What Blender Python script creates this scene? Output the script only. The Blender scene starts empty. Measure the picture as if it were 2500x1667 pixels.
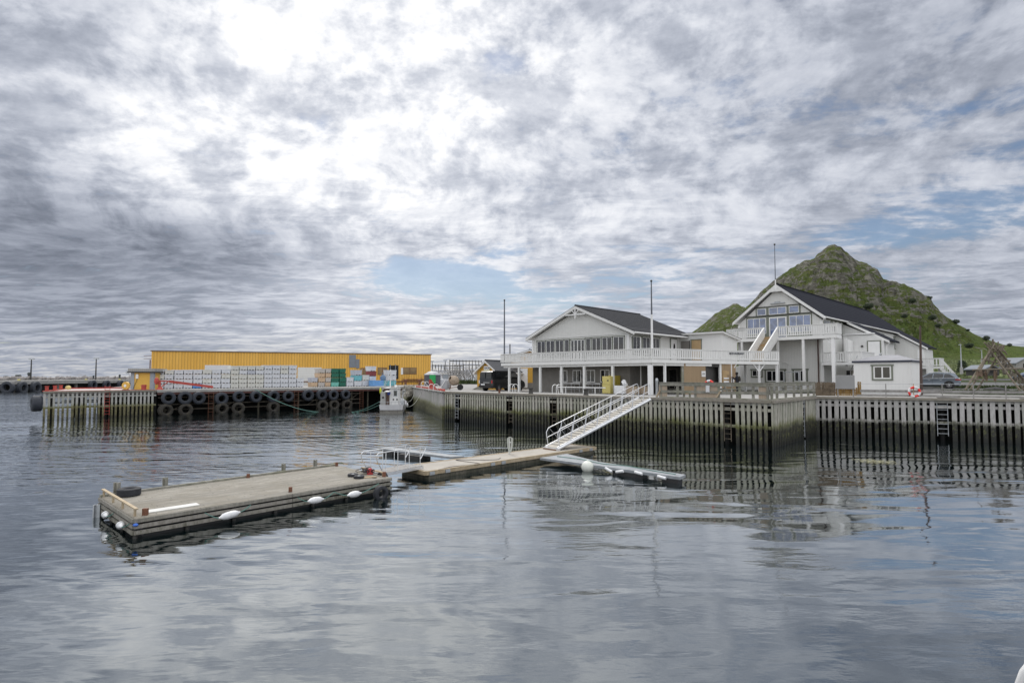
import bpy, bmesh, math, random
from math import sin, cos, tan, atan, atan2, radians, pi, hypot, sqrt, exp
from mathutils import Vector, Matrix, Euler, noise as mnoise
random.seed(7)
sc = bpy.context.scene
COL = sc.collection
# ------------------------------------------------------------------ camera
FPX = 1400.0                      # focal length in pixels of the 2500 px wide photograph
TP = 0.0475; PITCH = atan(TP); YC = 921 - FPX*TP
CAMH = 4.0; QZ = 2.67             # eye height and quay level above the water
cam_data = bpy.data.cameras.new('camera'); cam = bpy.data.objects.new('camera', cam_data); COL.objects.link(cam)
cam.location = (0, 0, CAMH); cam.rotation_euler = (pi/2 + PITCH, 0, 0)
cam_data.sensor_width = 36; cam_data.lens = 36*FPX/2500; cam_data.shift_y = (YC-833.5)/2500
cam_data.clip_start = .1; cam_data.clip_end = 9000
sc.camera = cam
sc.view_settings.view_transform = 'Standard'; sc.view_settings.look = 'None'
sc.view_settings.exposure = 0.18; sc.view_settings.gamma = 1
sc.cycles.use_denoising = True
try: sc.cycles.denoiser = 'OPENIMAGEDENOISE'
except Exception: pass
sc.cycles.max_bounces = 6; sc.cycles.glossy_bounces = 4; sc.cycles.caustics_reflective = False; sc.cycles.caustics_refractive = False
sc.cycles.sample_clamp_indirect = 4

def ray(x, y):
    cx = (x-1250)/FPX; cy = (YC-y)/FPX
    return (cx, cos(PITCH)-cy*sin(PITCH), sin(PITCH)+cy*cos(PITCH))
def G(x, y, z=QZ):                # where the sight line of a measured point meets the level z
    r = ray(x, y); t = (z-CAMH)/r[2]; return (r[0]*t, r[1]*t)
def atY(x, y, Y):
    r = ray(x, y); t = Y/r[1]; return (r[0]*t, Y, CAMH+r[2]*t)
class Fr:                         # a horizontal frame: origin and heading of a thing
    def __init__(s, o, deg): s.o = (o[0], o[1]); s.a = radians(deg); s.c = cos(s.a); s.s = sin(s.a)
    def loc(s, p): x = p[0]-s.o[0]; y = p[1]-s.o[1]; return (x*s.c+y*s.s, -x*s.s+y*s.c)
    def w(s, a, b): return (s.o[0]+a*s.c-b*s.s, s.o[1]+a*s.s+b*s.c)
    def py(s, x, y, b=0):
        r = ray(x, y); lo = s.loc((0, 0)); ld = (r[0]*s.c+r[1]*s.s, -r[0]*s.s+r[1]*s.c)
        t = (b-lo[1])/ld[1]; return (lo[0]+t*ld[0], CAMH+t*r[2])
    def px(s, x, y, a=0):
        r = ray(x, y); lo = s.loc((0, 0)); ld = (r[0]*s.c+r[1]*s.s, -r[0]*s.s+r[1]*s.c)
        t = (a-lo[0])/ld[0]; return (lo[1]+t*ld[1], CAMH+t*r[2])

# ------------------------------------------------------------------ node helper
class NT:
    def __init__(s, tree): s.t = tree; s.L = tree.links
    def n(s, typ, **kw):
        nd = s.t.nodes.new(typ)
        for k, v in kw.items(): setattr(nd, k, v)
        return nd
    def put(s, sock, v):
        if hasattr(v, 'is_output') or isinstance(v, bpy.types.NodeSocket): s.L.new(v, sock)
        elif v is not None:
            try: sock.default_value = v
            except Exception: sock.default_value = (*v, 1.0)
    def m(s, op, a, b=None, c=None, clamp=False):
        nd = s.n('ShaderNodeMath', operation=op, use_clamp=clamp)
        s.put(nd.inputs[0], a)
        if b is not None: s.put(nd.inputs[1], b)
        if c is not None: s.put(nd.inputs[2], c)
        return nd.outputs[0]
    def vm(s, op, a, b=None):
        nd = s.n('ShaderNodeVectorMath', operation=op); s.put(nd.inputs[0], a)
        if b is not None: s.put(nd.inputs[1], b)
        return nd.outputs['Value'] if op in ('DOT_PRODUCT', 'LENGTH') else nd.outputs[0]
    def sep(s, v): nd = s.n('ShaderNodeSeparateXYZ'); s.L.new(v, nd.inputs[0]); return nd.outputs
    def comb(s, x, y, z):
        nd = s.n('ShaderNodeCombineXYZ')
        for i, v in enumerate((x, y, z)): s.put(nd.inputs[i], v)
        return nd.outputs[0]
    def noise(s, vec, scale, detail=4, rough=.55, dist=0, dim='3D', typ=None):
        nd = s.n('ShaderNodeTexNoise', noise_dimensions=dim)
        if typ: nd.noise_type = typ
        if vec is not None: s.L.new(vec, nd.inputs['Vector'])
        nd.inputs['Scale'].default_value = scale; nd.inputs['Detail'].default_value = detail
        nd.inputs['Roughness'].default_value = rough; nd.inputs['Distortion'].default_value = dist
        return nd.outputs[0]
    def mapr(s, v, a, b, c=0, d=1, smooth=False):
        nd = s.n('ShaderNodeMapRange', clamp=True)
        if smooth: nd.interpolation_type = 'SMOOTHSTEP'
        s.put(nd.inputs[0], v)
        for i, q in enumerate((a, b, c, d)): s.put(nd.inputs[i+1], q)
        return nd.outputs[0]
    def mix(s, f, a, b, mode='MIX'):
        nd = s.n('ShaderNodeMix', data_type='RGBA', blend_type=mode)
        s.put(nd.inputs[0], f); s.put(nd.inputs[6], c4(a)); s.put(nd.inputs[7], c4(b)); return nd.outputs[2]
    def scale(s, v, k):
        nd = s.n('ShaderNodeMapping'); s.L.new(v, nd.inputs[0]); nd.inputs['Scale'].default_value = k; return nd.outputs[0]
def c4(a): return (*a, 1.0) if isinstance(a, (tuple, list)) and len(a) == 3 else a

# ------------------------------------------------------------------ sky and sun
SUN_AZ, SUN_EL = -17.0, 44.0       # degrees right of the camera's heading, above the horizon
world = bpy.data.worlds.new('World'); sc.world = world; world.use_nodes = True
wt = NT(world.node_tree); world.node_tree.nodes.clear()
def build_sky():
    geo = wt.n('ShaderNodeTexCoord').outputs['Generated']
    d = wt.vm('NORMALIZE', geo)
    x, y, z = wt.sep(d)
    sky = wt.n('ShaderNodeTexSky', sky_type='NISHITA'); sky.sun_disc = False
    sky.sun_elevation = radians(SUN_EL); sky.sun_rotation = radians(SUN_AZ)
    sky.air_density = 1.0; sky.dust_density = 1.0; sky.ozone_density = 2.0
    zz = wt.m('ADD', wt.m('MAXIMUM', z, 0.0), 0.075)
    px = wt.m('DIVIDE', x, zz); py = wt.m('DIVIDE', y, zz)
    p = wt.comb(px, py, 0.0)
    # a slow warp bends the cloud bands
    wnd = wt.n('ShaderNodeTexNoise'); wt.L.new(p, wnd.inputs['Vector']); wnd.inputs['Scale'].default_value = .45; wnd.inputs['Detail'].default_value = 3
    off = wt.vm('SCALE', wt.vm('SUBTRACT', wnd.outputs['Color'], (.5, .5, .5)))
    off.node.inputs['Scale'].default_value = 1.1
    q = wt.vm('ADD', p, off)
    rot = wt.n('ShaderNodeMapping'); wt.L.new(q, rot.inputs[0]); rot.inputs['Rotation'].default_value = (0, 0, radians(24)); rot.inputs['Scale'].default_value = (.62, 1.0, 1); rot.inputs['Location'].default_value = SKY_OFF
    q = rot.outputs[0]
    big = wt.noise(q, .55, 3, .5)
    med = wt.noise(q, 2.9, 10, .62)
    fin = wt.noise(q, 8.5, 7, .62)
    def blob(px_, py_, sig, amp, sx=1.0):
        r = Vector(ray(px_, py_)).normalized()
        # anisotropic lobe around a sky direction: az stretched by sx
        right = Vector((r.y, -r.x, 0)).normalized(); up = right.cross(r).normalized()
        if up.z < 0: up = -up
        a = wt.m('DIVIDE', wt.vm('DOT_PRODUCT', d, tuple(right)), sig*sx); b = wt.m('DIVIDE', wt.vm('DOT_PRODUCT', d, tuple(up)), sig)
        front = wt.m('GREATER_THAN', wt.vm('DOT_PRODUCT', d, tuple(r)), 0.0)
        e = wt.m('EXPONENT', wt.m('MULTIPLY', wt.m('ADD', wt.m('MULTIPLY', a, a), wt.m('MULTIPLY', b, b)), -1.0))
        return wt.m('MULTIPLY', wt.m('MULTIPLY', e, front), amp)
    def total(lst, base):
        s = base
        for t in lst: s = wt.m('ADD', s, blob(*t))
        return s
    # brightness of the cloud deck: light where the sun stands behind it, heavy on the left
    L = wt.m('MINIMUM', total(SKY_LIGHT, .565), .79)
    md = wt.mapr(wt.m('ADD', med, wt.m('MULTIPLY', wt.m('SUBTRACT', fin, .5), .45)), .36, .66, -.5, .5, True)
    tex = wt.m('ADD', wt.m('MULTIPLY', md, .66), wt.m('MULTIPLY', wt.m('SUBTRACT', fin, .5), .55))
    tex = wt.m('ADD', tex, wt.m('MULTIPLY', wt.m('SUBTRACT', big, .5), .6))
    # puffs keep their size higher up, where the deck is seen from below
    dw = wt.n('ShaderNodeMapping'); off2 = wt.vm('SCALE', wt.vm('SUBTRACT', wnd.outputs['Color'], (.5, .5, .5))); off2.node.inputs['Scale'].default_value = .22; wt.L.new(wt.vm('ADD', d, off2), dw.inputs[0]); dw.inputs['Rotation'].default_value = (0, radians(-14), 0); dw.inputs['Scale'].default_value = (1, 1, 1.7)
    puff = wt.noise(dw.outputs[0], 9.5, 9, .58); puff2 = wt.noise(dw.outputs[0], 24, 7, .6); puff3 = wt.noise(dw.outputs[0], 60, 4, .6)
    pz = wt.mapr(z, .06, .24, 0, 1, True)
    pm = wt.mapr(wt.m('ADD', puff, wt.m('MULTIPLY', wt.m('SUBTRACT', puff2, .5), .45)), .37, .62, -.5, .5, True)
    pt = wt.m('ADD', wt.m('MULTIPLY', pm, .50), wt.m('ADD', wt.m('MULTIPLY', wt.m('SUBTRACT', puff2, .5), .75), wt.m('MULTIPLY', wt.m('SUBTRACT', puff3, .5), .35)))
    tex = wt.m('ADD', wt.m('MULTIPLY', tex, wt.m('SUBTRACT', 1.0, wt.m('MULTIPLY', pz, .5))), wt.m('MULTIPLY', pt, pz))
    amp = wt.m('ADD', wt.m('MULTIPLY', L, .56), .06)
    L = wt.m('ADD', L, wt.m('MULTIPLY', wt.mapr(z, .54, .78, 0, 1, True), .9))  # unseen overhead sky lifted to brighten the water's reflections
    # unseen sky behind the camera, raised to light the facades
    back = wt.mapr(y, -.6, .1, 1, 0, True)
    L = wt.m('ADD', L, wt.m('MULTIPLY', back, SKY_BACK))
    lum = wt.m('ADD', L, wt.m('MULTIPLY', tex, amp))
    lum = wt.m('MINIMUM', wt.m('MAXIMUM', lum, .1), 1.6)
    tint = wt.mix(wt.mapr(lum, .2, .95), (.82, .915, 1.14), (1.0, 1.0, 1.01))
    warm = wt.m('MULTIPLY', wt.mapr(z, .0, .10, 1, 0, True), wt.mapr(lum, .4, .8))
    tint = wt.mix(wt.m('MULTIPLY', warm, wt.mapr(x, -.2, .35, 1, 0)), tint, (1.06, 1.0, .86))
    cl = wt.n('ShaderNodeVectorMath', operation='SCALE'); wt.L.new(tint, cl.inputs[0]); wt.put(cl.inputs['Scale'], wt.m('MULTIPLY', lum, 10.0))
    # gaps where the blue shows
    gapmask = total(SKY_GAPS, -.12)
    g = wt.m('ADD', gapmask, wt.m('ADD', wt.m('MULTIPLY', wt.m('SUBTRACT', .5, med), 1.5), wt.m('ADD', wt.m('MULTIPLY', wt.m('SUBTRACT', .5, fin), .8), wt.m('MULTIPLY', wt.m('SUBTRACT', .5, puff2), .8))))
    gap = wt.mapr(g, .05, .50, 0, .82, True)
    blue = wt.n('ShaderNodeVectorMath', operation='MULTIPLY'); wt.L.new(sky.outputs[0], blue.inputs[0]); blue.inputs[1].default_value = SKY_BLUE
    col = wt.mix(wt.m('MAXIMUM', gap, wt.m('MULTIPLY', back, .35)), cl.outputs[0], blue.outputs[0])  # sky behind the camera tinted blue for the window reflections
    # below the horizon: dim
    col = wt.mix(wt.mapr(z, -.05, -.01, 1, 0), col, (1.5, 1.7, 1.9))
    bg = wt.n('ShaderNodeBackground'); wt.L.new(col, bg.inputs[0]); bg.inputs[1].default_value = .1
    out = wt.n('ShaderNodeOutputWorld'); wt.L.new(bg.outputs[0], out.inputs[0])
SKY_OFF = (3.1, 1.7, 0)
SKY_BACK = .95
SKY_BLUE = (.62, .66, .70)
# (x, y in the photograph, angular size, amount, horizontal stretch)
SKY_LIGHT = [(800, 290, .18, .16, 1.3), (1000, 60, .20, .22, 1.4), (620, 110, .10, .15, 1.3), (850, 425, .06, .30, 1.6), (1250, 450, .30, .08, 1.5), (300, 320, .06, .22, 2.2), (450, 480, .06, .16, 2.0),
             (150, 570, .11, -.185, 2.6), (500, 585, .05, -.16, 2.2), (60, 130, .25, -.09, 1.2), (60, 780, .12, -.14, 3), (2100, 250, .40, -.08, 1.5), (2400, 780, .15, -.10, 2), (2350, 60, .20, -.08, 1.2), (900, 790, .06, .12, 3)]
SKY_GAPS = [(1080, 680, .035, 1.0, 4.0), (1330, 740, .03, .5, 3.0), (1250, 610, .02, .35, 3), (2200, 555, .035, .5, 4.0), (2450, 480, .05, .25, 2), (2250, 690, .03, .22, 3), (1220, 160, .022, .5, 2.2), (1600, 660, .05, .35, 2.5),
            (780, 310, .02, .35, 2), (1850, 250, .09, .2, 3), (2480, 350, .08, .25, 1.5)]
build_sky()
sun_d = bpy.data.lights.new('sun', 'SUN'); sun = bpy.data.objects.new('sun', sun_d); COL.objects.link(sun)
sun_d.energy = 1.2; sun_d.angle = radians(14); sun_d.color = (1, .95, .88)
_sd = Vector((sin(radians(SUN_AZ))*cos(radians(SUN_EL)), cos(radians(SUN_AZ))*cos(radians(SUN_EL)), sin(radians(SUN_EL))))
sun.rotation_euler = (-_sd).to_track_quat('-Z', 'Y').to_euler()

# ------------------------------------------------------------------ materials
def new_mat(name):
    m = bpy.data.materials.new(name); m.use_nodes = True; t = NT(m.node_tree); m.node_tree.nodes.clear()
    b = t.n('ShaderNodeBsdfPrincipled'); o = t.n('ShaderNodeOutputMaterial'); t.L.new(b.outputs[0], o.inputs[0]); return m, t, b
def bump(t, b, h, strength=.3, dist=.02):
    nd = t.n('ShaderNodeBump'); t.L.new(h, nd.inputs['Height']); nd.inputs['Strength'].default_value = strength; nd.inputs['Distance'].default_value = dist
    t.L.new(nd.outputs[0], b.inputs['Normal'])
def plain(name, c, rough=.6, var=.12, sc_=3.0, metal=0, bmp=.15, dirt=None, dirt_amt=.5):
    m, t, b = new_mat(name)
    co = t.n('ShaderNodeTexCoord').outputs['Object']
    nz = t.noise(co, sc_, 6, .6)
    col = t.mix(t.mapr(nz, .3, .7), tuple(v*(1-var) for v in c), tuple(min(1, v*(1+var)) for v in c))
    if dirt:
        st = t.noise(t.scale(co, (1, 1, .25)), sc_*1.7, 6, .65)
        col = t.mix(t.mapr(st, .52, .72, 0, dirt_amt), col, dirt)
    t.L.new(col, b.inputs['Base Color']); b.inputs['Roughness'].default_value = rough; b.inputs['Metallic'].default_value = metal
    if bmp: bump(t, b, t.noise(co, sc_*6, 4), bmp, .01)
    return m
def boards(name, c, pitch=.12, rough=.6, groove=.55, dirt=(.3, .3, .27), dirt_amt=.25, axis='xy', gw=.12, var=.07):
    """painted or raw boarding: grooves every `pitch` metres"""
    m, t, b = new_mat(name)
    co = t.n('ShaderNodeTexCoord').outputs['Object']; x, y, z = t.sep(co)
    u = {'xy': lambda: t.m('ADD', x, y), 'z': lambda: z, 'x': lambda: x, 'y': lambda: y}[axis]()
    k = t.m('DIVIDE', u, pitch); fr = t.m('FRACT', k); cell = t.m('FLOOR', k)
    g = t.m('LESS_THAN', t.m('ABSOLUTE', t.m('SUBTRACT', fr, .5)), gw*.5)
    wn = t.n('ShaderNodeTexWhiteNoise', noise_dimensions='1D'); t.L.new(cell, wn.inputs['W'])
    nz = t.noise(t.scale(co, (1, 1, .3) if axis != 'z' else (.3, .3, 1)), 2.2, 7, .6)
    v = t.m('ADD', t.m('MULTIPLY', wn.outputs[0], .5), t.m('MULTIPLY', nz, .5))
    col = t.mix(v, tuple(q*(1-var) for q in c), tuple(min(1, q*(1+var)) for q in c))
    col = t.mix(t.mapr(t.noise(t.scale(co, (1, 1, .15)), 5, 6, .65), .5, .75, 0, dirt_amt), col, dirt)
    col = t.mix(t.m('MULTIPLY', g, groove), col, tuple(q*.25 for q in c))
    t.L.new(col, b.inputs['Base Color']); b.inputs['Roughness'].default_value = rough
    bump(t, b, t.m('ADD', t.m('MULTIPLY', g, -1.0), t.m('MULTIPLY', t.noise(co, 30, 3), .15)), .35, .01)
    return m
def worn_wood(name, c, dark, moss=None, grain=(1, 1, 6), moss_amt=.4):
    m, t, b = new_mat(name)
    co = t.n('ShaderNodeTexCoord').outputs['Object']
    gr = t.noise(t.scale(co, grain), 3.0, 8, .7)
    col = t.mix(t.mapr(gr, .35, .68), dark, c)
    if moss: col = t.mix(t.mapr(t.noise(co, 1.6, 7, .65), .48, .66, 0, moss_amt), col, moss)
    t.L.new(col, b.inputs['Base Color']); b.inputs['Roughness'].default_value = .85
    bump(t, b, gr, .4, .01); return m
def tide(name, top, top2, band, low, wet, z1=1.55, z2=1.15, zw=.45, pitch=None):
    """timber or concrete that stands in the sea: bleached above, algae at the tide mark, weed below"""
    m, t, b = new_mat(name)
    po = t.n('ShaderNodeNewGeometry').outputs['Position']; x, y, z = t.sep(po)
    oi = t.n('ShaderNodeObjectInfo').outputs['Random']
    nz = t.noise(po, 1.3, 6, .65); nf = t.noise(t.scale(po, (1, 1, .35)), 9, 6, .7); nb = t.noise(po, .22, 3)
    zz = t.m('ADD', z, t.m('ADD', t.m('MULTIPLY', t.m('SUBTRACT', nz, .5), .5), t.m('MULTIPLY', t.m('SUBTRACT', nb, .5), .7)))
    zz = t.m('ADD', zz, t.m('MULTIPLY', t.m('SUBTRACT', nf, .5), .6))
    col = t.mix(t.mapr(nf, .3, .7), top2, top)
    hue = t.mix(oi, (.84, .86, .82), (1.12, 1.1, 1.12))
    col = t.mix(1.0, col, hue, 'MULTIPLY')
    lowc = t.mix(t.mapr(t.noise(po, 4.5, 8, .7), .44, .60), low, wet)
    lowc = t.mix(t.mapr(t.noise(po, 6, 7, .75), .52, .64, 0, .9), lowc, band)
    # a dark wet band just under the algae
    bandm = t.mapr(t.noise(po, .5, 5, .6), .35, .62, .35, 1.0)
    col = t.mix(t.m('MULTIPLY', t.mapr(zz, z1+.05, z1-.35), bandm), col, band)
    col = t.mix(t.mapr(zz, z2+.15, z2-.2), col, low)
    col = t.mix(t.mapr(zz, z2-.1, z2-.4), col, lowc)
    col = t.mix(t.mapr(zz, zw+.25, zw-.35), col, wet)
    t.L.new(col, b.inputs['Base Color'])
    t.L.new(t.mapr(zz, z2, z2-.4, .85, .6), b.inputs['Roughness'])
    bump(t, b, t.m('ADD', nf, nz), .5, .03); return m
def glass(name, c=(.02, .024, .03), rough=.03, spec=1.0, curtains=0):
    m, t, b = new_mat(name)
    co = t.n('ShaderNodeTexCoord').outputs['Object']
    col = t.mix(t.mapr(t.noise(co, 1.4, 3), .45, .6), c, tuple(v*1.8 for v in c))
    t.L.new(col, b.inputs['Base Color']); b.inputs['Roughness'].default_value = rough; b.inputs['IOR'].default_value = 1.9
    b.inputs['Specular IOR Level'].default_value = spec
    bump(t, b, t.noise(co, .8, 2), .04, .02); return m
def metal(name, c=(.55, .56, .58), rough=.4, m_=.85):
    return plain(name, c, rough, .1, 4, m_, .05)
WHITE = (.70, .70, .68)
M = {}
M['siding'] = boards('white siding', WHITE, .14, .6, .22, (.45, .45, .41), .18, var=.03)
M['siding_fine'] = boards('white fine siding', (.74, .74, .73), .09, .6, .18, (.48, .48, .45), .12, var=.03)
M['white'] = plain('white paint', (.74, .74, .73), .5, .05, 2, 0, .05, (.45, .46, .42), .22)
M['white_clean'] = plain('clean white', (.80, .80, .80), .4, .03, 2, 0, .03)
M['greenframe'] = plain('grey green trim', (.16, .175, .14), .5, .1)
M['glass'] = glass('window glass', (.02, .022, .03), .05, .38)
M['glass_dark'] = glass('dark window glass', (.008, .009, .01), .06, .3)
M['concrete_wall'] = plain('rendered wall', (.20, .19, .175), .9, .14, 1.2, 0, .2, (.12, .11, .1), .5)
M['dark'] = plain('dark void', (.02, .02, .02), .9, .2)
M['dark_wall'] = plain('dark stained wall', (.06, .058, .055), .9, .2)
M['wood_tan'] = boards('tan boarding', (.33, .235, .14), .13, .7, .6, (.2, .13, .07), .45)
M['wood_pale'] = boards('pale boarding', (.42, .34, .26), .1, .75, .5, (.25, .19, .13), .4)
M['plywood'] = plain('plywood', (.42, .29, .15), .6, .12, 2)
M['weathered'] = worn_wood('weathered timber', (.34, .33, .29), (.17, .165, .14), (.20, .22, .11), (1, 1, 1))
M['weathered_grey'] = worn_wood('grey timber', (.38, .37, .36), (.22, .21, .2), None, (1, 1, 1))
M['pole_wood'] = worn_wood('pole timber', (.25, .21, .16), (.09, .075, .055), (.1, .1, .07), (1, 1, .3))
M['alu'] = metal('aluminium', (.72, .73, .75), .35, .7)
M['steel'] = metal('galvanised steel', (.42, .44, .46), .5, .6)
M['rust'] = plain('rusty steel', (.17, .075, .045), .85, .3, 6, 0, .3)
M['redsteel'] = plain('red painted steel', (.42, .06, .045), .6, .2, 4, 0, .15, (.2, .07, .05), .5)
M['rubber'] = plain('tyre rubber', (.022, .024, .03), .75, .3, 5, 0, .3, (.05, .055, .06), .5)
M['rubber_weed'] = plain('weedy rubber', (.035, .032, .028), .85, .4, 5, 0, .5, (.12, .10, .06), .8)
M['black'] = plain('black plastic', (.012, .012, .013), .5, .2)
M['fender_white'] = plain('fender vinyl', (.74, .75, .77), .4, .06, 5, 0, .08, (.4, .41, .36), .5)
M['buoy_white'] = plain('buoy vinyl', (.72, .74, .68), .4, .05, 3, 0, .05, (.5, .52, .4), .4)
M['buoy_red'] = plain('red buoy vinyl', (.75, .03, .02), .4, .05)
M['rope'] = plain('green rope', (.10, .22, .19), .8, .25, 30, 0, .2)
M['rope_pale'] = plain('pale rope', (.4, .42, .38), .8, .2, 30)
M['rope_dark'] = plain('dark rope', (.07, .06, .06), .8, .2, 30)
M['blue'] = plain('blue plastic', (.05, .16, .6), .45, .1)
# ------------------------------------------------------------------ mesh builder
class MB:
    def __init__(s): s.v = []; s.f = []; s.mi = []; s.cur = 0; s.uv = False
    def add(s, vs, fs):
        o = len(s.v); s.v += [tuple(v) for v in vs]
        for f in fs: s.f.append(tuple(i+o for i in f)); s.mi.append(s.cur)
        return s
    def box(s, x0, x1, y0, y1, z0, z1):
        v = [(x0, y0, z0), (x1, y0, z0), (x1, y1, z0), (x0, y1, z0), (x0, y0, z1), (x1, y0, z1), (x1, y1, z1), (x0, y1, z1)]
        return s.add(v, [(0, 3, 2, 1), (4, 5, 6, 7), (0, 1, 5, 4), (1, 2, 6, 5), (2, 3, 7, 6), (3, 0, 4, 7)])
    def bar(s, p, q, w, h, up=(0, 0, 1)):
        p = Vector(p); q = Vector(q); d = (q-p).normalized(); up = Vector(up)
        if abs(d.dot(up)) > .98: up = Vector((0, 1, 0))
        r = d.cross(up).normalized(); u = r.cross(d).normalized(); r *= w/2; u *= h/2
        v = [p-r-u, p+r-u, p+r+u, p-r+u, q-r-u, q+r-u, q+r+u, q-r+u]
        return s.add(v, [(0, 1, 2, 3), (7, 6, 5, 4), (0, 4, 5, 1), (1, 5, 6, 2), (2, 6, 7, 3), (3, 7, 4, 0)])
    def tube(s, pts, r, n=8, closed=False, radii=None):
        pts = [Vector(p) for p in pts]; N = len(pts); vs = []; fs = []
        prev = None
        for i, p in enumerate(pts):
            a = pts[(i-1) % N] if (closed or i > 0) else p; b = pts[(i+1) % N] if (closed or i < N-1) else p
            t = (b-a).normalized()
            if prev is None:
                ref = Vector((0, 0, 1)) if abs(t.z) < .9 else Vector((1, 0, 0)); x = t.cross(ref).normalized()
            else: x = (prev-t*prev.dot(t)).normalized()
            prev = x; y = t.cross(x); rr = radii[i] if radii else r
            for k in range(n): a_ = 2*pi*k/n; vs.append(p+x*cos(a_)*rr+y*sin(a_)*rr)
        for i in range(N if closed else N-1):
            j = (i+1) % N
            for k in range(n): fs.append((i*n+k, i*n+(k+1) % n, j*n+(k+1) % n, j*n+k))
        if not closed: fs.append(tuple(range(n))[::-1]); fs.append(tuple(range((N-1)*n, N*n)))
        return s.add(vs, fs)
    def ext(s, poly, vec):
        n = len(poly); vec = Vector(vec); v = [Vector(p) for p in poly]; v += [p+vec for p in v[:n]]
        f = [tuple(range(n))[::-1], tuple(range(n, 2*n))]+[(i, (i+1) % n, n+(i+1) % n, n+i) for i in range(n)]
        return s.add(v, f)
    def ell(s, c, rx, ry, rz, nu=16, nv=10, rot=None):
        vs = []; fs = []
        for j in range(nv+1):
            th = pi*j/nv
            for i in range(nu):
                ph = 2*pi*i/nu; v = Vector((rx*sin(th)*cos(ph), ry*sin(th)*sin(ph), rz*cos(th)))
                if rot: v = rot @ v
                vs.append(v+Vector(c))
        for j in range(nv):
            for i in range(nu): fs.append((j*nu+i, (j+1)*nu+i, (j+1)*nu+(i+1) % nu, j*nu+(i+1) % nu))
        return s.add(vs, fs)
    def lathe(s, prof, c=(0, 0, 0), axis=(0, 0, 1), n=20):
        q = Vector((0, 0, 1)).rotation_difference(Vector(axis)).to_matrix(); c = Vector(c); vs = []; fs = []
        for r, z in prof:
            for i in range(n): a = 2*pi*i/n; vs.append(q @ Vector((r*cos(a), r*sin(a), z))+c)
        for j in range(len(prof)-1):
            for i in range(n): fs.append((j*n+i, j*n+(i+1) % n, (j+1)*n+(i+1) % n, (j+1)*n+i))
        return s.add(vs, fs)
    def torus(s, c, R, r, axis=(0, 0, 1), nu=24, nv=8, sq=1.0, arc=(0, 2*pi)):
        q = Vector((0, 0, 1)).rotation_difference(Vector(axis)).to_matrix(); c = Vector(c); vs = []; fs = []
        full = abs(arc[1]-arc[0]-2*pi) < 1e-6; N = nu if full else nu+1
        for i in range(N):
            a = arc[0]+(arc[1]-arc[0])*i/nu
            for k in range(nv): b = 2*pi*k/nv; rr = R+r*cos(b); vs.append(q @ Vector((rr*cos(a), rr*sin(a), r*sq*sin(b)))+c)
        for i in range(nu if full else nu):
            j = (i+1) % N
            for k in range(nv): fs.append((i*nv+k, j*nv+k, j*nv+(k+1) % nv, i*nv+(k+1) % nv))
        return s.add(vs, fs)
    def sheet(s, pts, z):
        return s.add([(p[0], p[1], z) for p in pts], [tuple(range(len(pts)))])
    def build(s, name, mats, parent=None, world=False, smooth=False, origin=None, bevel=0):
        me = bpy.data.meshes.new(name)
        vs = s.v
        if world and parent is not None:
            inv = Matrix(parent['_mw']).inverted() if False else MW[parent.name].inverted(); vs = [inv @ Vector(v) for v in vs]
        if origin is not None: vs = [(v[0]-origin[0], v[1]-origin[1], v[2]-origin[2]) for v in vs]
        me.from_pydata([tuple(v) for v in vs], [], s.f)
        mats = mats if isinstance(mats, (list, tuple)) else [mats]
        for m in mats: me.materials.append(M[m] if isinstance(m, str) else m)
        if len(mats) > 1: me.polygons.foreach_set('material_index', s.mi)
        bm = bmesh.new(); bm.from_mesh(me); bmesh.ops.recalc_face_normals(bm, faces=bm.faces); bm.to_mesh(me); bm.free()
        if smooth:
            me.polygons.foreach_set('use_smooth', [True]*len(me.polygons))
            try: me.set_sharp_from_angle(angle=radians(40))
            except Exception: pass
        me.update()
        o = bpy.data.objects.new(name, me); COL.objects.link(o)
        if parent is not None: o.parent = parent
        if origin is not None: o.location = origin
        if bevel:
            b = o.modifiers.new('bevel', 'BEVEL'); b.width = bevel; b.segments = 2; b.limit_method = 'ANGLE'
        MW[o.name] = (MW.get(parent.name, Matrix()) if parent is not None else Matrix()) @ Matrix.Translation(origin or (0, 0, 0))
        return o
MW = {}
def tag(o, label=None, cat=None, group=None, kind=None):
    if label: o['label'] = label
    if cat: o['category'] = cat
    if group: o['group'] = group
    if kind: o['kind'] = kind
    return o
def thing(name, label, cat, loc=(0, 0, 0), rot=0, group=None):
    o = bpy.data.objects.new(name, None); COL.objects.link(o); o.empty_display_size = .3
    o.location = loc; o.rotation_euler = (0, 0, rot)
    MW[o.name] = Matrix.Translation(loc) @ Matrix.Rotation(rot, 4, 'Z')
    return tag(o, label, cat, group)
def place(fr, name, label, cat, z=0, group=None):
    return thing(name, label, cat, (fr.o[0], fr.o[1], z), fr.a, group)
def top(name, mb, mats, label, cat, origin=(0, 0, 0), group=None, kind=None, smooth=False, bevel=0):
    o = mb.build(name, mats, None, smooth=smooth, bevel=bevel); o.location = origin; return tag(o, label, cat, group, kind)
def struct(name, mb, mats, label=None, kind='structure', smooth=False):
    return tag(mb.build(name, mats, smooth=smooth), label, None, None, kind)
def copy_tree(o, loc=None, rot=None, label=None, parent=None):
    c = o.copy(); COL.objects.link(c)
    if parent is not None: c.parent = parent
    if loc is not None: c.location = loc
    if rot is not None: c.rotation_euler = rot
    if label: c['label'] = label
    for ch in list(o.children): copy_tree(ch, parent=c)
    return c
def ordinal(n):
    return ['first', 'second', 'third', 'fourth', 'fifth', 'sixth', 'seventh', 'eighth', 'ninth', 'tenth', 'eleventh', 'twelfth', 'thirteenth', 'fourteenth', 'fifteenth', 'sixteenth', 'seventeenth', 'eighteenth', 'nineteenth', 'twentieth'][n-1]
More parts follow.
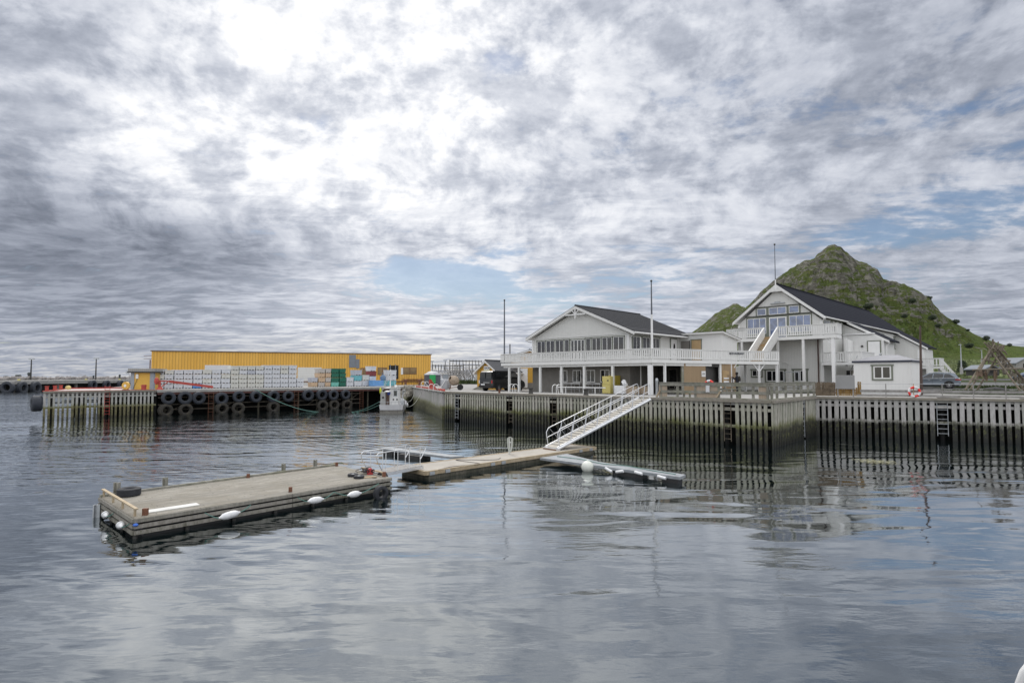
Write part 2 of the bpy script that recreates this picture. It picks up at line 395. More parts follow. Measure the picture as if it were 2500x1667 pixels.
def leaves(mb, c, rx, ry, rz, n, size, squash=1.0, flat=0):
    for _ in range(n):
        while True:
            v = Vector((random.uniform(-1, 1), random.uniform(-1, 1), random.uniform(-1, 1)))
            if .25 < v.length < 1: break
        bumpy = 1+.35*mnoise.noise(v*2.3+Vector(c))
        p = Vector((c[0]+v.x*rx*bumpy, c[1]+v.y*ry*bumpy, c[2]+v.z*rz*bumpy)); s_ = size*random.uniform(.6, 1.4)
        a = Vector((random.uniform(-1, 1), random.uniform(-1, 1), random.uniform(-1, 1))).normalized(); b = a.orthogonal().normalized()
        mb.add([p-a*s_-b*s_*.4, p+b*s_*.6, p+a*s_-b*s_*.4, p-b*s_*.7], [(0, 1, 2, 3)])

# ------------------------------------------------------------------ water
def water():
    m, t, b = new_mat('sea water')
    po = t.n('ShaderNodeNewGeometry').outputs['Position']; x, y, z = t.sep(po)
    dist = t.vm('LENGTH', po)
    b.inputs['Base Color'].default_value = (.003, .008, .009, 1); b.inputs['Roughness'].default_value = .02
    b.inputs['IOR'].default_value = WATER_IOR; b.inputs['Specular IOR Level'].default_value = .5
    r = t.n('ShaderNodeMapping'); t.L.new(po, r.inputs[0]); r.inputs['Rotation'].default_value = (0, 0, radians(-14)); r.inputs['Scale'].default_value = (.38, 1, 1)
    w = r.outputs[0]
    swell = t.noise(w, .55, 2, .4, .5)
    chop = t.noise(w, 2.3, 2, .5, .3)
    rip = t.noise(w, 6.5, 2, .5)
    fine = t.noise(w, 21, 3, .6)
    # wind lanes: patches of rippled and calm water
    lane = t.mapr(t.noise(t.scale(po, (.05, .11, 1)), 1, 3, .5), .42, .62, .3, 1.0, True)
    # the harbour basin left of the pontoons is more rippled
    left = t.m('MULTIPLY', t.mapr(x, 1, -12, 0.05, 1, True), t.mapr(y, 10, 30, .6, 1, True))
    h = t.m('MULTIPLY', swell, .085)
    h = t.m('ADD', h, t.m('MULTIPLY', chop, t.m('MULTIPLY', lane, t.m('ADD', .010, t.m('MULTIPLY', left, .055)))))
    h = t.m('ADD', h, t.m('MULTIPLY', rip, t.m('MULTIPLY', lane, .0032)))
    h = t.m('ADD', h, t.m('MULTIPLY', fine, t.m('MULTIPLY', lane, .0010)))
    # crossing wakes: long curved crests spreading from the boat channel
    wv = t.n('ShaderNodeTexWave', wave_type='RINGS', rings_direction='SPHERICAL', wave_profile='SIN'); sh_ = t.n('ShaderNodeMapping'); t.L.new(po, sh_.inputs[0]); sh_.inputs['Location'].default_value = (-14, -62, 0)
    t.L.new(sh_.outputs[0], wv.inputs['Vector']); wv.inputs['Scale'].default_value = .42; wv.inputs['Distortion'].default_value = 3.5; wv.inputs['Detail'].default_value = 3; wv.inputs['Detail Scale'].default_value = .35
    h = t.m('ADD', h, t.m('MULTIPLY', wv.outputs['Fac'], t.m('MULTIPLY', t.mapr(x, 1, -8, .0, 1, True), t.m('MULTIPLY', lane, .012))))
    nd = t.n('ShaderNodeBump'); t.L.new(h, nd.inputs['Height']); nd.inputs['Strength'].default_value = 1.0; nd.inputs['Distance'].default_value = 1.0
    t.L.new(nd.outputs[0], b.inputs['Normal'])
    gl = t.n('ShaderNodeBsdfGlossy'); gl.inputs['Color'].default_value = (.94, .98, 1, 1); t.L.new(nd.outputs[0], gl.inputs['Normal'])
    fr_ = t.n('ShaderNodeFresnel'); fr_.inputs['IOR'].default_value = 1.38; t.L.new(nd.outputs[0], fr_.inputs['Normal'])
    mx = t.n('ShaderNodeMixShader'); t.L.new(t.m('ADD', t.m('MULTIPLY', fr_.outputs[0], .62), WATER_MIN), mx.inputs[0]); t.L.new(b.outputs[0], mx.inputs[1]); t.L.new(gl.outputs[0], mx.inputs[2])
    out = [n_ for n_ in t.t.nodes if n_.type == 'OUTPUT_MATERIAL'][0]; t.L.new(mx.outputs[0], out.inputs[0])
    t.L.new(t.mapr(dist, 30, 300, .02, .13), gl.inputs['Roughness'])
    # far away the small waves average out
    t.L.new(t.mapr(dist, 40, 300, .045, .14), b.inputs['Roughness'])
    mb = MB(); mb.add([(-4000, -400, 0), (4000, -400, 0), (4000, 7000, 0), (-4000, 7000, 0)], [(0, 1, 2, 3)])
    return struct('sea_water', mb, m)
WATER_IOR = 1.33; WATER_MIN = .25
water()
# ------------------------------------------------------------------ land
PA = Fr(G(106, 955.5), 45)            # left pier: a along its front, b inland
BA = Fr(G(1535.6, 961), -45.4)        # restaurant: a along its gable front, b inland
HO = Fr(G(1897.9, 797.9, 8.6), -45.4) # hotel
E0 = PA.w(40.6, 0); E1 = G(1013, 944.6); E2 = G(1087, 955.6); E3 = G(1883, 978.5); E4 = G(1990, 968); E5 = G(2500, 975)
_d = Vector((E5[0]-E4[0], E5[1]-E4[1])).normalized(); E5 = (E4[0]+_d.x*17, E4[1]+_d.y*17)
E6 = (E4[0]+_d.x*60, E4[1]+_d.y*60)
def inset(p, dx, dy): return (p[0]+dx, p[1]+dy)
I2 = inset(E2, 1.2, 2.6); I3 = inset(E3, .3, 2.9); I4 = inset(E4, -.1, 2.8); I5 = inset(E5, 1.2, 2.3); I6 = inset(E6, 1.2, 2.3)
def m_ground():
    m, t, b = new_mat('gravel'); po = t.n('ShaderNodeNewGeometry').outputs['Position']
    n1 = t.noise(po, .25, 6, .6); n2 = t.noise(po, 6, 6, .7)
    col = t.mix(t.mapr(n1, .35, .65), (.26, .255, .245), (.36, .355, .345)); col = t.mix(t.mapr(n2, .3, .7, 0, .4), col, (.2, .19, .18))
    t.L.new(col, b.inputs['Base Color']); b.inputs['Roughness'].default_value = .9; bump(t, b, n2, .4, .02); return m
M['gravel'] = m_ground()
M['concrete'] = plain('quay concrete', (.36, .355, .34), .85, .15, .8, 0, .2, (.2, .2, .17), .5)
M['concrete_pink'] = plain('pale pink concrete', (.5, .44, .42), .85, .1, .8, 0, .2)
land_pts = [PA.w(9.6, 4.5), PA.w(38.5, 4.5), E0, E1, E2, I2, I3, I4, I5, I6, (400, -150), (1600, -100), (1600, 2600), (350, 2600), (140, 420), (20, 300), (-62, 170), (-64, 98), PA.w(6.5, 14.2), PA.w(9.6, 14)]
mb = MB(); n = len(land_pts)
mb.add([(p[0], p[1], QZ) for p in land_pts]+[(p[0], p[1], -3) for p in land_pts], [tuple(range(n))]+[(i, (i+1) % n, n+(i+1) % n, n+i) for i in range(n)])
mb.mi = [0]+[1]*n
M['under_rock'] = plain('rock fill under the quays', (.010, .010, .009), .95, .4, 1.5, 0, .6)  # colour taken near black to deepen the shade in the board gaps
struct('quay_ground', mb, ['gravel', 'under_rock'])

def dgrid(): pass
# hill and fields -----------------------------------------------------------------
MAIN = [(1640, 921), (1780, 800), (1824, 748.6), (1837, 735.8), (1859.4, 710.3), (1891, 683), (1934, 653.5), (1964.7, 635.4), (1988.6, 632), (1999.7, 617.8), (2018.9, 601.9), (2038, 596), (2050.8, 601.9), (2076, 622.6), (2090.6, 637), (2114.5, 641.7), (2143, 659.3), (2156, 680), (2188, 688), (2226, 702), (2242, 710), (2270.8, 726), (2277, 739), (2296, 761), (2325, 783.6), (2353.7, 799.6), (2379, 815.5), (2408, 828), (2449, 841), (2500, 846.5), (2600, 858), (2800, 866), (3300, 880)]
SMALL = [(1600, 870), (1680, 818), (1700, 804), (1719, 790), (1748, 764.5), (1795.7, 739), (1821, 751.8), (1850, 775), (1900, 830), (1960, 900)]
def interp(T, x):
    if x <= T[0][0]: return T[0][1]
    for (a, b), (c, d) in zip(T, T[1:]):
        if x <= c: return b+(d-b)*(x-a)/(c-a)
    return T[-1][1]
FIELD = [(48, 2.72), (70, 2.92), (100, 3.2), (112, 3.4), (122, 3.7), (150, 5.3), (200, 8.2), (285, 13.0), (300, 14.0)]
def m_hill():
    m, t, b = new_mat('hillside'); ge = t.n('ShaderNodeNewGeometry'); po = ge.outputs['Position']; x, y, z = t.sep(po)
    nz = t.sep(ge.outputs['Normal'])[2]
    g = t.mix(t.mapr(t.noise(po, .012, 5, .6), .4, .6), (.076, .116, .024), (.115, .150, .038))
    g = t.mix(t.mapr(z, 100, 25, 0, .7), g, (.11, .175, .032))
    g = t.mix(t.mapr(t.noise(po, .06, 6, .7), .5, .68, 0, .6), g, (.13, .115, .05))
    g = t.mix(t.mapr(t.noise(po, .14, 6, .7), .53, .62, 0, .75), g, (.028, .05, .012))
    g = t.mix(t.mapr(t.noise(po, .5, 5, .7), .35, .65, 0, .4), g, (.12, .13, .04))
    # rock bands tilt across the hill
    st = t.n('ShaderNodeMapping'); t.L.new(po, st.inputs[0]); st.inputs['Rotation'].default_value = (0, radians(-32), 0); st.inputs['Scale'].default_value = (.35, .6, 1.6)
    hi = t.mapr(z, 60, 170, 0, 1)
    rk = t.noise(st.outputs[0], .07, 10, .74)
    rock = t.mix(t.mapr(t.noise(st.outputs[0], .2, 7, .75), .35, .65), (.09, .085, .075), (.38, .36, .32))
    vs_ = t.noise(t.scale(po, (1, .3, .16)), .11, 7, .7)
    rock = t.mix(t.m('MULTIPLY', t.mapr(vs_, .45, .62, 0, .8), hi), rock, (.045, .043, .036))
    crag = t.m('ADD', rk, t.m('MULTIPLY', t.mapr(nz, .85, .55), .09))
    crag = t.m('ADD', crag, t.m('ADD', t.m('MULTIPLY', hi, .085), t.mapr(z, 20, 70, -.045, 0)))
    col = t.mix(t.mapr(crag, .59, .625, 0, .9), g, rock)
    # field of pale flowers below the hill, road and verges
    fl = t.mix(t.mapr(t.noise(po, .35, 7, .7), .45, .6), (.09, .13, .03), (.30, .33, .17))
    fl = t.mix(t.mapr(t.noise(po, .12, 5, .7), .5, .62), fl, (.045, .075, .02))
    wob = t.m('ADD', y, t.m('MULTIPLY', t.m('SUBTRACT', t.noise(po, .05, 4), .5), 30))
    col = t.mix(t.mapr(wob, 262, 282, 1, 0), col, fl)
    w2 = t.m('ADD', y, t.m('MULTIPLY', t.m('SUBTRACT', t.noise(po, .15, 5), .5), 7))
    col = t.mix(t.mapr(w2, 121.5, 122.5, 1, 0), col, (.25, .25, .25))
    gr = t.mix(t.mapr(t.noise(po, .8, 6, .7), .4, .6), (.05, .09, .015), (.12, .15, .05))
    col = t.mix(t.mapr(w2, 111, 112, 1, 0), col, gr)
    gv = t.mix(t.mapr(t.noise(po, .5, 6, .7), .35, .65), (.24, .24, .235), (.36, .355, .35))
    col = t.mix(t.mapr(w2, 97, 99, 1, 0), col, gv)
    patch = t.m('MULTIPLY', t.mapr(t.noise(po, .4, 6, .7), .52, .58), t.mapr(y, 60, 52, 0, 1))
    col = t.mix(patch, col, gr)
    t.L.new(col, b.inputs['Base Color']); b.inputs['Roughness'].default_value = .95; b.inputs['Specular IOR Level'].default_value = .15
    bh = t.m('ADD', t.m('MULTIPLY', rk, 6), t.m('MULTIPLY', t.noise(po, .3, 6, .7), 2.0))
    bump(t, b, bh, 1.0, 2.4); return m
M['hill'] = m_hill()
def terrain(name, prof, R, r0, cols, rows, x0, x1, rough, seed, start=None, behind=1.6):
    vs = []; fs = []
    Ys = []
    if start: Ys += [48, 56, 64, 72, 84, 96, 100, 106, 112, 117, 122, 128, 134, 142, 150, 160, 172, 185, 200, 220, 240, 262]
    for j in range(rows): Ys.append(r0+(R-r0)*j/(rows-1))
    nb = 8
    for j in range(1, nb+1): Ys.append(R+(R*(behind-1))*j/nb)
    for i in range(cols):
        px = x0+(x1-x0)*i/(cols-1); py = interp(prof, px)
        r = Vector(ray(px, py)); r /= r.y
        top_z = CAMH+r.z*R
        fade = min(1, max(0, (921-py-50)/130))**1.3
        for Y in Ys:
            X = r.x*Y
            if start and Y < r0: z = interp(FIELD, Y)
            elif Y <= R:
                t = (Y-r0)/(R-r0); base = interp(FIELD, r0) if start else 3
                z = base+(top_z-base)*(.35*t**1.25+.65*t**2.1)
                env = fade*sin(pi*min(1, t))**.6*min(1, .25+t) if t < 1 else 0
                p = Vector((X+z*.6, Y*.7, z*1.6+seed))
                z += env*rough*(1-abs(mnoise.fractal(p*.014, .9, 2.1, 6))*1.9)*.9*min(1, t*2) - env*rough*.35
                z += env*rough*.55*mnoise.fractal(p*.05, .7, 2.2, 5)
                z += env*9*max(0, (z-60)/90)*(abs(mnoise.noise(Vector((X*.05, z*.006, 5))))*2-.7)
                lim = CAMH+(r.z+.0)*Y
                if t > .55: z = min(z, lim*1.0-(1-t)*3) if r.z > 0 else z
            else:
                t = (Y-R)/(R*(behind-1)); z = top_z*(1-t)**1.3+2.5*t*0-1*t
            if Y > R*.985 and Y <= R: z += fade*2.6*mnoise.fractal(Vector((px*.06, seed, 0)), .8, 2, 4)
            vs.append((X, Y, z))
    m_ = len(Ys)
    for i in range(cols-1):
        for j in range(m_-1): fs.append((i*m_+j, (i+1)*m_+j, (i+1)*m_+j+1, i*m_+j+1))
    mb = MB(); mb.add(vs, fs); return struct(name, mb, 'hill', smooth=True)
terrain('hill', MAIN, 900, 285, 340, 130, 1640, 2900, 26, 3.0, start=True)
terrain('hill', SMALL, 1300, 500, 90, 50, 1600, 1960, 22, 9.0)

# bushes on the hill and one dark conifer-like tree
M['leaf_dark'] = plain('dark leaves', (.022, .038, .014), .9, .35, .8, 0, 0)
M['leaf_mid'] = plain('green leaves', (.045, .07, .018), .9, .35, .8, 0, 0)
M['leaf_pale'] = plain('pale flowering plants', (.22, .26, .12), .9, .4, .5, 0, 0)
def bush(px, py, Y, w, h, label, mat='leaf_dark', n=260):
    w *= .62; h *= .7
    c = atY(px, py, Y); mb = MB(); leaves(mb, (0, 0, h*.35), w*.42, w*.42, h*.5, n*3, w*.055)
    mb2 = MB(); 
    for k in range(4): mb2.tube([(0, 0, -.3*h), (random.uniform(-.15, .15)*w, random.uniform(-.15, .15)*w, h*.35)], .02*w, 5, radii=[.02*w, .008*w])
    t = thing('bush', label, 'bush', (c[0], c[1], c[2]-h*.3), 0, 'bushes scattered over the hillside')
    mb.build('foliage', mat, t); mb2.build('stem', 'pole_wood', t)
for px, py, Y, w, h, l in [(2266, 728, 880, 22, 9, 'dark bush on the rocky shoulder of the hill skyline'), (2333, 786, 850, 20, 10, 'round dark bush on the skyline between shoulder and foot of the hill'), (2408, 826, 860, 18, 11, 'dark bush on the low right skyline of the hill, left of the pole tripod top'),
    (2363, 806, 850, 10, 5, 'small bush on the hill skyline, just above the low right slope'), (2465, 842, 870, 12, 7, 'small dark bush on the skyline near the right end of the hill'), (2227, 735, 640, 16, 9, 'bush among rocks on the upper right hillside'),
    (2120, 748, 560, 18, 9, 'bush above the hotel roof ridge on the hillside'), (2276, 776, 560, 14, 8, 'round bush on the grassy mid slope, under the rocky shoulder'), (2366, 844, 480, 13, 6, 'bush right of the pale rock slab on the lower slope'), (2208, 772, 500, 10, 5, 'low bush on the grassy slope behind the hotel rear wing'), (2290, 795, 470, 9, 4, 'low bush on the lower grassy slope behind the wooden pole')]:
    bush(px, py, Y, w, h, l)
def conifer():
    c = atY(2350, 909, 128); t = thing('tree', 'dark bushy spruce behind the lamp post at the foot of the hill', 'tree', (c[0], c[1], c[2]-.3))
    mb = MB(); mb.tube([(0, 0, 0), (.1, 0, 1.4), (0, 0, 2.8)], .1, 7, radii=[.13, .09, .03]); mb.build('trunk', 'pole_wood', t)
    mb = MB()
    for k in range(70):
        z = .3+2.6*(k/70)**.9; rr = 1.55*(1-(z/3.3))**.7+.1; a = k*2.4; x, y = cos(a)*rr*random.uniform(.4, 1), sin(a)*rr*random.uniform(.4, 1)
        leaves(mb, (x, y, z), .42, .42, .25, 22, .12)
    mb.build('crown', 'leaf_dark', t)
conifer()
mb = MB()
for k in range(2600):
    Y = random.uniform(124, 262); px = random.uniform(2050, 2700); r = ray(px, 900); X = r[0]/r[1]*Y; z = interp(FIELD, Y)
    if mnoise.noise(Vector((X*.05, Y*.05, 0))) < -.1: continue
    s_ = random.uniform(.25, .7); 
    for q in range(3):
        a = random.uniform(0, 6.28); mb.add([(X-s_*cos(a), Y-s_*sin(a), z-.1), (X+s_*cos(a), Y+s_*sin(a), z-.1), (X+s_*.6*cos(a+1), Y+s_*.6*sin(a+1), z+s_*1.1)], [(0, 1, 2)])
struct('meadow_plants', mb, 'leaf_pale', 'pale flowering meadow at the foot of the hill', kind='stuff')
mb = MB()
for (p0, p1, w_, n_) in [(G(2350, 951), G(2560, 953), 2.2, 1300), (G(2255, 948), G(2345, 951), .8, 260), (G(2318, 962), G(2560, 966), 1.2, 1100), ((-19, 118), (4, 108), 3.4, 1800)]:
    for k in range(n_):
        f = random.random(); X = p0[0]+(p1[0]-p0[0])*f+random.uniform(-w_, w_)*.6; Y = p0[1]+(p1[1]-p0[1])*f+random.uniform(-w_, w_)*.6
        h = random.uniform(.12, .38)*(2.6 if X < 10 else 1); a = random.uniform(0, 6.28); s_ = h*.35; z = QZ if X < 10 else max(QZ, interp(FIELD, Y))
        mb.add([(X-s_*cos(a), Y-s_*sin(a), z), (X+s_*cos(a), Y+s_*sin(a), z), (X+random.uniform(-.1, .1), Y, z+h)], [(0, 1, 2)])
struct('rough_grass', mb, 'leaf_mid', 'tufts of rough grass on the quay verges', kind='stuff')

# ------------------------------------------------------------------ timber quay walls
M['tide_wood'] = tide('tidal quay boards', (.55, .54, .48), (.34, .33, .27), (.17, .18, .055), (.045, .043, .030), (.006, .007, .005))
M['tide_wood_right'] = tide('tidal quay boards right', (.54, .53, .52), (.38, .37, .36), (.14, .15, .04), (.035, .034, .030), (.005, .006, .004), 1.25, 1.1)
M['tide_wood_pier'] = tide('tidal pier boards', (.50, .50, .48), (.37, .37, .34), (.17, .18, .04), (.18, .16, .08), (.03, .028, .015), 1.45, 1.15, .25)
M['tide_conc'] = tide('tidal concrete', (.46, .45, .43), (.40, .39, .37), (.16, .17, .05), (.12, .115, .06), (.03, .033, .015), 1.6, 1.2, .3)
M['tide_rock'] = tide('tidal stone', (.26, .24, .21), (.14, .13, .11), (.12, .13, .04), (.07, .065, .04), (.02, .022, .012), 1.3, 1.0, .3)
M['cap'] = worn_wood('quay cap timber', (.36, .33, .29), (.2, .18, .15), (.2, .2, .13))
def board_wall(t, P, Q, pitch, bw, mat, skip=(), zt=QZ-.12, th=.06, z0=-.5, jit=.012):
    P = Vector(P); Q = Vector(Q); d = (Q-P); L = d.length; d.normalize(); nrm = Vector((d.y, -d.x)); ang = atan2(d.y, d.x)
    mb = MB(); mb.box(-bw/2, bw/2, -th/2, th/2, z0, zt)
    proto = mb.build('fender_board', mat, t); n = int(L/pitch)+1; first = True
    for i in range(n):
        s_ = i*pitch+bw/2
        if s_ > L: break
        if any(a <= s_ <= b for a, b in skip): continue
        c = P+d*(s_+random.uniform(-jit, jit)); o = proto if first else proto.copy()
        if not first: COL.objects.link(o)
        first = False; o.parent = t
        o.location = (c.x-t.location.x+nrm.x*.02, c.y-t.location.y+nrm.y*.02, -t.location.z+random.uniform(-.05, .02)); o.rotation_euler = (random.uniform(-.006, .006), random.uniform(-.007, .007), ang); o.scale = (random.uniform(.88, 1.1), 1, 1)
    for z, nm, w_, off in ((QZ-.06, 'cap_beam', .3, .0), (2.12, 'upper_waler', .16, .12), (1.12, 'lower_waler', .12, .12)):
        m2 = MB(); hh = .16 if nm == 'cap_beam' else .17
        a = P-nrm*off; b_ = Q-nrm*off
        m2.bar((a.x, a.y, z), (b_.x, b_.y, z), w_, hh); m2.build(nm, 'cap' if nm == 'cap_beam' else mat, t, world=True)
    m2 = MB()
    for k in range(int(L/2.2)+1):
        c = P+d*(k*2.2+.6)-nrm*.75; m2.tube([(c.x, c.y, -1), (c.x, c.y, 2.3)], .13, 8)
    m2.build('pile_row', 'dark', t, world=True)  # near-black colour adds to the shade behind the boards
def along(P, Q, s_):
    d = Vector((Q[0]-P[0], Q[1]-P[1])); d.normalize(); return (P[0]+d.x*s_, P[1]+d.y*s_)
def s_at(P, Q, px, z=QZ):           # distance along a quay edge at which a measured column falls
    fr = Fr(P, math.degrees(atan2(Q[1]-P[1], Q[0]-P[0]))); return fr.py(px, 900, 0)[0]
def ladder(fr_p, d, label, group, z0=.1, z1=QZ-.1, w=.42, mat='steel', hoops=False, rung=.3, out=.1):
    nx, ny = d[1], -d[0]
    t = thing('ladder', label, 'ladder', (fr_p[0], fr_p[1], z0), 0, group); mb = MB()
    a = (fr_p[0]-d[0]*w/2+nx*out, fr_p[1]-d[1]*w/2+ny*out); b = (fr_p[0]+d[0]*w/2+nx*out, fr_p[1]+d[1]*w/2+ny*out)
    for nm, q in (('side_rail', a), ('side_rail', b)):
        m2 = MB(); m2.tube([(q[0], q[1], z0), (q[0], q[1], z1)], .022, 6); m2.build(nm, mat, t, world=True)
        if hoops:
            m2 = MB(); pts = [(q[0], q[1], z1)]
            for k in range(9):
                an = pi*k/8; pts.append((q[0]-nx*(.32-.32*cos(an)), q[1]-ny*(.32-.32*cos(an)), QZ+.5+.27*sin(an)))
            pts.append((q[0]-nx*.75, q[1]-ny*.75, QZ)); m2.tube(pts, .025, 7); m2.build('hoop', 'white_clean', t, world=True, smooth=True)
    z = z0+.15
    while z < z1: mb = MB(); mb.tube([(a[0], a[1], z), (b[0], b[1], z)], .018, 5); mb.build('rung', mat, t, world=True); z += rung
def unit(P, Q): d = Vector((Q[0]-P[0], Q[1]-P[1])).normalized(); return (d.x, d.y)
# main front
t = thing('timber_quay_wall', 'long weathered timber fender wall under the restaurant, green at the tide mark', 'quay wall', (E2[0], E2[1], 0))
lad = [1115.5, 1247, 1353, 1774]; sk = [(s_at(E2, E3, p)-.33, s_at(E2, E3, p)+.33) for p in lad]
board_wall(t, E2, E3, .325, .19, 'tide_wood', sk)
LG = 'ladders on the timber quays'
for p, l, h in zip(lad, ['pale ladder at the far left of the timber quay, below the concrete mixer', 'dark ladder in the timber quay with white hoops, below the front of the van', 'dark ladder in the timber quay with white hoops, below the shaded grey wall', 'wide ladder in the timber quay below the notice board and the reading person'], (False, True, True, False)):
    s_ = s_at(E2, E3, p); ladder(along(E2, E3, s_), unit(E2, E3), l, LG, .2, QZ-.15, .42, 'rust' if False else ('steel' if p == 1115.5 else 'pole_wood'), h, out=.0)
t = thing('timber_quay_wall', 'short timber fender wall turning back beneath the terrace corner', 'quay wall', (E3[0], E3[1], 0))
board_wall(t, E3, E4, .32, .2, 'tide_wood', [(s_at(E3, E4, 1959)-.28, s_at(E3, E4, 1959)+.28)])
s_ = s_at(E3, E4, 1959); ladder(along(E3, E4, s_), unit(E3, E4), 'narrow ladder in the receding quay wall beneath the terrace rail', LG, .1, QZ-.1, .4, 'steel', out=.0)
t = thing('timber_quay_wall', 'right-hand timber fender wall of wide bleached boards below the hut and car', 'quay wall', (E4[0], E4[1], 0))
s_ = s_at(E4, E5, 2297); board_wall(t, E4, E5, .38, .235, 'tide_wood_right', [(s_-.26, s_+.26)])
ladder(along(E4, E5, s_), unit(E4, E5), 'white-runged ladder in the right quay wall below the hut corner', LG, .3, QZ-.25, .55, 'steel', out=-.02)
# deck strips over the voids
mb = MB()
for a, b, c, d in ((E2, E3, I3, I2), (E3, E4, I4, I3), (E4, E5, I5, I4), (E5, E6, I6, I5)):
    mb.ext([(p[0], p[1], QZ-.3) for p in (a, b, c, d)], (0, 0, .304))
struct('quay_deck', mb, 'concrete')
# concrete panel wall and rubble wall at the inner corner
mb = MB(); d = unit(E1, E2); nx, ny = d[1], -d[0]; L = hypot(E2[0]-E1[0], E2[1]-E1[1])
t = thing('concrete_quay_wall', 'pale concrete panel wall with mossy foot right of the small boat', 'quay wall', (E1[0], E1[1], 0))
k = 0; s_ = 0
while s_ < L-.3:
    w_ = 3.2 if s_ < 16 else .9; w_ = min(w_, L-s_); a = along(E1, E2, s_+.03); b = along(E1, E2, s_+w_-.03)
    m2 = MB(); m2.ext([(a[0]+nx*.25, a[1]+ny*.25, -1), (b[0]+nx*.25, b[1]+ny*.25, -1), (b[0], b[1], -1), (a[0], a[1], -1)], (0, 0, 3.6)); m2.build('panel', 'tide_conc', t, world=True); s_ += w_
mb.ext([(E1[0]+nx*.4, E1[1]+ny*.4, QZ-.08), (E2[0]+nx*.4, E2[1]+ny*.4, QZ-.08), (E2[0]-nx*.6, E2[1]-ny*.6, QZ-.08), (E1[0]-nx*.6, E1[1]-ny*.6, QZ-.08)], (0, 0, .1))
mb.build('coping', 'concrete', t, world=True)
def rubble(P, Q, depth, h, n, label, name='stone_wall', cat='stone wall', rs=(.35, .7), mat='tide_rock'):
    mb = MB()
    for k in range(n):
        f = random.random(); g = random.random()
        x = P[0]+(Q[0]-P[0])*f; y = P[1]+(Q[1]-P[1])*f; d = unit(P, Q); off = (1-g)*depth
        x += d[1]*off; y -= d[0]*off; r = random.uniform(*rs)
        rot = Euler((random.random()*3, random.random()*3, random.random()*3)).to_matrix()
        o = len(mb.v); mb.ell((x, y, g*h-.2), r, r*.8, r*.65, 7, 5, rot)
        for i in range(o, len(mb.v)):
            v = Vector(mb.v[i]); mb.v[i] = tuple(v+Vector((1, 1, 1))*r*.35*mnoise.noise(v*1.7/r))
    return top(name, mb, mat, label, cat)
rubble(E0, E1, 2.2, QZ-.1, 170, 'mossy rubble stone wall in the harbour corner behind the small boat')

# ------------------------------------------------------------------ left pier
t = thing('timber_pier_head', 'open timber pier head with pale vertical boards and red edge beams, far left', 'pier', (PA.o[0], PA.o[1], 0))
LP = PA.w(9.3, 0)
board_wall(t, PA.o, LP, .355, .175, 'tide_wood_pier', [(4.72, 5.28)], zt=QZ-.05, z0=-.4)
mb = MB(); mb.ext([(*PA.w(a, b), 2.35) for a, b in ((0.02, .1), (9.3, .1), (9.3, 14), (3.6, 14))], (0, 0, .3)); mb.build('deck', 'concrete_pink', t, world=True)
mb = MB()
for a, b, c, d, h in ((0, 0.05, 9.3, .05, .05), (0, .05, 3.6, 14, .05), (3.6, 14, 9.3, 14, .12)): mb.bar((*PA.w(a, b), QZ+h/2), (*PA.w(c, d), QZ+h/2), .18, h)
mb.build('edge_beam', 'redsteel', t, world=True)
mb = MB()
for a in (0.9, 3.4, 6.2, 9.0):
    for b in ((2.4,) if a < 1 else (2.4, 5, 7.8, 11, 13.7) if a > 4 else (2.4, 5, 7.8)): mb.tube([(*PA.w(a, b), -1), (*PA.w(a, b), 2.4)], .14, 8)
for b in (2.4, 7.8):
    for z in (2.2, 1.5): mb.bar((*PA.w(.3+b*.26, b), z), (*PA.w(9.2, b), z), .1, .14)
mb.build('pile', 'tide_wood_pier', t, world=True)
ladder(PA.w(5.0, 0), (.7071, .7071), 'red ladder in the middle of the far left pier head', LG, .2, QZ+.5, .42, 'redsteel', out=.03)
BG = 'red bollards on the pier head'
for a, b, l in ((.3, .5, 'red square bollard at the outer corner of the pier head'), (1.3, 4.0, 'red bollard halfway along the end of the pier head'), (2.2, 7.5, 'red bollard at the back end of the pier head, beside the yellow drum')):
    p = PA.w(a, b); m2 = MB(); m2.box(-.1, .1, -.1, .1, 0, .5); m2.box(-.13, .13, -.13, .13, .45, .5); m2.box(-.18, .18, -.18, .18, 0, .03); top('bollard', m2, 'redsteel', l, 'bollard', (*p, QZ+.01), BG)
p = G(345, 951.2); m2 = MB(); m2.box(-.18, .18, -.14, .14, 0, .55); m2.tube([(-.34, 0, .45), (.34, 0, .45)], .03, 6); m2.box(-.24, .24, -.2, .2, 0, .03); top('bollard', m2, 'redsteel', 'brown-red cross bollard in front of the small yellow hut', 'bollard', (PA.w(8.2, .25)[0], PA.w(8.2, .25)[1], QZ+.01), BG)
p = PA.w(.2, 9.5); m2 = MB(); m2.ell((0, 0, .2), .3, .2, .22, 12, 8); m2.box(-.2, .2, -.12, .12, 0, .06); top('yellow_buoy', m2, plain('yellow vinyl', (.62, .5, .2), .6, .2), 'faded yellow float lying at the back corner of the pier head', 'float', (*PA.w(3.2, 10.5), QZ))
p = PA.w(7.0, 2.2); t2 = thing('hose_reel', 'yellow hose reel standing on the pier head left of the hut', 'reel', (*p, QZ), radians(-8))
m2 = MB(); m2.lathe([(.0, -.1), (.42, -.1), (.42, .1), (0, .1)], (0, 0, .45), (0, 1, 0), 22); m2.build('drum', plain('yellow reel', (.6, .36, .06), .5, .12), t2, smooth=True)
m2 = MB(); m2.lathe([(0, -.14), (.15, -.14), (.15, .14), (0, .14)], (0, 0, .45), (0, 1, 0), 14); m2.build('hub', 'white', t2)
m2 = MB(); m2.box(-.3, .3, -.16, .16, 0, .08); m2.build('foot', 'rust', t2)
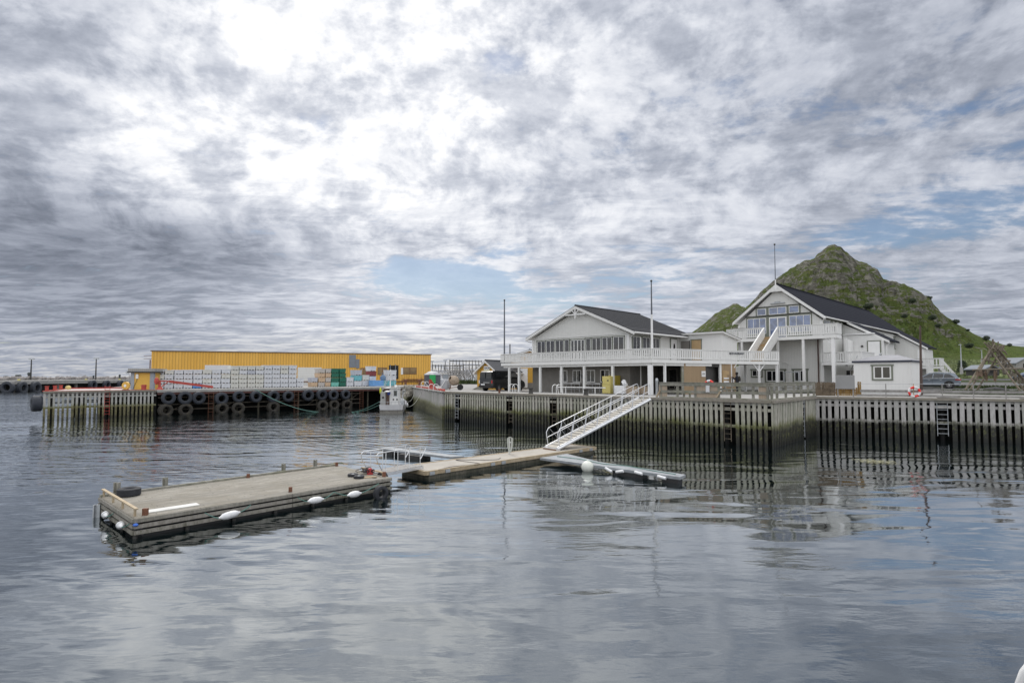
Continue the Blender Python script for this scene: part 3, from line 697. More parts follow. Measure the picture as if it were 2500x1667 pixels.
# tyre fenders
def tyre_mb(R=.72, r=.24, sq=1.15, seg=26):
    mb = MB(); prof = [(R*.5, -.2), (R*.62, -.27), (R*.86, -.27), (R, -.2), (R, .2), (R*.86, .27), (R*.62, .27), (R*.5, .2), (R*.46, 0), (R*.5, -.2)]
    mb.lathe([(a, b*sq) for a, b in prof], (0, 0, 0), (0, 1, 0), seg); return mb
t_proto = None
M['rubber_blue'] = plain('sun-faded tyre', (.026, .031, .043), .65, .2, 4, 0, .2, (.1, .11, .12), .4)
# dark pier section with hanging tyres
t = thing('dark_pier', 'long dark pier section with steel beams under the tub storage', 'pier', (*PA.w(9.35, 0), 0))
mb = MB(); mb.ext([(*PA.w(a, b), 2.4) for a, b in ((9.35, -.1), (40.6, -.1), (40.6, 4.8), (9.35, 4.8))], (0, 0, .274)); mb.build('deck', 'concrete', t, world=True)
mb = MB(); mb.bar((*PA.w(9.4, -.02), 2.26), (*PA.w(40.5, -.02), 2.26), .22, .2); mb.build('edge_girder', plain('dull red girder', (.10, .045, .04), .8, .3, 2), t, world=True)
mb = MB()
for k in range(13): mb.tube([(*PA.w(10.2+k*2.45, .25), -1), (*PA.w(10.2+k*2.45, .25), 2.2)], .11, 8)
mb.build('pile', plain('weedy steel pile', (.06, .055, .04), .9, .35), t, world=True)
mb = MB()
for z, b in ((1.85, .1), (1.1, .1), (.55, .15)): mb.bar((*PA.w(9.5, b), z), (*PA.w(33.5, b), z), .06, .07)
for k in range(5): mb.bar((*PA.w(11+k*5, .3), .5), (*PA.w(13.5+k*5, .3), 1.9), .05, .05)
mb.build('cross_rail', plain('weedy steel rail', (.12, .105, .085), .9, .35), t, world=True)
TG = 'tyre fenders hung along the dark pier'
UP = [411, 451.7, 484.7, 540, 582.8, 624.4, 667, 703.5, 751.5, 785.2, 813.4, 843.2]; LO = [404, 453, 541.4, 581.5, 666.3, 787, 814.7, 846.4]
proto_u = tyre_mb(.70).build('tyre', 'rubber_blue', smooth=True); proto_l = tyre_mb(.70).build('tyre', 'rubber_weed', smooth=True)
for i, px in enumerate(UP):
    o = proto_u if i == 0 else proto_u.copy()
    if i: COL.objects.link(o)
    yy = 972.2 - (px-411)*.0205 + (2.4 if px in (540,) else 0) + random.uniform(-1.3, 1.6)
    a, z = PA.py(px, yy, -.36); o.location = (*PA.w(a, -.36), z); o.rotation_euler = (random.uniform(-.12, .12), random.random()*6, radians(45)+random.uniform(-.15, .15)); s_ = .95+random.uniform(-.08, .07); o.scale = (s_,)*3
    tag(o, f'dark tyre fender, {ordinal(i+1)} from the left in the upper row on the dark pier', 'tyre', TG)
for i, px in enumerate(LO):
    o = proto_l if i == 0 else proto_l.copy()
    if i: COL.objects.link(o)
    a, z = PA.py(px, 1001.5-(px-404)*.031, -.36); o.location = (*PA.w(a, -.36), z); o.rotation_euler = (random.uniform(-.15, .15), random.random()*6, radians(45)+random.uniform(-.15, .15))
    tag(o, f'weed-grown tyre fender, {ordinal(i+1)} from the left in the lower row at the waterline', 'tyre', TG)
o = proto_u.copy(); COL.objects.link(o); o.scale = (1.08, 1.3, 1.08); a = PA.w(-.42, .5); o.location = (*a, 1.55); o.rotation_euler = (0, 0, radians(-45)); tag(o, 'very large black tyre fender on the outer end of the pier head', 'tyre', TG)
mb = MB()
for px in UP:
    a, z = PA.py(px, 972.2-(px-411)*.0205, -.3)
    for s_ in (-.28, .28): mb.tube([(*PA.w(a+s_, -.1), 2.45), (*PA.w(a+s_*.7, -.3), z+.6)], .025, 5)
mb.build('chain', 'rust', t, world=True)
for k, px in enumerate((514, 722, 881)):
    a = PA.py(px, 960, 0)[0]; ladder(PA.w(a, -.05), (.7071, .7071), ['thin rusty ladder between the third and fourth tyres of the dark pier', 'thin rusty ladder in the middle of the dark pier', 'tall rusty ladder at the right end of the dark pier near the boat'][k], LG, .0, 2.4, .5, 'rust', out=.12)
# ------------------------------------------------------------------ warehouse
W0 = G(370.3, 857.2, 8.0); W1 = G(1052, 866.1, 8.0); WF = Fr(W0, math.degrees(atan2(W1[1]-W0[1], W1[0]-W0[0]))); WL = hypot(W1[0]-W0[0], W1[1]-W0[1])
t = place(WF, 'warehouse', 'long low yellow corrugated warehouse with rust stains behind the stacked tubs', 'warehouse', QZ)
H8 = 8.0-QZ
def m_corr():
    m, t_, b = new_mat('yellow corrugated sheet'); co = t_.n('ShaderNodeTexCoord').outputs['Object']; x, y, z = t_.sep(co)
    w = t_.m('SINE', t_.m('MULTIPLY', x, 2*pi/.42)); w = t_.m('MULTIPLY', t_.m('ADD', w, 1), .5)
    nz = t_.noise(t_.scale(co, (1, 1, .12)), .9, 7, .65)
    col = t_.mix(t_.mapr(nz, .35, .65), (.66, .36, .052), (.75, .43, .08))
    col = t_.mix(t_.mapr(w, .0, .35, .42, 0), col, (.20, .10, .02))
    rust = t_.m('MULTIPLY', t_.mapr(t_.noise(t_.scale(co, (2.2, 1, .35)), 1.1, 7, .7), .50, .66), t_.mapr(z, 1.9, .6, 0, 1))
    rust = t_.m('MAXIMUM', rust, t_.mapr(t_.noise(t_.scale(co, (1, 1, .3)), 1.3, 6, .7), .69, .76, 0, .7))
    col = t_.mix(rust, col, (.17, .06, .02))
    t_.L.new(col, b.inputs['Base Color']); b.inputs['Roughness'].default_value = .6; bump(t_, b, w, .7, .05); return m
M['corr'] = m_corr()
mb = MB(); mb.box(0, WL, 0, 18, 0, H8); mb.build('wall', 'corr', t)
mb = MB(); mb.box(-.15, WL+.15, -.12, 18.2, H8-.02, H8+.14); mb.build('roof', plain('rusty roof edge', (.16, .12, .09), .8, .3), t)
def wrect(fr, x0, x1, y0, y1, b=0): a0, z0 = fr.py(x0, y1, b); a1, z1 = fr.py(x1, y0, b); return a0, a1, z0, z1
def add_panel(x0, x1, y0, y1, nm, mat, d=.08):
    a0, a1, z0, z1 = wrect(WF, x0, x1, y0, y1); m2 = MB(); m2.box(a0, a1, -d, .02, z0-QZ, z1-QZ); return m2.build(nm, mat, t)
M['grey_sheet'] = plain('grey sheet', (.17, .19, .22), .5, .08)
add_panel(852, 869, 866.5, 897, 'patch_panel', 'grey_sheet'); add_panel(869, 877.5, 877, 899, 'patch_panel', 'grey_sheet', .11)
M['shutter'] = boards('white shutter', (.66, .66, .64), .28, .5, .35, (.5, .5, .46), .3, 'z')
add_panel(726, 785, 897, 943, 'roller_door', 'shutter'); add_panel(500, 563, 891.5, 905, 'wall_panel', plain('white sheet', (.6, .6, .61), .5, .08))
add_panel(949, 973, 892, 925, 'doorway', 'dark', .06)
for x in (952.5, 965): add_panel(x-1, x+1, 890, 930, 'door_post', 'grey_sheet', .2)
for k, (x0, x1, y0, y1) in enumerate(((922, 945, 897, 915), (984, 1017, 897, 913.5), (880, 896, 898, 915))):
    w_ = add_panel(x0, x1, y0, y1, 'window', 'rust', .05); a0, a1, z0, z1 = wrect(WF, x0+.8, x1-.8, y0+.8, y1-.8); m2 = MB(); m2.box(a0, (a0+a1)/2-.05, -.07, .02, z0-QZ, z1-QZ); m2.box((a0+a1)/2+.05, a1, -.07, .02, z0-QZ, z1-QZ); m2.build('pane', plain('dusty brown window', (.22, .15, .07), .3, .35, 1.2), w_)
add_panel(978.5, 984, 898, 914, 'wall_panel', 'white')
m2 = MB(); a0, z0 = WF.py(378, 868); a1, z1 = WF.py(470, 866)
m2.box(WF.py(560, 930)[0], WL-2, -.18, 0, .55, .7); m2.box(WF.py(985, 930)[0], WL-1, -.3, 0, .9, 1.02); m2.build('wall_beam', 'rust', t)
m2 = MB(); 
for z_ in (H8-.75, H8-1.15): m2.bar((-1.1, .3, z_), (0, .3, z_+.05), .06, .06)
m2.bar((-.25, .4, H8-3.6), (-.25, .4, H8-1.3), .12, .12); m2.build('bracket', 'rust', t)
# fish tubs --------------------------------------------------------------------
TUBC = {'white': (.62, .64, .68), 'ivory': (.62, .62, .58), 'grey': (.46, .48, .54), 'blue': (.10, .28, .62), 'tan': (.58, .42, .28), 'palegrey': (.5, .47, .44), 'green': (.012, .13, .085), 'mint': (.18, .52, .44), 'cyan': (.16, .46, .52), 'red': (.22, .045, .05)}
for k, v in TUBC.items(): M['tub_'+k] = plain(k+' tub plastic', v, .55, .06, 2, 0, .05, tuple(q*.55 for q in v), .22)
TUBM = {}
def tub(col, w, h, d, loc, rz, label, group):
    key = (col, round(w, 2), round(h, 2))
    if key not in TUBM:
        mb = MB(); i = .045
        vs = [(i, 0+i*.6, .07), (w-i, i*.6, .07), (w-i, d-i, .07), (i, d-i, .07), (0, 0, h-.10), (w, 0, h-.10), (w, d, h-.10), (0, d, h-.10)]
        mb.add(vs, [(0, 3, 2, 1), (0, 1, 5, 4), (1, 2, 6, 5), (2, 3, 7, 6), (3, 0, 4, 7)])
        mb.box(-.012, w+.012, -.02, d+.012, h-.1, h-.012)
        for a, b in ((.08, .3), (.42, .58), (.7, .92)): mb.box(a*w, b*w, .04, d-.05, .0, .07)
        mb.cur = 1
        for a, b in ((.2, .42), (.58, .8)): mb.box(a*w, b*w, -.006, .05, .035, .10)
        TUBM[key] = mb.build('fish_tub', ['tub_'+col, 'dark'])
        o = TUBM[key]
    else: o = TUBM[key].copy(); COL.objects.link(o)
    o.location = loc; o.rotation_euler = (random.uniform(-.006, .006), random.uniform(-.006, .006), rz+random.uniform(-.02, .02)); tag(o, label, 'tub', group)
ROWB = Fr(PA.w(0, 4.4), 46.6)      # the line the tubs stand on
def column(x0, x1, ybase, ytop, cols, desc, group, bo=0):
    n = len(cols); a0 = ROWB.py(x0, 940, bo)[0]; a1 = ROWB.py(x1, 940, bo)[0]; zt = ROWB.py((x0+x1)/2, ytop, bo)[1]
    w = (a1-a0)*.95; h = (zt-QZ)/n
    for k, c in enumerate(cols):
        lay = 'topmost' if k == n-1 else ['bottom', 'second-layer', 'third-layer', 'fourth-layer'][k]
        if w > .2: tub(c, w, h, 1.15, (*ROWB.w(a0+random.uniform(-.02, .02), bo+random.uniform(-.04, .04)), QZ+k*h), ROWB.a, f'{lay} {CN[c]} tub in {desc}', group)
CN = {'white': 'white', 'ivory': 'off-white', 'grey': 'light grey', 'blue': 'blue', 'tan': 'peach-coloured', 'palegrey': 'greyish beige', 'green': 'dark green', 'mint': 'mint green', 'cyan': 'pale cyan', 'red': 'dark red'}
GW = 'white fish tubs stacked on the pier'
rs = random.Random(3)
for i in range(8):
    x0 = 378.5+i*23.1; cs = [rs.choice(['white', 'white', 'ivory', 'white']) for _ in range(4)]
    if i == 4: cs[0] = 'blue'
    column(x0, x0+23.1, 950, 903-i*.25, cs, f'the {ordinal(i+1)} stack from left of the four-high row', GW)
for i in range(4):
    x0 = 563.5+i*20.2; column(x0, x0+20.2, 947, 892.8, [rs.choice(['ivory', 'white', 'ivory', 'grey']) if k == 3 else 'ivory' for k in range(5)], f'the {ordinal(i+1)} stack from left of the five-high off-white row', GW)
for i in range(4):
    x0 = 644.5+i*20.1; column(x0, x0+20.1, 946, 891.4, ['white', 'white', 'white', 'ivory' if i == 2 else 'white', 'ivory' if i == 2 else 'white'], f'the {ordinal(i+1)} stack from left of the tall bright row', GW)
column(724.8, 742.4, 944, 922.8, ['white', 'white'], 'the low two-high stack left of the white shutter', GW)
GC = 'coloured fish tubs stacked on the pier'
column(761, 776.5, 943.5, 921.5, ['tan', 'grey'], 'the low stack right of the white shutter', GC)
column(777.4, 794.2, 943, 899.5, ['palegrey', 'tan', 'tan', 'palegrey'], 'the left peach stack beside the green tubs', GC)
column(794.6, 808.4, 943, 899.5, ['tan', 'palegrey', 'tan', 'palegrey'], 'the right peach stack touching the green tubs', GC)
column(808.8, 828.2, 942.6, 899.3, ['mint', 'green', 'green', 'green'], 'the left green stack', GC)
column(828.8, 845.2, 942.4, 899.5, ['green', 'green', 'green', 'green'], 'the right green stack', GC)
column(845.8, 864.0, 942, 920.6, ['white', 'white'], 'the low white stack right of the green tubs', GC)
column(865, 884.2, 941.5, 903, ['white', 'cyan', 'grey'], 'the stack with a cyan middle tub', GC)
column(884.6, 902, 941, 915, ['white', 'ivory'], 'the two-high stack between the cyan and red ones', GC)
column(902.4, 919.5, 941, 893.8, ['grey', 'white', 'red', 'white'], 'the stack with one dark red tub', GC)
column(946, 968.6, 940.5, 903.2, ['cyan', 'white', 'white'], 'the stack behind the boat mast with a cyan base', GC)
a0 = ROWB.py(910.5, 935, -1.4)[0]; a1 = ROWB.py(937, 935, -1.4)[0]
mb = MB(); zt = ROWB.py(924, 928.6, -1.4)[1]-QZ; mb.box(0, a1-a0, 0, 1.1, .05, zt); mb.box(-.03, a1-a0+.03, -.03, 1.13, zt-.1, zt+.01)
for k in range(7): mb.box((a1-a0)*(.06+k*.14), (a1-a0)*(.09+k*.14), -.03, .02, .08, zt-.12)
top('blue_container', mb, plain('light blue plastic', (.16, .36, .68), .5, .08), 'wide light blue ribbed container in front of the red tub stack', 'container', (0, 0, 0)); bpy.data.objects['blue_container'].location = (*ROWB.w(a0, -1.4), QZ); bpy.data.objects['blue_container'].rotation_euler = (0, 0, ROWB.a)
mb = MB(); p = ROWB.w(ROWB.py(930, 930, -1.0)[0], -1.0); mb.tube([(0, 0, 0), (.2, 0, 1.1), (.75, 0, 0)], .06, 6); mb.ell((.3, 0, .35), .45, .3, .45, 10, 7); top('blue_tarp', mb, plain('blue tarpaulin', (.12, .2, .32), .7, .2), 'crumpled blue tarpaulin heaped on the light blue container', 'tarpaulin', (*p, QZ+.9))
# red loading arm
t = thing('loading_crane', 'dark red hinged loading arm in front of the leftmost white tubs', 'crane', (*G(390, 951.0), QZ))
o_ = G(390, 951); CF = Fr(o_, 46)
def cz(px, py): a, z = CF.py(px, py, 0); return (*CF.w(a, 0), z)
mb = MB(); mb.tube([cz(389.5, 951.0), cz(389.5, 930)], .13, 8); mb.lathe([(.35, 0), (.3, .12), (.14, .3)], (*o_, QZ), n=10); mb.build('post', 'redsteel', t, world=True)
mb = MB(); mb.bar(cz(389, 929.5), cz(420, 931), .14, .14); mb.bar(cz(414, 931), cz(519, 944.5), .2, .26); mb.bar(cz(519, 942.5), cz(519, 947), .1, .1); mb.build('boom', 'redsteel', t, world=True)
mb = MB(); mb.bar(cz(393, 945), cz(412, 930.5), .08, .08); mb.tube([cz(517, 946), cz(517, 972)], .02, 5); mb.build('strut', 'redsteel', t, world=True)
mb = MB(); c = cz(382.5, 930); mb.ell(c, .24, .24, .4, 10, 7); mb.build('counterweight', 'redsteel', t, world=True)
# small yellow hut
HU = Fr(G(374, 950.4), 8); L_ = HU.loc(G(321.5, 950))[0]
t = place(HU, 'pier_hut', 'small yellow flat-roofed hut with grey corners at the left end of the tub rows', 'hut', QZ)
a0, z1 = HU.py(318.5, 907.5, 0); zt = z1-QZ
mb = MB(); mb.box(a0+.1, 0, 0, 2.6, 0, zt); mb.build('wall', plain('hut yellow', (.60, .36, .06), .6, .06, 2, 0, .05), t)
M['hut_grey'] = plain('hut grey', (.26, .29, .33), .6, .08)
mb = MB(); mb.box(a0+.05, a0+.42, -.03, .3, 0, zt); mb.build('corner_board', 'hut_grey', t)
mb = MB(); mb.box(-.36, .04, -.03, .3, 0, zt); mb.build('corner_board', 'hut_grey', t)
mb = MB(); mb.box(a0-.15, .2, -.25, 2.8, zt-.0, zt+.36); mb.build('roof', boards('grey fascia', (.3, .3, .29), .2, .7, .4), t)
mb = MB(); mb.box(a0-.22, .27, -.3, 2.85, zt-.1, zt+.03); mb.build('eave_trim', 'black', t)
mb = MB(); mb.box(a0+.6, a0+.85, -.1, 0, zt-.75, zt-.25); mb.build('meter_box', 'white', t)
mb = MB(); mb.tube([(a0+.72, -.05, zt-.75), (a0+.7, -.05, 1.0), (a0+.45, -.06, .4), (a0+.35, -.06, 0)], .02, 5); mb.build('cable', 'black', t)
p = G(314.5, 947); t = thing('floodlight_mast', 'short pole with a round floodlight left of the small yellow hut', 'lamp', (*p, QZ))
mb = MB(); mb.tube([(0, 0, 0), (.0, 0, 1.6), (-.05, 0, 2.0)], .03, 6); mb.build('pole', 'steel', t)
mb = MB(); mb.lathe([(.0, 0), (.2, .03), (.26, .12), (.26, .16), (.0, .17)], (-.05, -.1, 1.95), (-.2, -1, .1), 16); mb.build('lamp_head', 'steel', t, smooth=True)
# ------------------------------------------------------------------ far pier, breakwater, masts
FP0 = G(28, 957.6, 0); FP1 = G(330, 947, 0)
t = thing('concrete_pier', 'distant grey concrete pier with huge tyres behind the pier head', 'pier', (*FP0, 0)); d = unit(FP0, FP1); nx, ny = d[1], -d[0]; L = hypot(FP1[0]-FP0[0], FP1[1]-FP0[1])
fr = Fr(FP0, math.degrees(atan2(d[1], d[0])))
z1 = 3.1
mb = MB(); mb.ext([(*fr.w(a, b), 2.1) for a, b in ((1, 0), (L+40, 0), (L+40, 16), (1, 16))], (0, 0, 1.0)); mb.build('deck', 'concrete', t, world=True)
mb = MB()
for k in range(14):
    for b in (1, 8, 15): mb.tube([(*fr.w(2+k*9, b), -1), (*fr.w(2+k*9, b), 2.1)], .5, 8)
mb.build('pile', 'concrete_wall', t, world=True)
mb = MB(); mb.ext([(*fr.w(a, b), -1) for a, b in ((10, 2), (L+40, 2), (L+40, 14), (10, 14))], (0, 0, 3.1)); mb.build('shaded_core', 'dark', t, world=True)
FG = 'huge tyres on the distant concrete pier'
for k, (px, py, rp) in enumerate(((54, 947, 15.5), (87, 947, 15.5), (226, 940.5, 13), (260, 940, 12), (294, 939.5, 11), (35, 946, 15))):
    a, z = fr.py(px, py, -.6); w3 = fr.w(a, -.6 if k < 5 else 1.0); D = hypot(*w3); R = rp*D/FPX/hypot(1, (px-1250)/FPX)*1.0
    o = proto_u.copy(); COL.objects.link(o); o.location = (*w3, z); o.scale = (R/.70, .8*R/.7, R/.70); o.rotation_euler = (0, 0, fr.a+(0 if k < 5 else pi/2)); tag(o, f'huge black tyre on the distant concrete pier, ' + ['left of the pair at its end', 'right of the pair at its end', 'behind the middle of the pier head', 'between two others above the yellow reel', 'nearest the yellow hut', 'edge-on at its outer tip'][k], 'tyre', FG)
for k, px in enumerate((46, 210, 292)):
    a, z = fr.py(px, 930, 2); mb = MB(); mb.lathe([(0, 0), (.4, 0), (.32, .35), (.42, .45), (0, .5)], n=10); top('bollard', mb, plain(f'pale yellow paint {k}', (.5, .45, .2), .7), f'yellow bollard on the distant concrete pier, {ordinal(k+1)} from the left', 'bollard', (*fr.w(a, 2), z1), 'yellow bollards on the distant concrete pier')
M['breakrock'] = plain('breakwater stone', (.27, .25, .24), .9, .35, .25, 0, .5)
B0 = G(-260, 941.5, 0); B1 = G(420, 938, 0)
rubble(B0, B1, -16, 3.3, 3200, 'grey boulder breakwater along the horizon at the far left', 'breakwater_rocks', None, (.8, 2.0), 'breakrock')
o = bpy.data.objects['breakwater_rocks']; o['kind'] = 'stuff'
if 'category' in o: del o['category']
mb = MB(); d = unit(B0, B1); LB = hypot(B1[0]-B0[0], B1[1]-B0[1]); fb = Fr(B0, math.degrees(atan2(d[1], d[0])))
mb.ext([(*fb.w(0, 1), -2), (*fb.w(0, 24), -2), (*fb.w(0, 20), 2.9), (*fb.w(0, 10), 3.0)], (d[0]*LB*2.2, d[1]*LB*2.2, 0)); struct('breakwater_bank', mb, 'breakrock')
def mast(px, yb, yt, Y, label, r=.16):
    b = atY(px, yb, Y); z1 = atY(px, yt, Y)[2]; t = thing('light_mast', label, 'light mast', b, 0, 'thin light masts on the far harbour side'); mb = MB(); mb.tube([(0, 0, -1), (0, 0, z1-b[2])], r, 7, radii=[r*1.3, r*.8]); mb.build('pole', 'dark_wall', t)
    mb = MB(); mb.box(-.9, .9, -.2, .2, z1-b[2]-.2, z1-b[2]+.25); mb.build('lamp_head', 'steel', t)
mast(75, 922, 876.5, 200, 'thin tall light mast at the far left beside the beacon', .2); mast(233.5, 922, 875, 205, 'thin tall light mast behind the pier head middle', .2)
mast(1055, 900, 882, 260, 'thin light mast just right of the yellow warehouse', .18); mast(1087, 902, 880, 260, 'thin light mast above the fish racks behind the portable toilet', .18)
for px, yt, label, w in ((70.5, 909, 'small dark beacon with a round top on the far breakwater', 1.4), (44, 914.5, 'square grey marker box on the far breakwater', 2.4), (13.5, 917.5, 'low dark marker at the far left of the breakwater', 1.8), (228, 916.5, 'tiny dark marker on the breakwater beside the second light mast', .8), (292, 914, 'small dark beacon on the breakwater left of the yellow hut', .9)):
    b = atY(px, 925, 300); z1 = atY(px, yt, 300)[2]-b[2]; mb = MB(); mb.lathe([(0, 0), (w*.55, 0), (w*.4, z1*.5), (w*.35, z1*.55), (w*.6, z1*.7), (w*.45, z1), (0, z1)], n=9); top('beacon', mb, plain('dark beacon paint', (.06, .07, .07), .7, .2), label, 'beacon', b, 'beacons and markers on the breakwater')
# ------------------------------------------------------------------ timber pontoon
def quad_ext(mb, c, z0, z1): mb.ext([(*p, z0) for p in c], (0, 0, z1-z0))
def lerp(p, q, f): return tuple(a+(b-a)*f for a, b in zip(p, q))
def rope(pts, r, n=24):           # smooth curve through points
    out = []
    P = [Vector(p) for p in pts]; P = [P[0]]+P+[P[-1]]
    for i in range(1, len(P)-2):
        for k in range(n//(len(P)-3)+2):
            t = k/(n//(len(P)-3)+2); a, b, c, d = P[i-1], P[i], P[i+1], P[i+2]
            out.append(.5*((2*b)+(-a+c)*t+(2*a-5*b+4*c-d)*t*t+(-a+3*b-3*c+d)*t**3))
    out.append(P[-2]); return out
def sag(p, q, s, n=8): return [(*lerp(p[:2], q[:2], k/n), p[2]+(q[2]-p[2])*k/n-s*4*(k/n)*(1-k/n)) for k in range(n+1)]
DZ = .5
DK = Fr(G(327.5, 1265.8, DZ), 45)
dA, dC, dD, dB = G(327.5, 1265.8, DZ), G(954.4, 1165.4, DZ), G(823, 1135.5, DZ), G(244, 1213, DZ)
def m_plank(name, ang, c1, c2, pitch=.14, blotch=(.2, .18, .14)):
    m, t, b = new_mat(name); po = t.n('ShaderNodeNewGeometry').outputs['Position']
    mp = t.n('ShaderNodeMapping'); t.L.new(po, mp.inputs[0]); mp.inputs['Rotation'].default_value = (0, 0, -radians(ang)); x, y, z = t.sep(mp.outputs[0])
    k = t.m('DIVIDE', y, pitch); fr_ = t.m('FRACT', k); wn = t.n('ShaderNodeTexWhiteNoise', noise_dimensions='1D'); t.L.new(t.m('FLOOR', k), wn.inputs['W'])
    # staggered butt joints
    jx = t.m('FRACT', t.m('ADD', t.m('DIVIDE', x, 2.3), wn.outputs[0])); joint = t.m('LESS_THAN', jx, .006)
    g = t.m('MAXIMUM', t.m('LESS_THAN', fr_, .13), joint)
    n1 = t.noise(t.scale(mp.outputs[0], (.6, 5, 1)), 4, 8, .7); n2 = t.noise(po, .9, 6, .65)
    col = t.mix(t.mapr(n1, .36, .64), c2, c1); col = t.mix(t.m('MULTIPLY', wn.outputs[0], .85), col, tuple(v*.5 for v in c1)); col = t.mix(t.mapr(n2, .45, .62, 0, .65), col, blotch)
    col = t.mix(t.m('MULTIPLY', g, .75), col, (.03, .028, .022)); sp = t.noise(po, 14, 3, .5); col = t.mix(t.mapr(sp, .72, .76, 0, .5), col, (.6, .6, .56))
    t.L.new(col, b.inputs['Base Color']); b.inputs['Roughness'].default_value = .85; bump(t, b, t.m('SUBTRACT', n1, g), .5, .012); return m
M['plank45'] = m_plank('grey decking', 45, (.42, .395, .345), (.17, .155, .125), .16)
M['side_timber'] = tide('splashed side timber', (.34, .325, .29), (.17, .16, .135), (.13, .13, .06), (.06, .058, .04), (.015, .015, .012), .12, .05, -.2)
t = thing('pontoon', 'large floating timber pontoon with weathered grey deck in the foreground', 'pontoon', (*dA, 0))
mb = MB(); quad_ext(mb, [dA, dC, dD, dB], DZ-.07, DZ); mb.build('deck', 'plank45', t, world=True)
ins = lambda c, k: [lerp(p, (sum(q[0] for q in c)/4, sum(q[1] for q in c)/4), k) for p in c]
cc = [dA, dC, dD, dB]
mb = MB(); quad_ext(mb, ins(cc, .06), -.3, DZ-.08); mb.build('float', 'black', t, world=True)
for (P, Q) in ((dA, dC), (dA, dB), (dC, dD), (dB, dD)):
    for z0, z1 in ((.395, .49), (.25, .345), (.10, .195)):
        d = unit(P, Q); n_ = (d[1], -d[0]) if (P, Q) in ((dA, dC), (dC, dD)) else (-d[1], d[0])
        # each course is two butted lengths
        for f0, f1 in ((0, .53), (.532, 1)):
            a = lerp(P, Q, f0); b = lerp(P, Q, f1); m2 = MB(); o1 = .035+random.uniform(-.004, .004)
            m2.bar((a[0]-n_[0]*o1*0+n_[0]*.02, a[1]+n_[1]*.02, (z0+z1)/2), (b[0]+n_[0]*.02, b[1]+n_[1]*.02, (z0+z1)/2), .05, z1-z0); m2.build('side_board', 'side_timber', t, world=True)
    L = hypot(Q[0]-P[0], Q[1]-P[1])
    for k in range(int(L/1.2)+1): a = along(P, Q, min(L-.05, k*1.2+.05)); m2 = MB(); m2.bar((a[0]-n_[0]*.04, a[1]-n_[1]*.04, -.05), (a[0]-n_[0]*.04, a[1]-n_[1]*.04, .48), .07, .07); m2.build('side_stud', 'dark_wall', t, world=True)
mb = MB(); mb.bar((*dB, DZ+.03), (*dD, DZ+.03), .1, .07); mb.build('edge_batten', 'weathered', t, world=True)
def post(px, yb, h, w, mat, name='post'):
    p = G(px, yb, DZ); mb = MB()
    if mat == 'weathered':   # H section with timber
        for s_ in (-1, 1): mb.bar((p[0]+s_*w*.36, p[1], DZ-.3), (p[0]+s_*w*.36, p[1], DZ+h), w*.22, w*.8)
        mb.bar((p[0], p[1], DZ-.3), (p[0], p[1], DZ+h-.02), w*.6, w*.3)
    else: mb.bar((p[0], p[1], DZ-.2), (p[0], p[1], DZ+h), w, w*.8)
    mb.build(name, mat, t, world=True)
for px, yb, h, w in ((285, 1207, .36, .15), (403, 1189, .31, .13), (692, 1151, .30, .13), (769.5, 1140, .29, .13)): post(px, yb, h, w, 'weathered')
for px, yb, h, w in ((606, 1166, .14, .09), (822, 1137.5, .15, .09), (354.6, 1257, .17, .115), (709, 1200.5, .15, .09), (938, 1163.5, .17, .11)): post(px, yb, h, w, 'rust', 'mooring_post')
M['new_wood'] = worn_wood('newer timber', (.50, .42, .30), (.36, .28, .18), None, (1, 1, 1))
def lowrail(P, Q, h, posts):
    m2 = MB(); m2.bar((*lerp(P, Q, -.02), DZ+h), (*lerp(P, Q, 1.02), DZ+h), .08, .035); m2.build('rail_board', 'new_wood', t, world=True)
    for f in posts: a = lerp(P, Q, f); m2 = MB(); m2.bar((*a, DZ), (*a, DZ+h-.018), .045, .045); m2.build('rail_post', 'new_wood', t, world=True)
lowrail(G(331, 1261, DZ), G(252, 1211.5, DZ), .2, (0.02, .36, .66, .98))
lowrail(G(935, 1163, DZ), G(885, 1150, DZ), .14, (.02, .5, .98))
mb = MB(); a = G(242, 1219, DZ); mb.bar((a[0]-.02, a[1], -.1), (a[0]-.02, a[1], .36), .13, .05, (0, 1, 0)); mb.bar((a[0]-.1, a[1]-.04, -.1), (a[0]-.1, a[1]-.04, .36), .03, .08, (0, 1, 0)); mb.build('corner_bracket', 'steel', t, world=True)
a, b, c, d_ = G(359, 1246, DZ), G(361, 1252.5, DZ), G(488, 1233, DZ), G(479, 1228.5, DZ)
mb = MB(); quad_ext(mb, [b, c, d_, a], DZ+.002, DZ+.02); top('loose_board', mb, plain('white board', (.6, .6, .58), .6, .1), 'long white board lying flat on the pontoon deck', 'board')
# tyre lying on deck
p = G(309, 1211, DZ); o = tyre_mb(.31, sq=.42).build('tyre', 'rubber', smooth=True); o.location = (p[0], p[1]+.1, DZ+.115); o.rotation_euler = (pi/2, 0, .3); tag(o, 'black car tyre lying flat on the left end of the pontoon', 'tyre')
for k, (px, py) in enumerate(((861.6, 1162.5), (876.4, 1167))):
    p = G(px, py, DZ); mb = MB(); mb.lathe([(0, 0), (.17, 0), (.185, .03), (.185, .075), (.16, .1), (.09, .1), (.08, .06), (0, .06)], n=20)
    mb.cur = 1; mb.lathe([(0, .061), (.07, .061), (.06, .09), (0, .09)], n=12); top('wheel', mb, ['rubber', 'steel'], ['small black wheel lying on the pontoon, farther from the edge', 'small black wheel lying on the pontoon, nearest the front edge'][k], 'wheel', (*p, DZ), 'loose wheels on the pontoon', smooth=True)
p = G(889, 1156, DZ); mb = MB(); rr = random.Random(5)
for k in range(9): mb.torus((rr.uniform(-.16, .16), rr.uniform(-.1, .1), .05+k*.018), rr.uniform(.1, .17), .014, (rr.uniform(-.3, .3), rr.uniform(-.3, .3), 1), 16, 5)
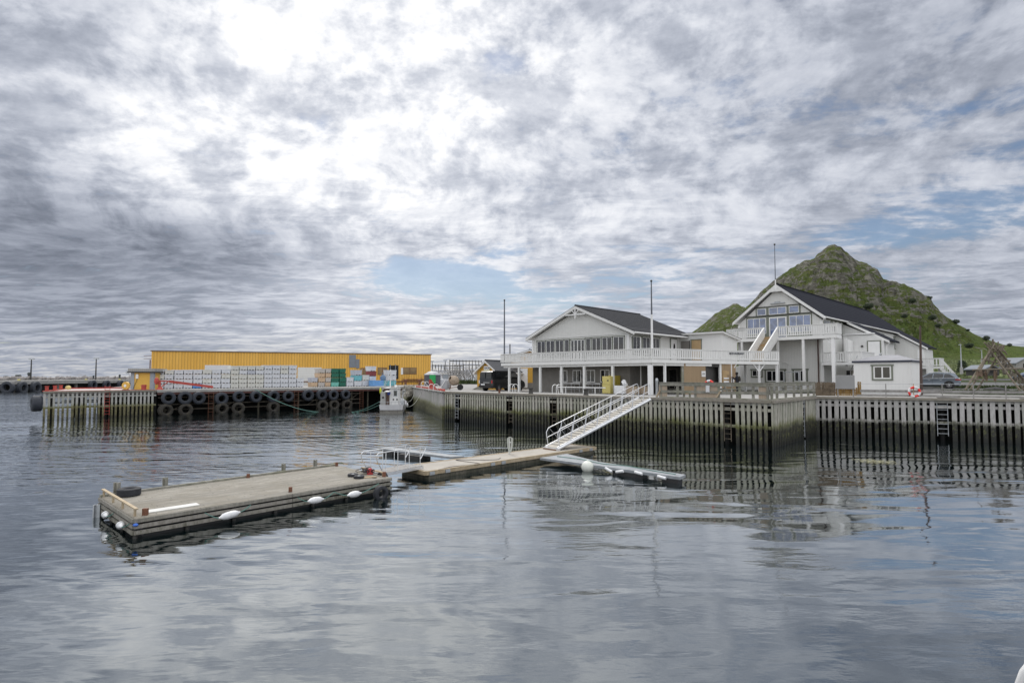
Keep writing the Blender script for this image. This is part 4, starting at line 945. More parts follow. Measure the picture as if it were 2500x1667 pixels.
top('rope_pile', mb, 'rope_dark', 'tangled dark rope pile on the right end of the pontoon', 'rope', (*p, DZ))
p = G(903, 1158, DZ); t3 = thing('shackle_block', 'red mooring block with rings beside the dark rope pile', 'mooring block', (*p, DZ), .5)
mb = MB(); mb.box(-.1, .1, -.05, .05, .0, .16); mb.ell((0, 0, .17), .09, .06, .07, 10, 6); mb.build('body', plain('red cover', (.4, .04, .04), .5, .15), t3)
for s_ in (-.1, .1): mb = MB(); mb.torus((s_, -.06, .13), .055, .018, (0, 1, .3), 12, 5); mb.build('ring', 'rubber', t3)
p = G(905, 1166, DZ); mb = MB(); mb.bar((-.22, -.1, .02), (.2, .06, .02), .1, .03); mb.bar((-.18, .1, .045), (.2, -.06, .045), .08, .025); top('offcut_boards', mb, 'new_wood', 'short pale timber offcuts crossed at the right end of the pontoon', 'offcuts', (*p, DZ))
# sausage fenders
def fender(c, axis, L, r, label, ropes, group='white fenders tied to the pontoon'):
    t = thing('fender', label, 'fender', c, 0, group); mb = MB()
    q = Vector((0, 0, 1)).rotation_difference(Vector(axis).normalized()); h = L/2
    prof = [(0, -h), (r*.25, -h), (r*.3, -h+.03), (r*.85, -h+.11), (r, -h+.2), (r*1.0, h-.2), (r*.85, h-.11), (r*.3, h-.03), (r*.25, h), (0, h)]
    mb.lathe(prof, (0, 0, 0), axis, 18); mb.build('body', 'fender_white', t, smooth=True)
    for k, (e, pt) in enumerate(ropes):
        s_ = Vector(c)+Vector(axis).normalized()*(h*e); m2 = MB(); m2.tube(rope(sag(tuple(s_), pt, .02, 4), 0), .012, 6); m2.build('rope', 'rope', t, world=True)
def on_front(px, py, b=-.17): a, z = DK.py(px, py, b); return (*DK.w(a, b), z), a
ax = (.707, .707, 0)
for k, (px, py, L, e1, e2, lab, tl) in enumerate(((560.5, 1257, .56, (500, 1251), (612, 1232), 'long white fender hanging lowest at the middle of the pontoon side', (.66, .66, .12)), (770.7, 1220.5, .52, (727, 1214), (815, 1201), 'white fender right of the middle of the pontoon side', (.7, .7, 0)), (865, 1206, .50, (815, 1200), (925, 1180), 'white fender nearest the right corner of the pontoon side', (.7, .7, .02)))):
    c, a = on_front(px, py); q1, _ = on_front(*e1, b=-.06); q2, _ = on_front(*e2, b=-.06)
    fender(c, tl, L, .10, lab, [(-1, q1), (1, q2)])
for px, py, lab in ((257.5, 1256.6, 'white fender at the far corner of the pontoon left end'), (294, 1282, 'white fender near the front corner of the pontoon left end')):
    fr = Fr(dA, math.degrees(atan2(dB[1]-dA[1], dB[0]-dA[0]))); a, z = fr.py(px, py, .16); w_ = fr.w(a, .16)
    fender((*w_, z), (-.62, .62, .08), 0.33, .095, lab, [(-1, (*fr.w(a-.35, .05), .35))])
mb = MB(); c, a = on_front(331, 1281, -.06); mb.ell(c, .07, .05, .04, 10, 6); top('rope_knot', mb, 'blue', 'blue rope knot at the front corner of the pontoon', 'rope')
c, a = on_front(929.6, 1215, -.14); o = tyre_mb(.25, sq=.38).build('tyre', 'rubber', smooth=True); o.location = (c[0], c[1], .16); o.rotation_euler = (0, 0, radians(45)); tag(o, 'black tyre hanging at the right end of the pontoon front, dipping in the water', 'tyre')
p = lerp(dC, dD, .2); o = tyre_mb(.27, sq=.40).build('tyre', 'rubber', smooth=True); o.location = (p[0]+.12, p[1]+.02, .34); o.rotation_euler = (0, 0, radians(-45)); tag(o, 'black tyre hanging on the right end face of the pontoon', 'tyre')
# ------------------------------------------------------------------ concrete pontoon
Z2 = .32
q00, q10, q11, q01 = G(1039.5, 1151, Z2), G(1454.6, 1090.5, Z2), G(1394, 1084.5, Z2), G(972, 1138.5, Z2)
t = thing('concrete_pontoon', 'slim floating concrete pontoon with pale timber rim at the foot of the ramp', 'pontoon', (*q00, 0)); c2 = [q00, q10, q11, q01]
mb = MB(); quad_ext(mb, c2, Z2-.09, Z2-.005); mb.build('deck', plain('sandy concrete', (.38, .355, .315), .9, .12, 1.1, 0, .2, (.25, .19, .14), .4), t, world=True)
mb = MB(); quad_ext(mb, ins(c2, .03), -.3, Z2-.1); mb.build('float', tide('float concrete', (.20, .18, .15), (.12, .11, .09), (.08, .085, .04), (.04, .038, .03), (.012, .014, .01), .1, .0, -.4), t, world=True)
for P, Q in ((q00, q10), (q10, q11), (q11, q01), (q01, q00)):
    mb = MB(); mb.bar((*P, Z2-.065), (*Q, Z2-.065), .09, .16); mb.build('rim_beam', 'new_wood', t, world=True)
fr2 = Fr(q00, math.degrees(atan2(q10[1]-q00[1], q10[0]-q00[0])))
for px in (1055, 1093, 1203, 1229, 1418, 1443):
    a = fr2.py(px, 1130, -.05)[0]; mb = MB(); mb.box(a-.12, a+.12, -.075, -.05, Z2-.15, Z2-.02); mb.box(a-.1, a+.1, -.09, -.07, Z2-.1, Z2-.07); m2 = MB(); m2.v = [(*fr2.w(v[0], v[1]), v[2]) for v in mb.v]; m2.f = mb.f; m2.mi = mb.mi; m2.build('hinge_bracket', 'steel', t, world=True)
mb = MB(); pts = [(*G(x, y, Z2), Z2+.012) for x, y in ((1070, 1147), (1105, 1139), (1160, 1134), (1168, 1131), (1113, 1123), (1180, 1123), (1212, 1122), (1222, 1118))]; mb.tube(rope(pts, 0, 50), .012, 5); top('cable', mb, 'rope_dark', 'dark cable snaking over the concrete pontoon deck', 'cable')
p = G(1243, 1107, Z2); t = thing('hose_post', 'white post with a looped pale hose on the concrete pontoon', 'hose post', (*p, Z2))
mb = MB(); mb.box(-.04, .04, -.035, .035, 0, .78); mb.box(-.1, .1, -.03, .03, .52, .56); mb.build('post', 'white', t)
mb = MB()
for k in range(5): r = .07+.025*k; mb.tube([(.04+r*sin(a_)*(.8), -.07-.012*k, .70+.1*cos(a_) if cos(a_) > 0 else .70+(.55+.02*k)*cos(a_)) for a_ in [2*pi*j/18 for j in range(18)]], .013, 5, closed=True)
mb.build('hose', plain('pale hose', (.5, .52, .48), .6), t)
def boom(P0, P1, P2, P3, z, label, name='mooring_boom'):   # root edge P0,P1 ; tip edge P2,P3
    t = thing(name, label, 'mooring boom', (*P0, 0), 0, 'mooring booms on the concrete pontoon'); mb = MB(); quad_ext(mb, [P0, P3, P2, P1], z-.10, z-.0); mb.build('beam', plain('galvanised boom', (.27, .29, .31), .6, .2, 3, 0, .1, (.16, .16, .14), .5), t, world=True)
    return t
b0, b1, b2, b3 = G(1318, 1117, .27), G(1384, 1107, .27), G(1674, 1158, .27), G(1660, 1164, .27)
mid0, mid1 = G(1440, 1133.5, .27), G(1462, 1126.5, .27)
t = boom(b0, b1, mid1, mid0, .27, 'grey mooring boom reaching right past the white ball buoy'); mb = MB(); quad_ext(mb, [mid0, b3, b2, mid1], .16, .27); mb.build('outer_beam', bpy.data.materials['galvanised boom'], t, world=True)
mb = MB(); a, b = lerp(mid0, b3, .28), lerp(mid0, b3, .62); n_ = (.25, .3); quad_ext(mb, [a, b, (b[0]+n_[0], b[1]+n_[1]), (a[0]+n_[0], a[1]+n_[1])], -.15, .155); mb.build('float', 'black', t, world=True)
mb = MB(); a, b = lerp(mid0, b3, .82), lerp(mid0, b3, .98); quad_ext(mb, [a, b, (b[0]+n_[0], b[1]+n_[1]), (a[0]+n_[0], a[1]+n_[1])], -.15, .155); mb.build('float', 'black', t, world=True)
bf = Fr(mid0, math.degrees(atan2(b3[1]-mid0[1], b3[0]-mid0[0])))
for k, (px, py, tilt) in enumerate(((1486, 1147, -.35), (1513, 1151, .2), (1559, 1154.5, -.1), (1615.5, 1165, -.12))):
    a, z = bf.py(px, py, -.07); c = (*bf.w(a, -.07), z); d = (bf.c, bf.s, tilt); t4 = MB(); t4.lathe([(0, -.18), (.055, -.18), (.062, -.15), (.062, .15), (.055, .18), (0, .18)], (0, 0, 0), d, 12)
    top('fender', t4, 'fender_white', f'small white tube fender on the mooring boom, {["nearest the ball buoy", "second from the ball buoy", "third from the ball buoy", "nearest the boom tip"][k]}', 'fender', c, 'small tube fenders on the mooring boom', smooth=True)
mb = MB(); mb.tube(rope([(*G(1360, 1114, .28), .29), (*G(1420, 1122, .28), .30), (*G(1470, 1132, .28), .29), (*G(1530, 1138, .28), .30), (*G(1600, 1150, .28), .29), (*G(1650, 1158, .28), .29)], 0, 40), .016, 5); top('rope', mb, 'rope', 'blue-green rope laid along the right mooring boom', 'rope')
p = G(1434.4, 1150, 0); t = thing('ball_buoy', 'large white ball buoy floating beside the right mooring boom', 'buoy', (*p, 0)); mb = MB(); mb.ell((0, 0, .18), .262, .262, .262, 28, 18); mb.build('body', 'buoy_white', t, smooth=True); mb = MB(); mb.lathe([(0, .42), (.04, .42), (.04, .47), (0, .48)], n=10); mb.build('eye', 'buoy_white', t)
c0, c1_, c2_, c3 = G(1133, 1113, .28), G(1100, 1115, .28), G(925, 1094, .28), G(950, 1091.5, .28)
t = boom(c0, c1_, c2_, c3, .28, 'grey mooring boom with black floats behind the small gangway')
for (x0, y0, x1, y1) in ((934, 1100, 958, 1103), (973, 1107, 1022, 1113)):
    a, b = G(x0, y0, .18), G(x1, y1, .18); mb = MB(); quad_ext(mb, [a, b, (b[0]+.5, b[1]+.6), (a[0]+.5, a[1]+.6)], -.2, .17); mb.build('float', 'black', t, world=True)
# ------------------------------------------------------------------ small gangway between pontoons
g0, g1 = G(936, 1153, .50), G(1033, 1139.5, .42); gf = Fr(g0, math.degrees(atan2(g1[1]-g0[1], g1[0]-g0[0]))); GL = hypot(g1[0]-g0[0], g1[1]-g0[1])
t = place(gf, 'gangway', 'short flat aluminium gangway with handrails linking the two pontoons', 'gangway', .45)
mb = MB(); mb.box(-.1, GL, 0, .8, -.0, .03); mb.build('deck', 'weathered_grey', t)
for y in (0, .8): mb = MB(); mb.bar((-.1, y, -.04), (GL, y, -.04), .05, .11); mb.build('side_beam', 'alu', t)
for y, off in ((0.0, 0), (.8, 0)):
    mb = MB(); H_ = .78
    pts = [(-.05, y, .1), (-.32, y, H_*.66), (-.36, y, H_*.9), (-.25, y, H_), (GL*.5, y, H_+.01), (GL+.02, y, H_+.02), (GL+.16, y, H_-.06), (GL+.08, y, H_-.2), (GL-.16, y, .3)]
    mb.tube(pts, .018, 7); mb.build('handrail', 'alu', t, smooth=True)
    for k in range(4): x = .12+k*(GL-.3)/3; mb = MB(); mb.tube([(x, y, 0), (x, y, H_)], .014, 6); mb.build('rail_post', 'alu', t)
# ------------------------------------------------------------------ ramp
r0 = G(1362, 1094, .42); r1 = G(1587.4, 973.8, 2.72); r0f = G(1333, 1086, .62)
rp = Fr(r0, math.degrees(atan2(r1[1]-r0[1], r1[0]-r0[0]))); RL = hypot(r1[0]-r0[0], r1[1]-r0[1]); RW = .84
t = place(rp, 'ramp', 'long white aluminium access ramp rising from the pontoon to the quay', 'ramp', .42); sl = (2.72-.42)/RL
def rz(x): return x*sl
mb = MB(); mb.bar((0, RW/2, rz(0)), (RL, RW/2, rz(RL)), RW-.06, .05); mb.build('deck', boards('ramp deck', (.50, .47, .41), .3, .8, .5, (.34, .3, .25), .35, 'x'), t)
for k in range(24): 
    x = .3+k*(RL-.5)/23; m2 = MB(); m2.bar((x, .08, rz(x)+.04), (x, RW-.08, rz(x)+.04), .05, .03); m2.build('cleat', 'weathered_grey', t)
for y in (0, RW):
    mb = MB(); mb.tube([(-.05, y, rz(-.05)-.04), (RL, y, rz(RL)-.04)], .085, 10); mb.bar((-.05, y, rz(-.05)+.05), (RL, y, rz(RL)+.05), .05, .06); mb.build('stringer', 'alu', t, smooth=True)
    H_ = .95; mb = MB(); pts = [(.12, y, rz(.1)), (.02, y, rz(0)+H_*.55), (.0, y, rz(0)+H_*.8), (.14, y, rz(.1)+H_*.98), (RL-.35, y, rz(RL-.35)+H_), (RL-.12, y, rz(RL)+H_*.93), (RL-.02, y, rz(RL)+H_*.75), (RL-.0, y, rz(RL)+.02)]
    mb.tube(pts, .021, 8); mb.build('handrail', 'alu', t, smooth=True)
    mb = MB(); mb.tube([(.03, y, rz(0)+H_*.5), (RL-.03, y, rz(RL)+H_*.5)], .018, 6); mb.build('mid_rail', 'alu', t)
    n_ = 7
    for k in range(1, n_+1): x = k*RL/(n_+.6); m2 = MB(); m2.bar((x-.1, y, rz(x-.1)), (x+.12, y, rz(x+.12)+H_), .03, .036); m2.build('upright', 'alu', t)
    for k in range(0, n_): x = (k+1)*RL/(n_+.6); x0 = k*RL/(n_+.6)+.15; m2 = MB(); m2.tube([(x0, y, rz(x0)+H_), (x-.12, y, rz(x)+.03)], .012, 5); m2.build('brace', 'steel', t)
mb = MB(); mb.box(-.18, .08, -.08, RW+.08, -.16, -.0); mb.build('foot_plate', 'alu', t)
mb = MB(); mb.tube([(-.12, -.05, -.1), (-.12, RW+.05, -.1)], .09, 10); mb.build('roller', plain('brown roller', (.16, .09, .05), .7), t)
# ------------------------------------------------------------------ small boat seen from astern
bp = G(955, 1010, 0); BO = Fr(bp, 96)     # local a: forward (away), b: to port (left)
t = place(BO, 'fishing_boat', 'small white fishing boat with wheelhouse and mast moored in the harbour corner', 'boat', 0)
def hull():
    mb = MB(); secs = [(-.0, 1.30, .98, .08), (.6, 1.36, .98, 0), (2.5, 1.42, 1.0, 0), (5, 1.3, 1.15, 0), (6.8, .8, 1.4, .1), (7.8, .08, 1.6, .3)]; vs = []; P = 9
    for x, w, h, k in secs:
        for j in range(P):
            u = -1+2*j/(P-1); au = abs(u); y = w*(1 if au > .74 else (au/.74)**.7)*(1 if u > 0 else -1)*(.93 if .7 < au < .8 else 1); z = h if au > .99 else (.34 if au > .7 else -.35+k+.55*(au/.74)**2)
            vs.append((x, y, z))
    fs = [(i*P+j, i*P+j+1, (i+1)*P+j+1, (i+1)*P+j) for i in range(len(secs)-1) for j in range(P-1)]+[tuple(range(P))]
    mb.add(vs, fs); mb.ext([(0.02, 1.28, .66), (2.5, 1.38, .66), (6.5, .85, .8), (7.2, .3, .9), (7.2, -.3, .9), (6.5, -.85, .8), (2.5, -1.38, .66), (.02, -1.28, .66)], (0, 0, .05)); return mb
hull().build('hull', plain('boat hull white', (.55, .55, .57), .5, .06, 2, 0, .03, (.3, .3, .3), .3), t, smooth=True)
mb = MB(); mb.box(-.03, .015, -1.24, 1.24, -.1, .36); mb.build('lower_transom', plain('weathered aluminium', (.20, .19, .17), .5, .2, 3, .3, .1, (.08, .07, .06), .6), t)
mb = MB(); mb.box(-.06, .02, -1.32, 1.32, .36, .41); mb.build('rubbing_strake', 'black', t)
mb = MB(); mb.box(1.8, 4.2, -.62, .38, .7, 2.75); mb.build('wheelhouse', 'white', t); 
mb = MB(); mb.box(1.6, 4.35, -.72, .95, 2.75, 2.83); mb.build('wheelhouse_roof', 'white', t)
m2 = MB(); m2.box(1.78, 1.81, -.48, -.05, 1.85, 2.55); w_ = m2.build('window', 'steel', t); m2 = MB(); m2.box(1.765, 1.80, -.43, -.1, 1.92, 2.48); m2.build('pane', 'glass_dark', w_)
for y in (-.45, -.05): m2 = MB(); m2.lathe([(0, -.02), (.09, -.02), (.09, .02), (0, .02)], (1.78, y, 1.5), (1, 0, 0), 12); m2.build('vent', 'dark', t)
mb = MB(); mb.box(1.85, 2.4, .40, .82, .7, 2.3); mb.build('door', plain('brown boat door', (.14, .09, .07), .6), t)
mb = MB(); mb.box(.9, 2.2, .78, 1.28, .7, 2.35); mb.build('shelter', plain('grey shelter', (.36, .36, .35), .7, .1), t); m2 = MB(); m2.lathe([(0, -.02), (.11, -.02), (.11, .02), (0, .02)], (.9, 1.0, 1.75), (1, 0, 0), 12); m2.build('porthole', 'dark', t)
mb = MB(); mb.tube([(2.4, .42, .7), (2.4, .35, 4.9)], .07, 8, radii=[.08, .05]); mb.build('mast', 'white_clean', t)
mb = MB(); mb.tube([(2.4, .36, 4.7), (1.0, 1.25, 2.3)], .025, 5); mb.tube([(2.4, .36, 4.2), (1.2, 1.2, 2.3)], .02, 5); mb.tube([(2.4, .36, 4.5), (7.5, 0, 1.6)], .012, 5); mb.build('rigging', 'steel', t)
mb = MB(); mb.tube([(1.75, .38, 2.84), (1.75, -.7, 2.84), (4.2, -.7, 2.84)], .03, 5); mb.build('roof_trim', 'dark_wall', t)
mb = MB(); mb.tube([(2.0, -.72, .7), (2.0, -.74, 3.1)], .035, 6); mb.build('antenna', 'white_clean', t)
mb = MB(); mb.tube([(2.4, -.1, 2.8), (2.4, -.1, 3.5)], .015, 5); mb.ell((2.4, -.25, 3.0), .13, .13, .13, 10, 7); mb.build('radar_dome', 'white_clean', t)
mb = MB(); mb.ell((1.0, 1.3, 2.5), .12, .12, .36, 8, 8); mb.build('yellow_float', plain('fluorescent yellow', (.6, .65, .03), .5), t)
mb = MB(); mb.ell((1.2, .55, 2.4), .3, .35, .13, 10, 6); mb.build('folded_cover', 'white', t); mb = MB(); mb.ell((1.1, .4, 2.25), .12, .2, .25, 8, 6); mb.build('blue_cover', plain('navy cover', (.02, .04, .2), .8), t)
mb = MB()
for y in (-1.2, -.8, -.4, 0, .4, .8, 1.2): mb.tube([(.05, y, .98), (.05, y, 1.3)], .015, 5)
mb.tube([(.05, -1.25, 1.3), (.05, 1.25, 1.3)], .02, 6)
for s_ in (-1, 1): mb.tube([(.05, s_*1.25, 1.3), (2.5, s_*1.36, 1.3)], .02, 6)
mb.build('stern_rail', 'steel', t)
mb = MB(); mb.box(1.0, 2.0, -1.3, -.9, .7, 1.5); mb.tube([(1.2, -1.1, 1.4), (1.5, -1.15, 2.2), (1.3, -1.3, 2.6)], .05, 6); mb.torus((1.3, -1.25, 2.4), .18, .03, (1, 0, .2), 12, 5); mb.build('line_hauler', 'steel', t)
mb = MB(); mb.ell((3.0, -1.5, .8), .14, .14, .26, 10, 8); mb.build('side_fender', 'fender_white', t)
p = G(980, 1001, .27); t = thing('ball_buoy', 'red ball buoy hanging at the stern of the small white boat', 'buoy', (p[0], p[1]-.6, .3)); mb = MB(); mb.ell((0, 0, 0), .23, .23, .26, 16, 12); mb.build('body', 'buoy_red', t, smooth=True); mb = MB(); mb.tube([(0, 0, .24), (.02, .5, .8)], .015, 5); mb.build('rope', 'rope_pale', t)
bw = lambda a, b, z: (*BO.w(a, b), z)
pts = [(*PA.w(PA.py(623, 948, -.2)[0], -.2), 2.6)]
s0 = pts[0]; s1 = (*G(778, 1005, 0), -.02)
mb = MB(); mb.tube([(*lerp(s0[:2], s1[:2], k/10), s0[2]*(1-k/10)**1.7+s1[2]*(k/10)) for k in range(11)], .035, 6); top('mooring_rope', mb, 'rope', 'long green mooring rope running from the tub storage into the water', 'rope')
s0 = bw(.6, 1.36, .95); s1 = (*G(866, 1005, 0), -.03)
for k in range(2): mb = MB(); mb.tube([(lerp(s0[:2], s1[:2], j/10)[0]-.5*k*j/10, lerp(s0[:2], s1[:2], j/10)[1], (s0[2]+.35*k)*(1-j/10)**1.6-.03*j/10) for j in range(11)], .028, 6); top('mooring_rope', mb, 'rope', ['lower green mooring rope dropping left from the boat stern', 'upper green mooring rope dropping left from the boat stern'][k], 'rope', group='green ropes at the boat')
mb = MB(); mb.tube(sag(bw(.3, -1.35, .9), (*along(E1, E2, 9), QZ), .9, 12), .022, 6); top('mooring_rope', mb, 'rope_pale', 'pale slack rope from the boat stern up to the concrete wall', 'rope')
mb = MB(); mb.tube(sag(bw(4.5, -1.35, 1.2), (*along(E1, E2, 1.5), QZ), .7, 12), .022, 6); top('mooring_rope', mb, 'rope_pale', 'short pale rope from the boat side to the inner wall corner', 'rope')
# floating weed
mb = MB(); rr = random.Random(9)
for k in range(420):
    u = rr.gauss(0, .42); v = rr.gauss(0, .18)
    if abs(u) > 1: continue
    p = G(2140+u*60, 1128+v*14+u*4, 0); s_ = rr.uniform(.02, .09); a_ = rr.uniform(0, 6.28)
    mb.add([(p[0]-s_*cos(a_), p[1]-s_*sin(a_)*.6, .012+.0001*k), (p[0]+s_*sin(a_), p[1]-s_*.3, .012+.0001*k), (p[0]+s_, p[1]+s_*.5, .012+.0001*k), (p[0]-s_*.4, p[1]+s_*.6, .012+.0001*k)], [(0, 1, 2, 3)])
struct('floating_weed', mb, plain('bleached weed', (.36, .35, .22), .9, .3), 'patch of pale floating weed before the right quay wall', kind='stuff')
# white ladder hoop at the camera's own quay
p = (3.02, 3.5); t = thing('ladder_hoop', 'blurred white tube ladder hoop cut by the bottom right corner', 'ladder hoop', (p[0], p[1], .5))
mb = MB(); pts = [(0, 0, -1.6)]+[(.22-.22*cos(pi*k/10), -.02*k, 1.68+.24*sin(pi*k/10)) for k in range(11)]+[(.44, -.25, -1.6)]; mb.tube(pts, .024, 10); mb.build('hoop', 'white_clean', t, smooth=True)
for k in range(6): mb = MB(); mb.tube([(0, -.0, -1.4+k*.3), (.44, -.25, -1.4+k*.3)], .015, 6); mb.build('rung', 'white_clean', t)
# ------------------------------------------------------------------ shared building pieces (local frames, z measured from the quay)
def m_tiles(name, c1, c2, wx, wy, stripe=False):
    m, t, b = new_mat(name); co = t.n('ShaderNodeTexCoord').outputs['Object']; x, y, z = t.sep(co)
    fx = t.m('FRACT', t.m('DIVIDE', t.m('ABSOLUTE', x), wx)); fy = t.m('FRACT', t.m('DIVIDE', y, wy))
    a = t.m('LESS_THAN', fx, .22); b_ = t.m('LESS_THAN', fy, .2)
    g = a if stripe else t.m('MAXIMUM', a, t.m('MULTIPLY', b_, .7))
    nz = t.noise(co, 3, 6, .6)
    col = t.mix(nz, c1, tuple(v*1.4 for v in c1)); col = t.mix(g, col, c2)
    t.L.new(col, b.inputs['Base Color']); b.inputs['Roughness'].default_value = .8; b.inputs['Specular IOR Level'].default_value = .08
    bump(t, b, t.m('ADD', fx, t.m('MULTIPLY', fy, 0 if stripe else .6)), .6, .05); return m
M['tiles'] = m_tiles('grey roof tiles', (.020, .021, .024), (.07, .072, .077), .42, .36)
M['roof_black'] = m_tiles('black ribbed roof', (.007, .008, .013), (.022, .024, .036), .42, 1.0, True)
Q_ = QZ
def box(t, nm, mat, a0, a1, b0, b1, z0, z1, parent=None, bevel=0):
    m2 = MB(); m2.box(a0, a1, b0, b1, z0-Q_, z1-Q_); return m2.build(nm, mat, parent or t, bevel=bevel)
def window(t, a0, a1, z0, z1, b, n=2, face='front', frame='white', surround='greenframe', sw=.1, pane='glass', fw=.055, nm='window', head=True):
    """window on a wall: face 'front' lies in plane b looking to -b, face 'side' lies in plane a=b looking to +a"""
    def bx(m2, u0, u1, d0, d1, w0, w1):
        if face == 'front': m2.box(u0, u1, b-d1, b-d0, w0-Q_, w1-Q_)
        else: m2.box(b+d0, b+d1, u0, u1, w0-Q_, w1-Q_)
    m2 = MB()
    if surround:
        bx(m2, a0-sw, a0, -.03, .05, z0-sw, z1); bx(m2, a1, a1+sw, -.03, .05, z0-sw, z1); bx(m2, a0-sw*1.5, a1+sw*1.5, -.03, .08, z1, z1+sw); bx(m2, a0, a1, -.03, .07, z0-sw, z0)
    else: bx(m2, a0-.01, a1+.01, -.03, .012, z0-.01, z1+.01)
    w = m2.build(nm, surround or frame, t)
    m2 = MB(); bx(m2, a0, a0+fw, -.02, .035, z0, z1); bx(m2, a1-fw, a1, -.02, .035, z0, z1); bx(m2, a0+fw, a1-fw, -.02, .035, z0, z0+fw); bx(m2, a0+fw, a1-fw, -.02, .035, z1-fw, z1)
    for k in range(1, n): c = a0+(a1-a0)*k/n; bx(m2, c-fw*.5, c+fw*.5, -.02, .033, z0+fw, z1-fw)
    m2.build('frame', frame, w)
    for k in range(n):
        c0 = a0+(a1-a0)*k/n+fw*.4; c1 = a0+(a1-a0)*(k+1)/n-fw*.4; m2 = MB(); bx(m2, c0, c1, -.02, .014, z0+fw*.5, z1-fw*.5); m2.build('pane', pane, w)
    return w
def balustrade(t, P, Q, z0, z1, zf0=None, pitch=.19, bw=.12, name='balustrade', posts=True):
    """slatted white railing from P to Q (local), slats between z0 and z1, fascia below from zf0"""
    P = Vector(P); Q = Vector(Q); d = Q-P; L = d.length; d.normalize(); n = Vector((d.y, -d.x)); m2 = MB()
    m2.bar((P.x, P.y, z1-Q_), (Q.x, Q.y, z1-Q_), .13, .05)
    m2.bar((P.x-n.x*.02, P.y-n.y*.02, z1-.07-Q_), (Q.x-n.x*.02, Q.y-n.y*.02, z1-.07-Q_), .05, .1); m2.bar((P.x-n.x*.02, P.y-n.y*.02, z0+.1-Q_), (Q.x-n.x*.02, Q.y-n.y*.02, z0+.1-Q_), .05, .1)
    k = int(L/pitch)
    for i in range(k+1):
        c = P+d*(i*L/max(1, k)); m2.bar((c.x+n.x*.02, c.y+n.y*.02, z0-Q_), (c.x+n.x*.02, c.y+n.y*.02, z1-.03-Q_), bw, .025, (n.x, n.y, 0))
    b_ = m2.build(name, 'white', t)
    if zf0 is not None: m3 = MB(); m3.bar((P.x, P.y, (zf0+z0-.07)/2-Q_), (Q.x, Q.y, (zf0+z0-.07)/2-Q_), .06, z0-.07-zf0); m3.build('fascia', 'white', t)
    return b_
def gable(t, a0, a1, am, ze, za, b0, b1, roofmat, over=.0, th=.16, barge=.24, ridge_cap=True):
    """pitched roof: two slabs, white barge boards at the front, gutter on the right"""
    for s_, (x0, x1) in enumerate(((a0, am), (am, a1))):
        zl, zr = (ze, za) if s_ == 0 else (za, ze)
        m2 = MB(); m2.ext([(x0, b0, zl-Q_), (x1, b0, zr-Q_), (x1, b0, zr-th-Q_), (x0, b0, zl-th-Q_)], (0, b1-b0, 0)); m2.build('roof_slope', roofmat, t)
        m2 = MB(); m2.ext([(x0, b0-.03, zl-.05-Q_), (x1, b0-.03, zr-.05-Q_), (x1, b0-.03, zr-.05-barge-Q_), (x0, b0-.03, zl-.05-barge-Q_)], (0, .026, 0)); m2.build('barge_board', 'white', t)
        m2 = MB(); m2.ext([(x0, b0, zl-th-.002-Q_), (x1, b0, zr-th-.002-Q_), (x1, b0, zr-th-.03-Q_), (x0, b0, zl-th-.03-Q_)], (0, b1-b0, 0)); m2.build('soffit', 'white', t)
    m2 = MB(); m2.tube([(a1+.03, b0, ze-.12-Q_), (a1+.03, b1, ze-.12-Q_)], .07, 8); m2.build('gutter', 'white', t)
    if ridge_cap: m2 = MB(); m2.tube([(am, b0, za+.01-Q_), (am, b1, za+.01-Q_)], .08, 8); m2.build('ridge_cap', roofmat, t)
def gable_wall(t, a0, a1, am, z0, zt, za, b0, b1, mat):
    m2 = MB(); m2.ext([(a0, b0, z0-Q_), (a1, b0, z0-Q_), (a1, b0, zt-Q_), (am, b0, za-Q_), (a0, b0, zt-Q_)], (0, b1-b0, 0)); return m2.build('wall', mat, t)
def text_part(body, size, mat, parent, loc, rot, depth=.01, name='lettering'):
    cu = bpy.data.curves.new(name, 'FONT'); cu.body = body; cu.size = size; cu.extrude = depth; cu.align_x = 'CENTER'; cu.align_y = 'CENTER'
    ob = bpy.data.objects.new('tmp', cu); COL.objects.link(ob); dg = bpy.context.evaluated_depsgraph_get(); me = bpy.data.meshes.new_from_object(ob.evaluated_get(dg)); bpy.data.objects.remove(ob)
    me.name = name; me.materials.clear(); me.materials.append(M[mat] if isinstance(mat, str) else mat); o = bpy.data.objects.new(name, me); COL.objects.link(o); o.parent = parent; o.location = loc; o.rotation_euler = rot; return o
# ------------------------------------------------------------------ restaurant
t = place(BA, 'restaurant_building', 'white gabled restaurant with grey tiled roof and a long slatted upper veranda', 'building', QZ); REST = t
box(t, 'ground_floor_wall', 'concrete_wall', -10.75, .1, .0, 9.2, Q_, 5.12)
gable_wall(t, -10.75, 0, -5.2, 5.3, 7.6, 9.98, 0.02, 9.4, 'siding')
box(t, 'frieze_board', 'white', -10.78, .03, -.03, .0, 7.56, 7.62); box(t, 'corner_board', 'white_clean', -.12, .05, -.04, .1, 5.35, 7.5); box(t, 'corner_board', 'white_clean', -10.8, -10.63, -.04, .1, 5.35, 7.5)
gable(t, -11.25, .85, -5.2, 7.72, 10.3, -.45, 9.8, 'tiles')
m2 = MB(); m2.bar((-6.3, -.44, 9.5-Q_), (-4.1, -.44, 9.5-Q_), .05, .1); m2.bar((-5.2, -.46, 10.1-Q_), (-5.2, -.46, 9.15-Q_), .1, .05, (0, 1, 0))
for s_ in (-1, 1): m2.bar((-5.2, -.45, 9.5-Q_), (-5.2+s_*.38, -.45, 9.9-Q_), .05, .07)
m2.build('gable_ornament', 'white_clean', t)
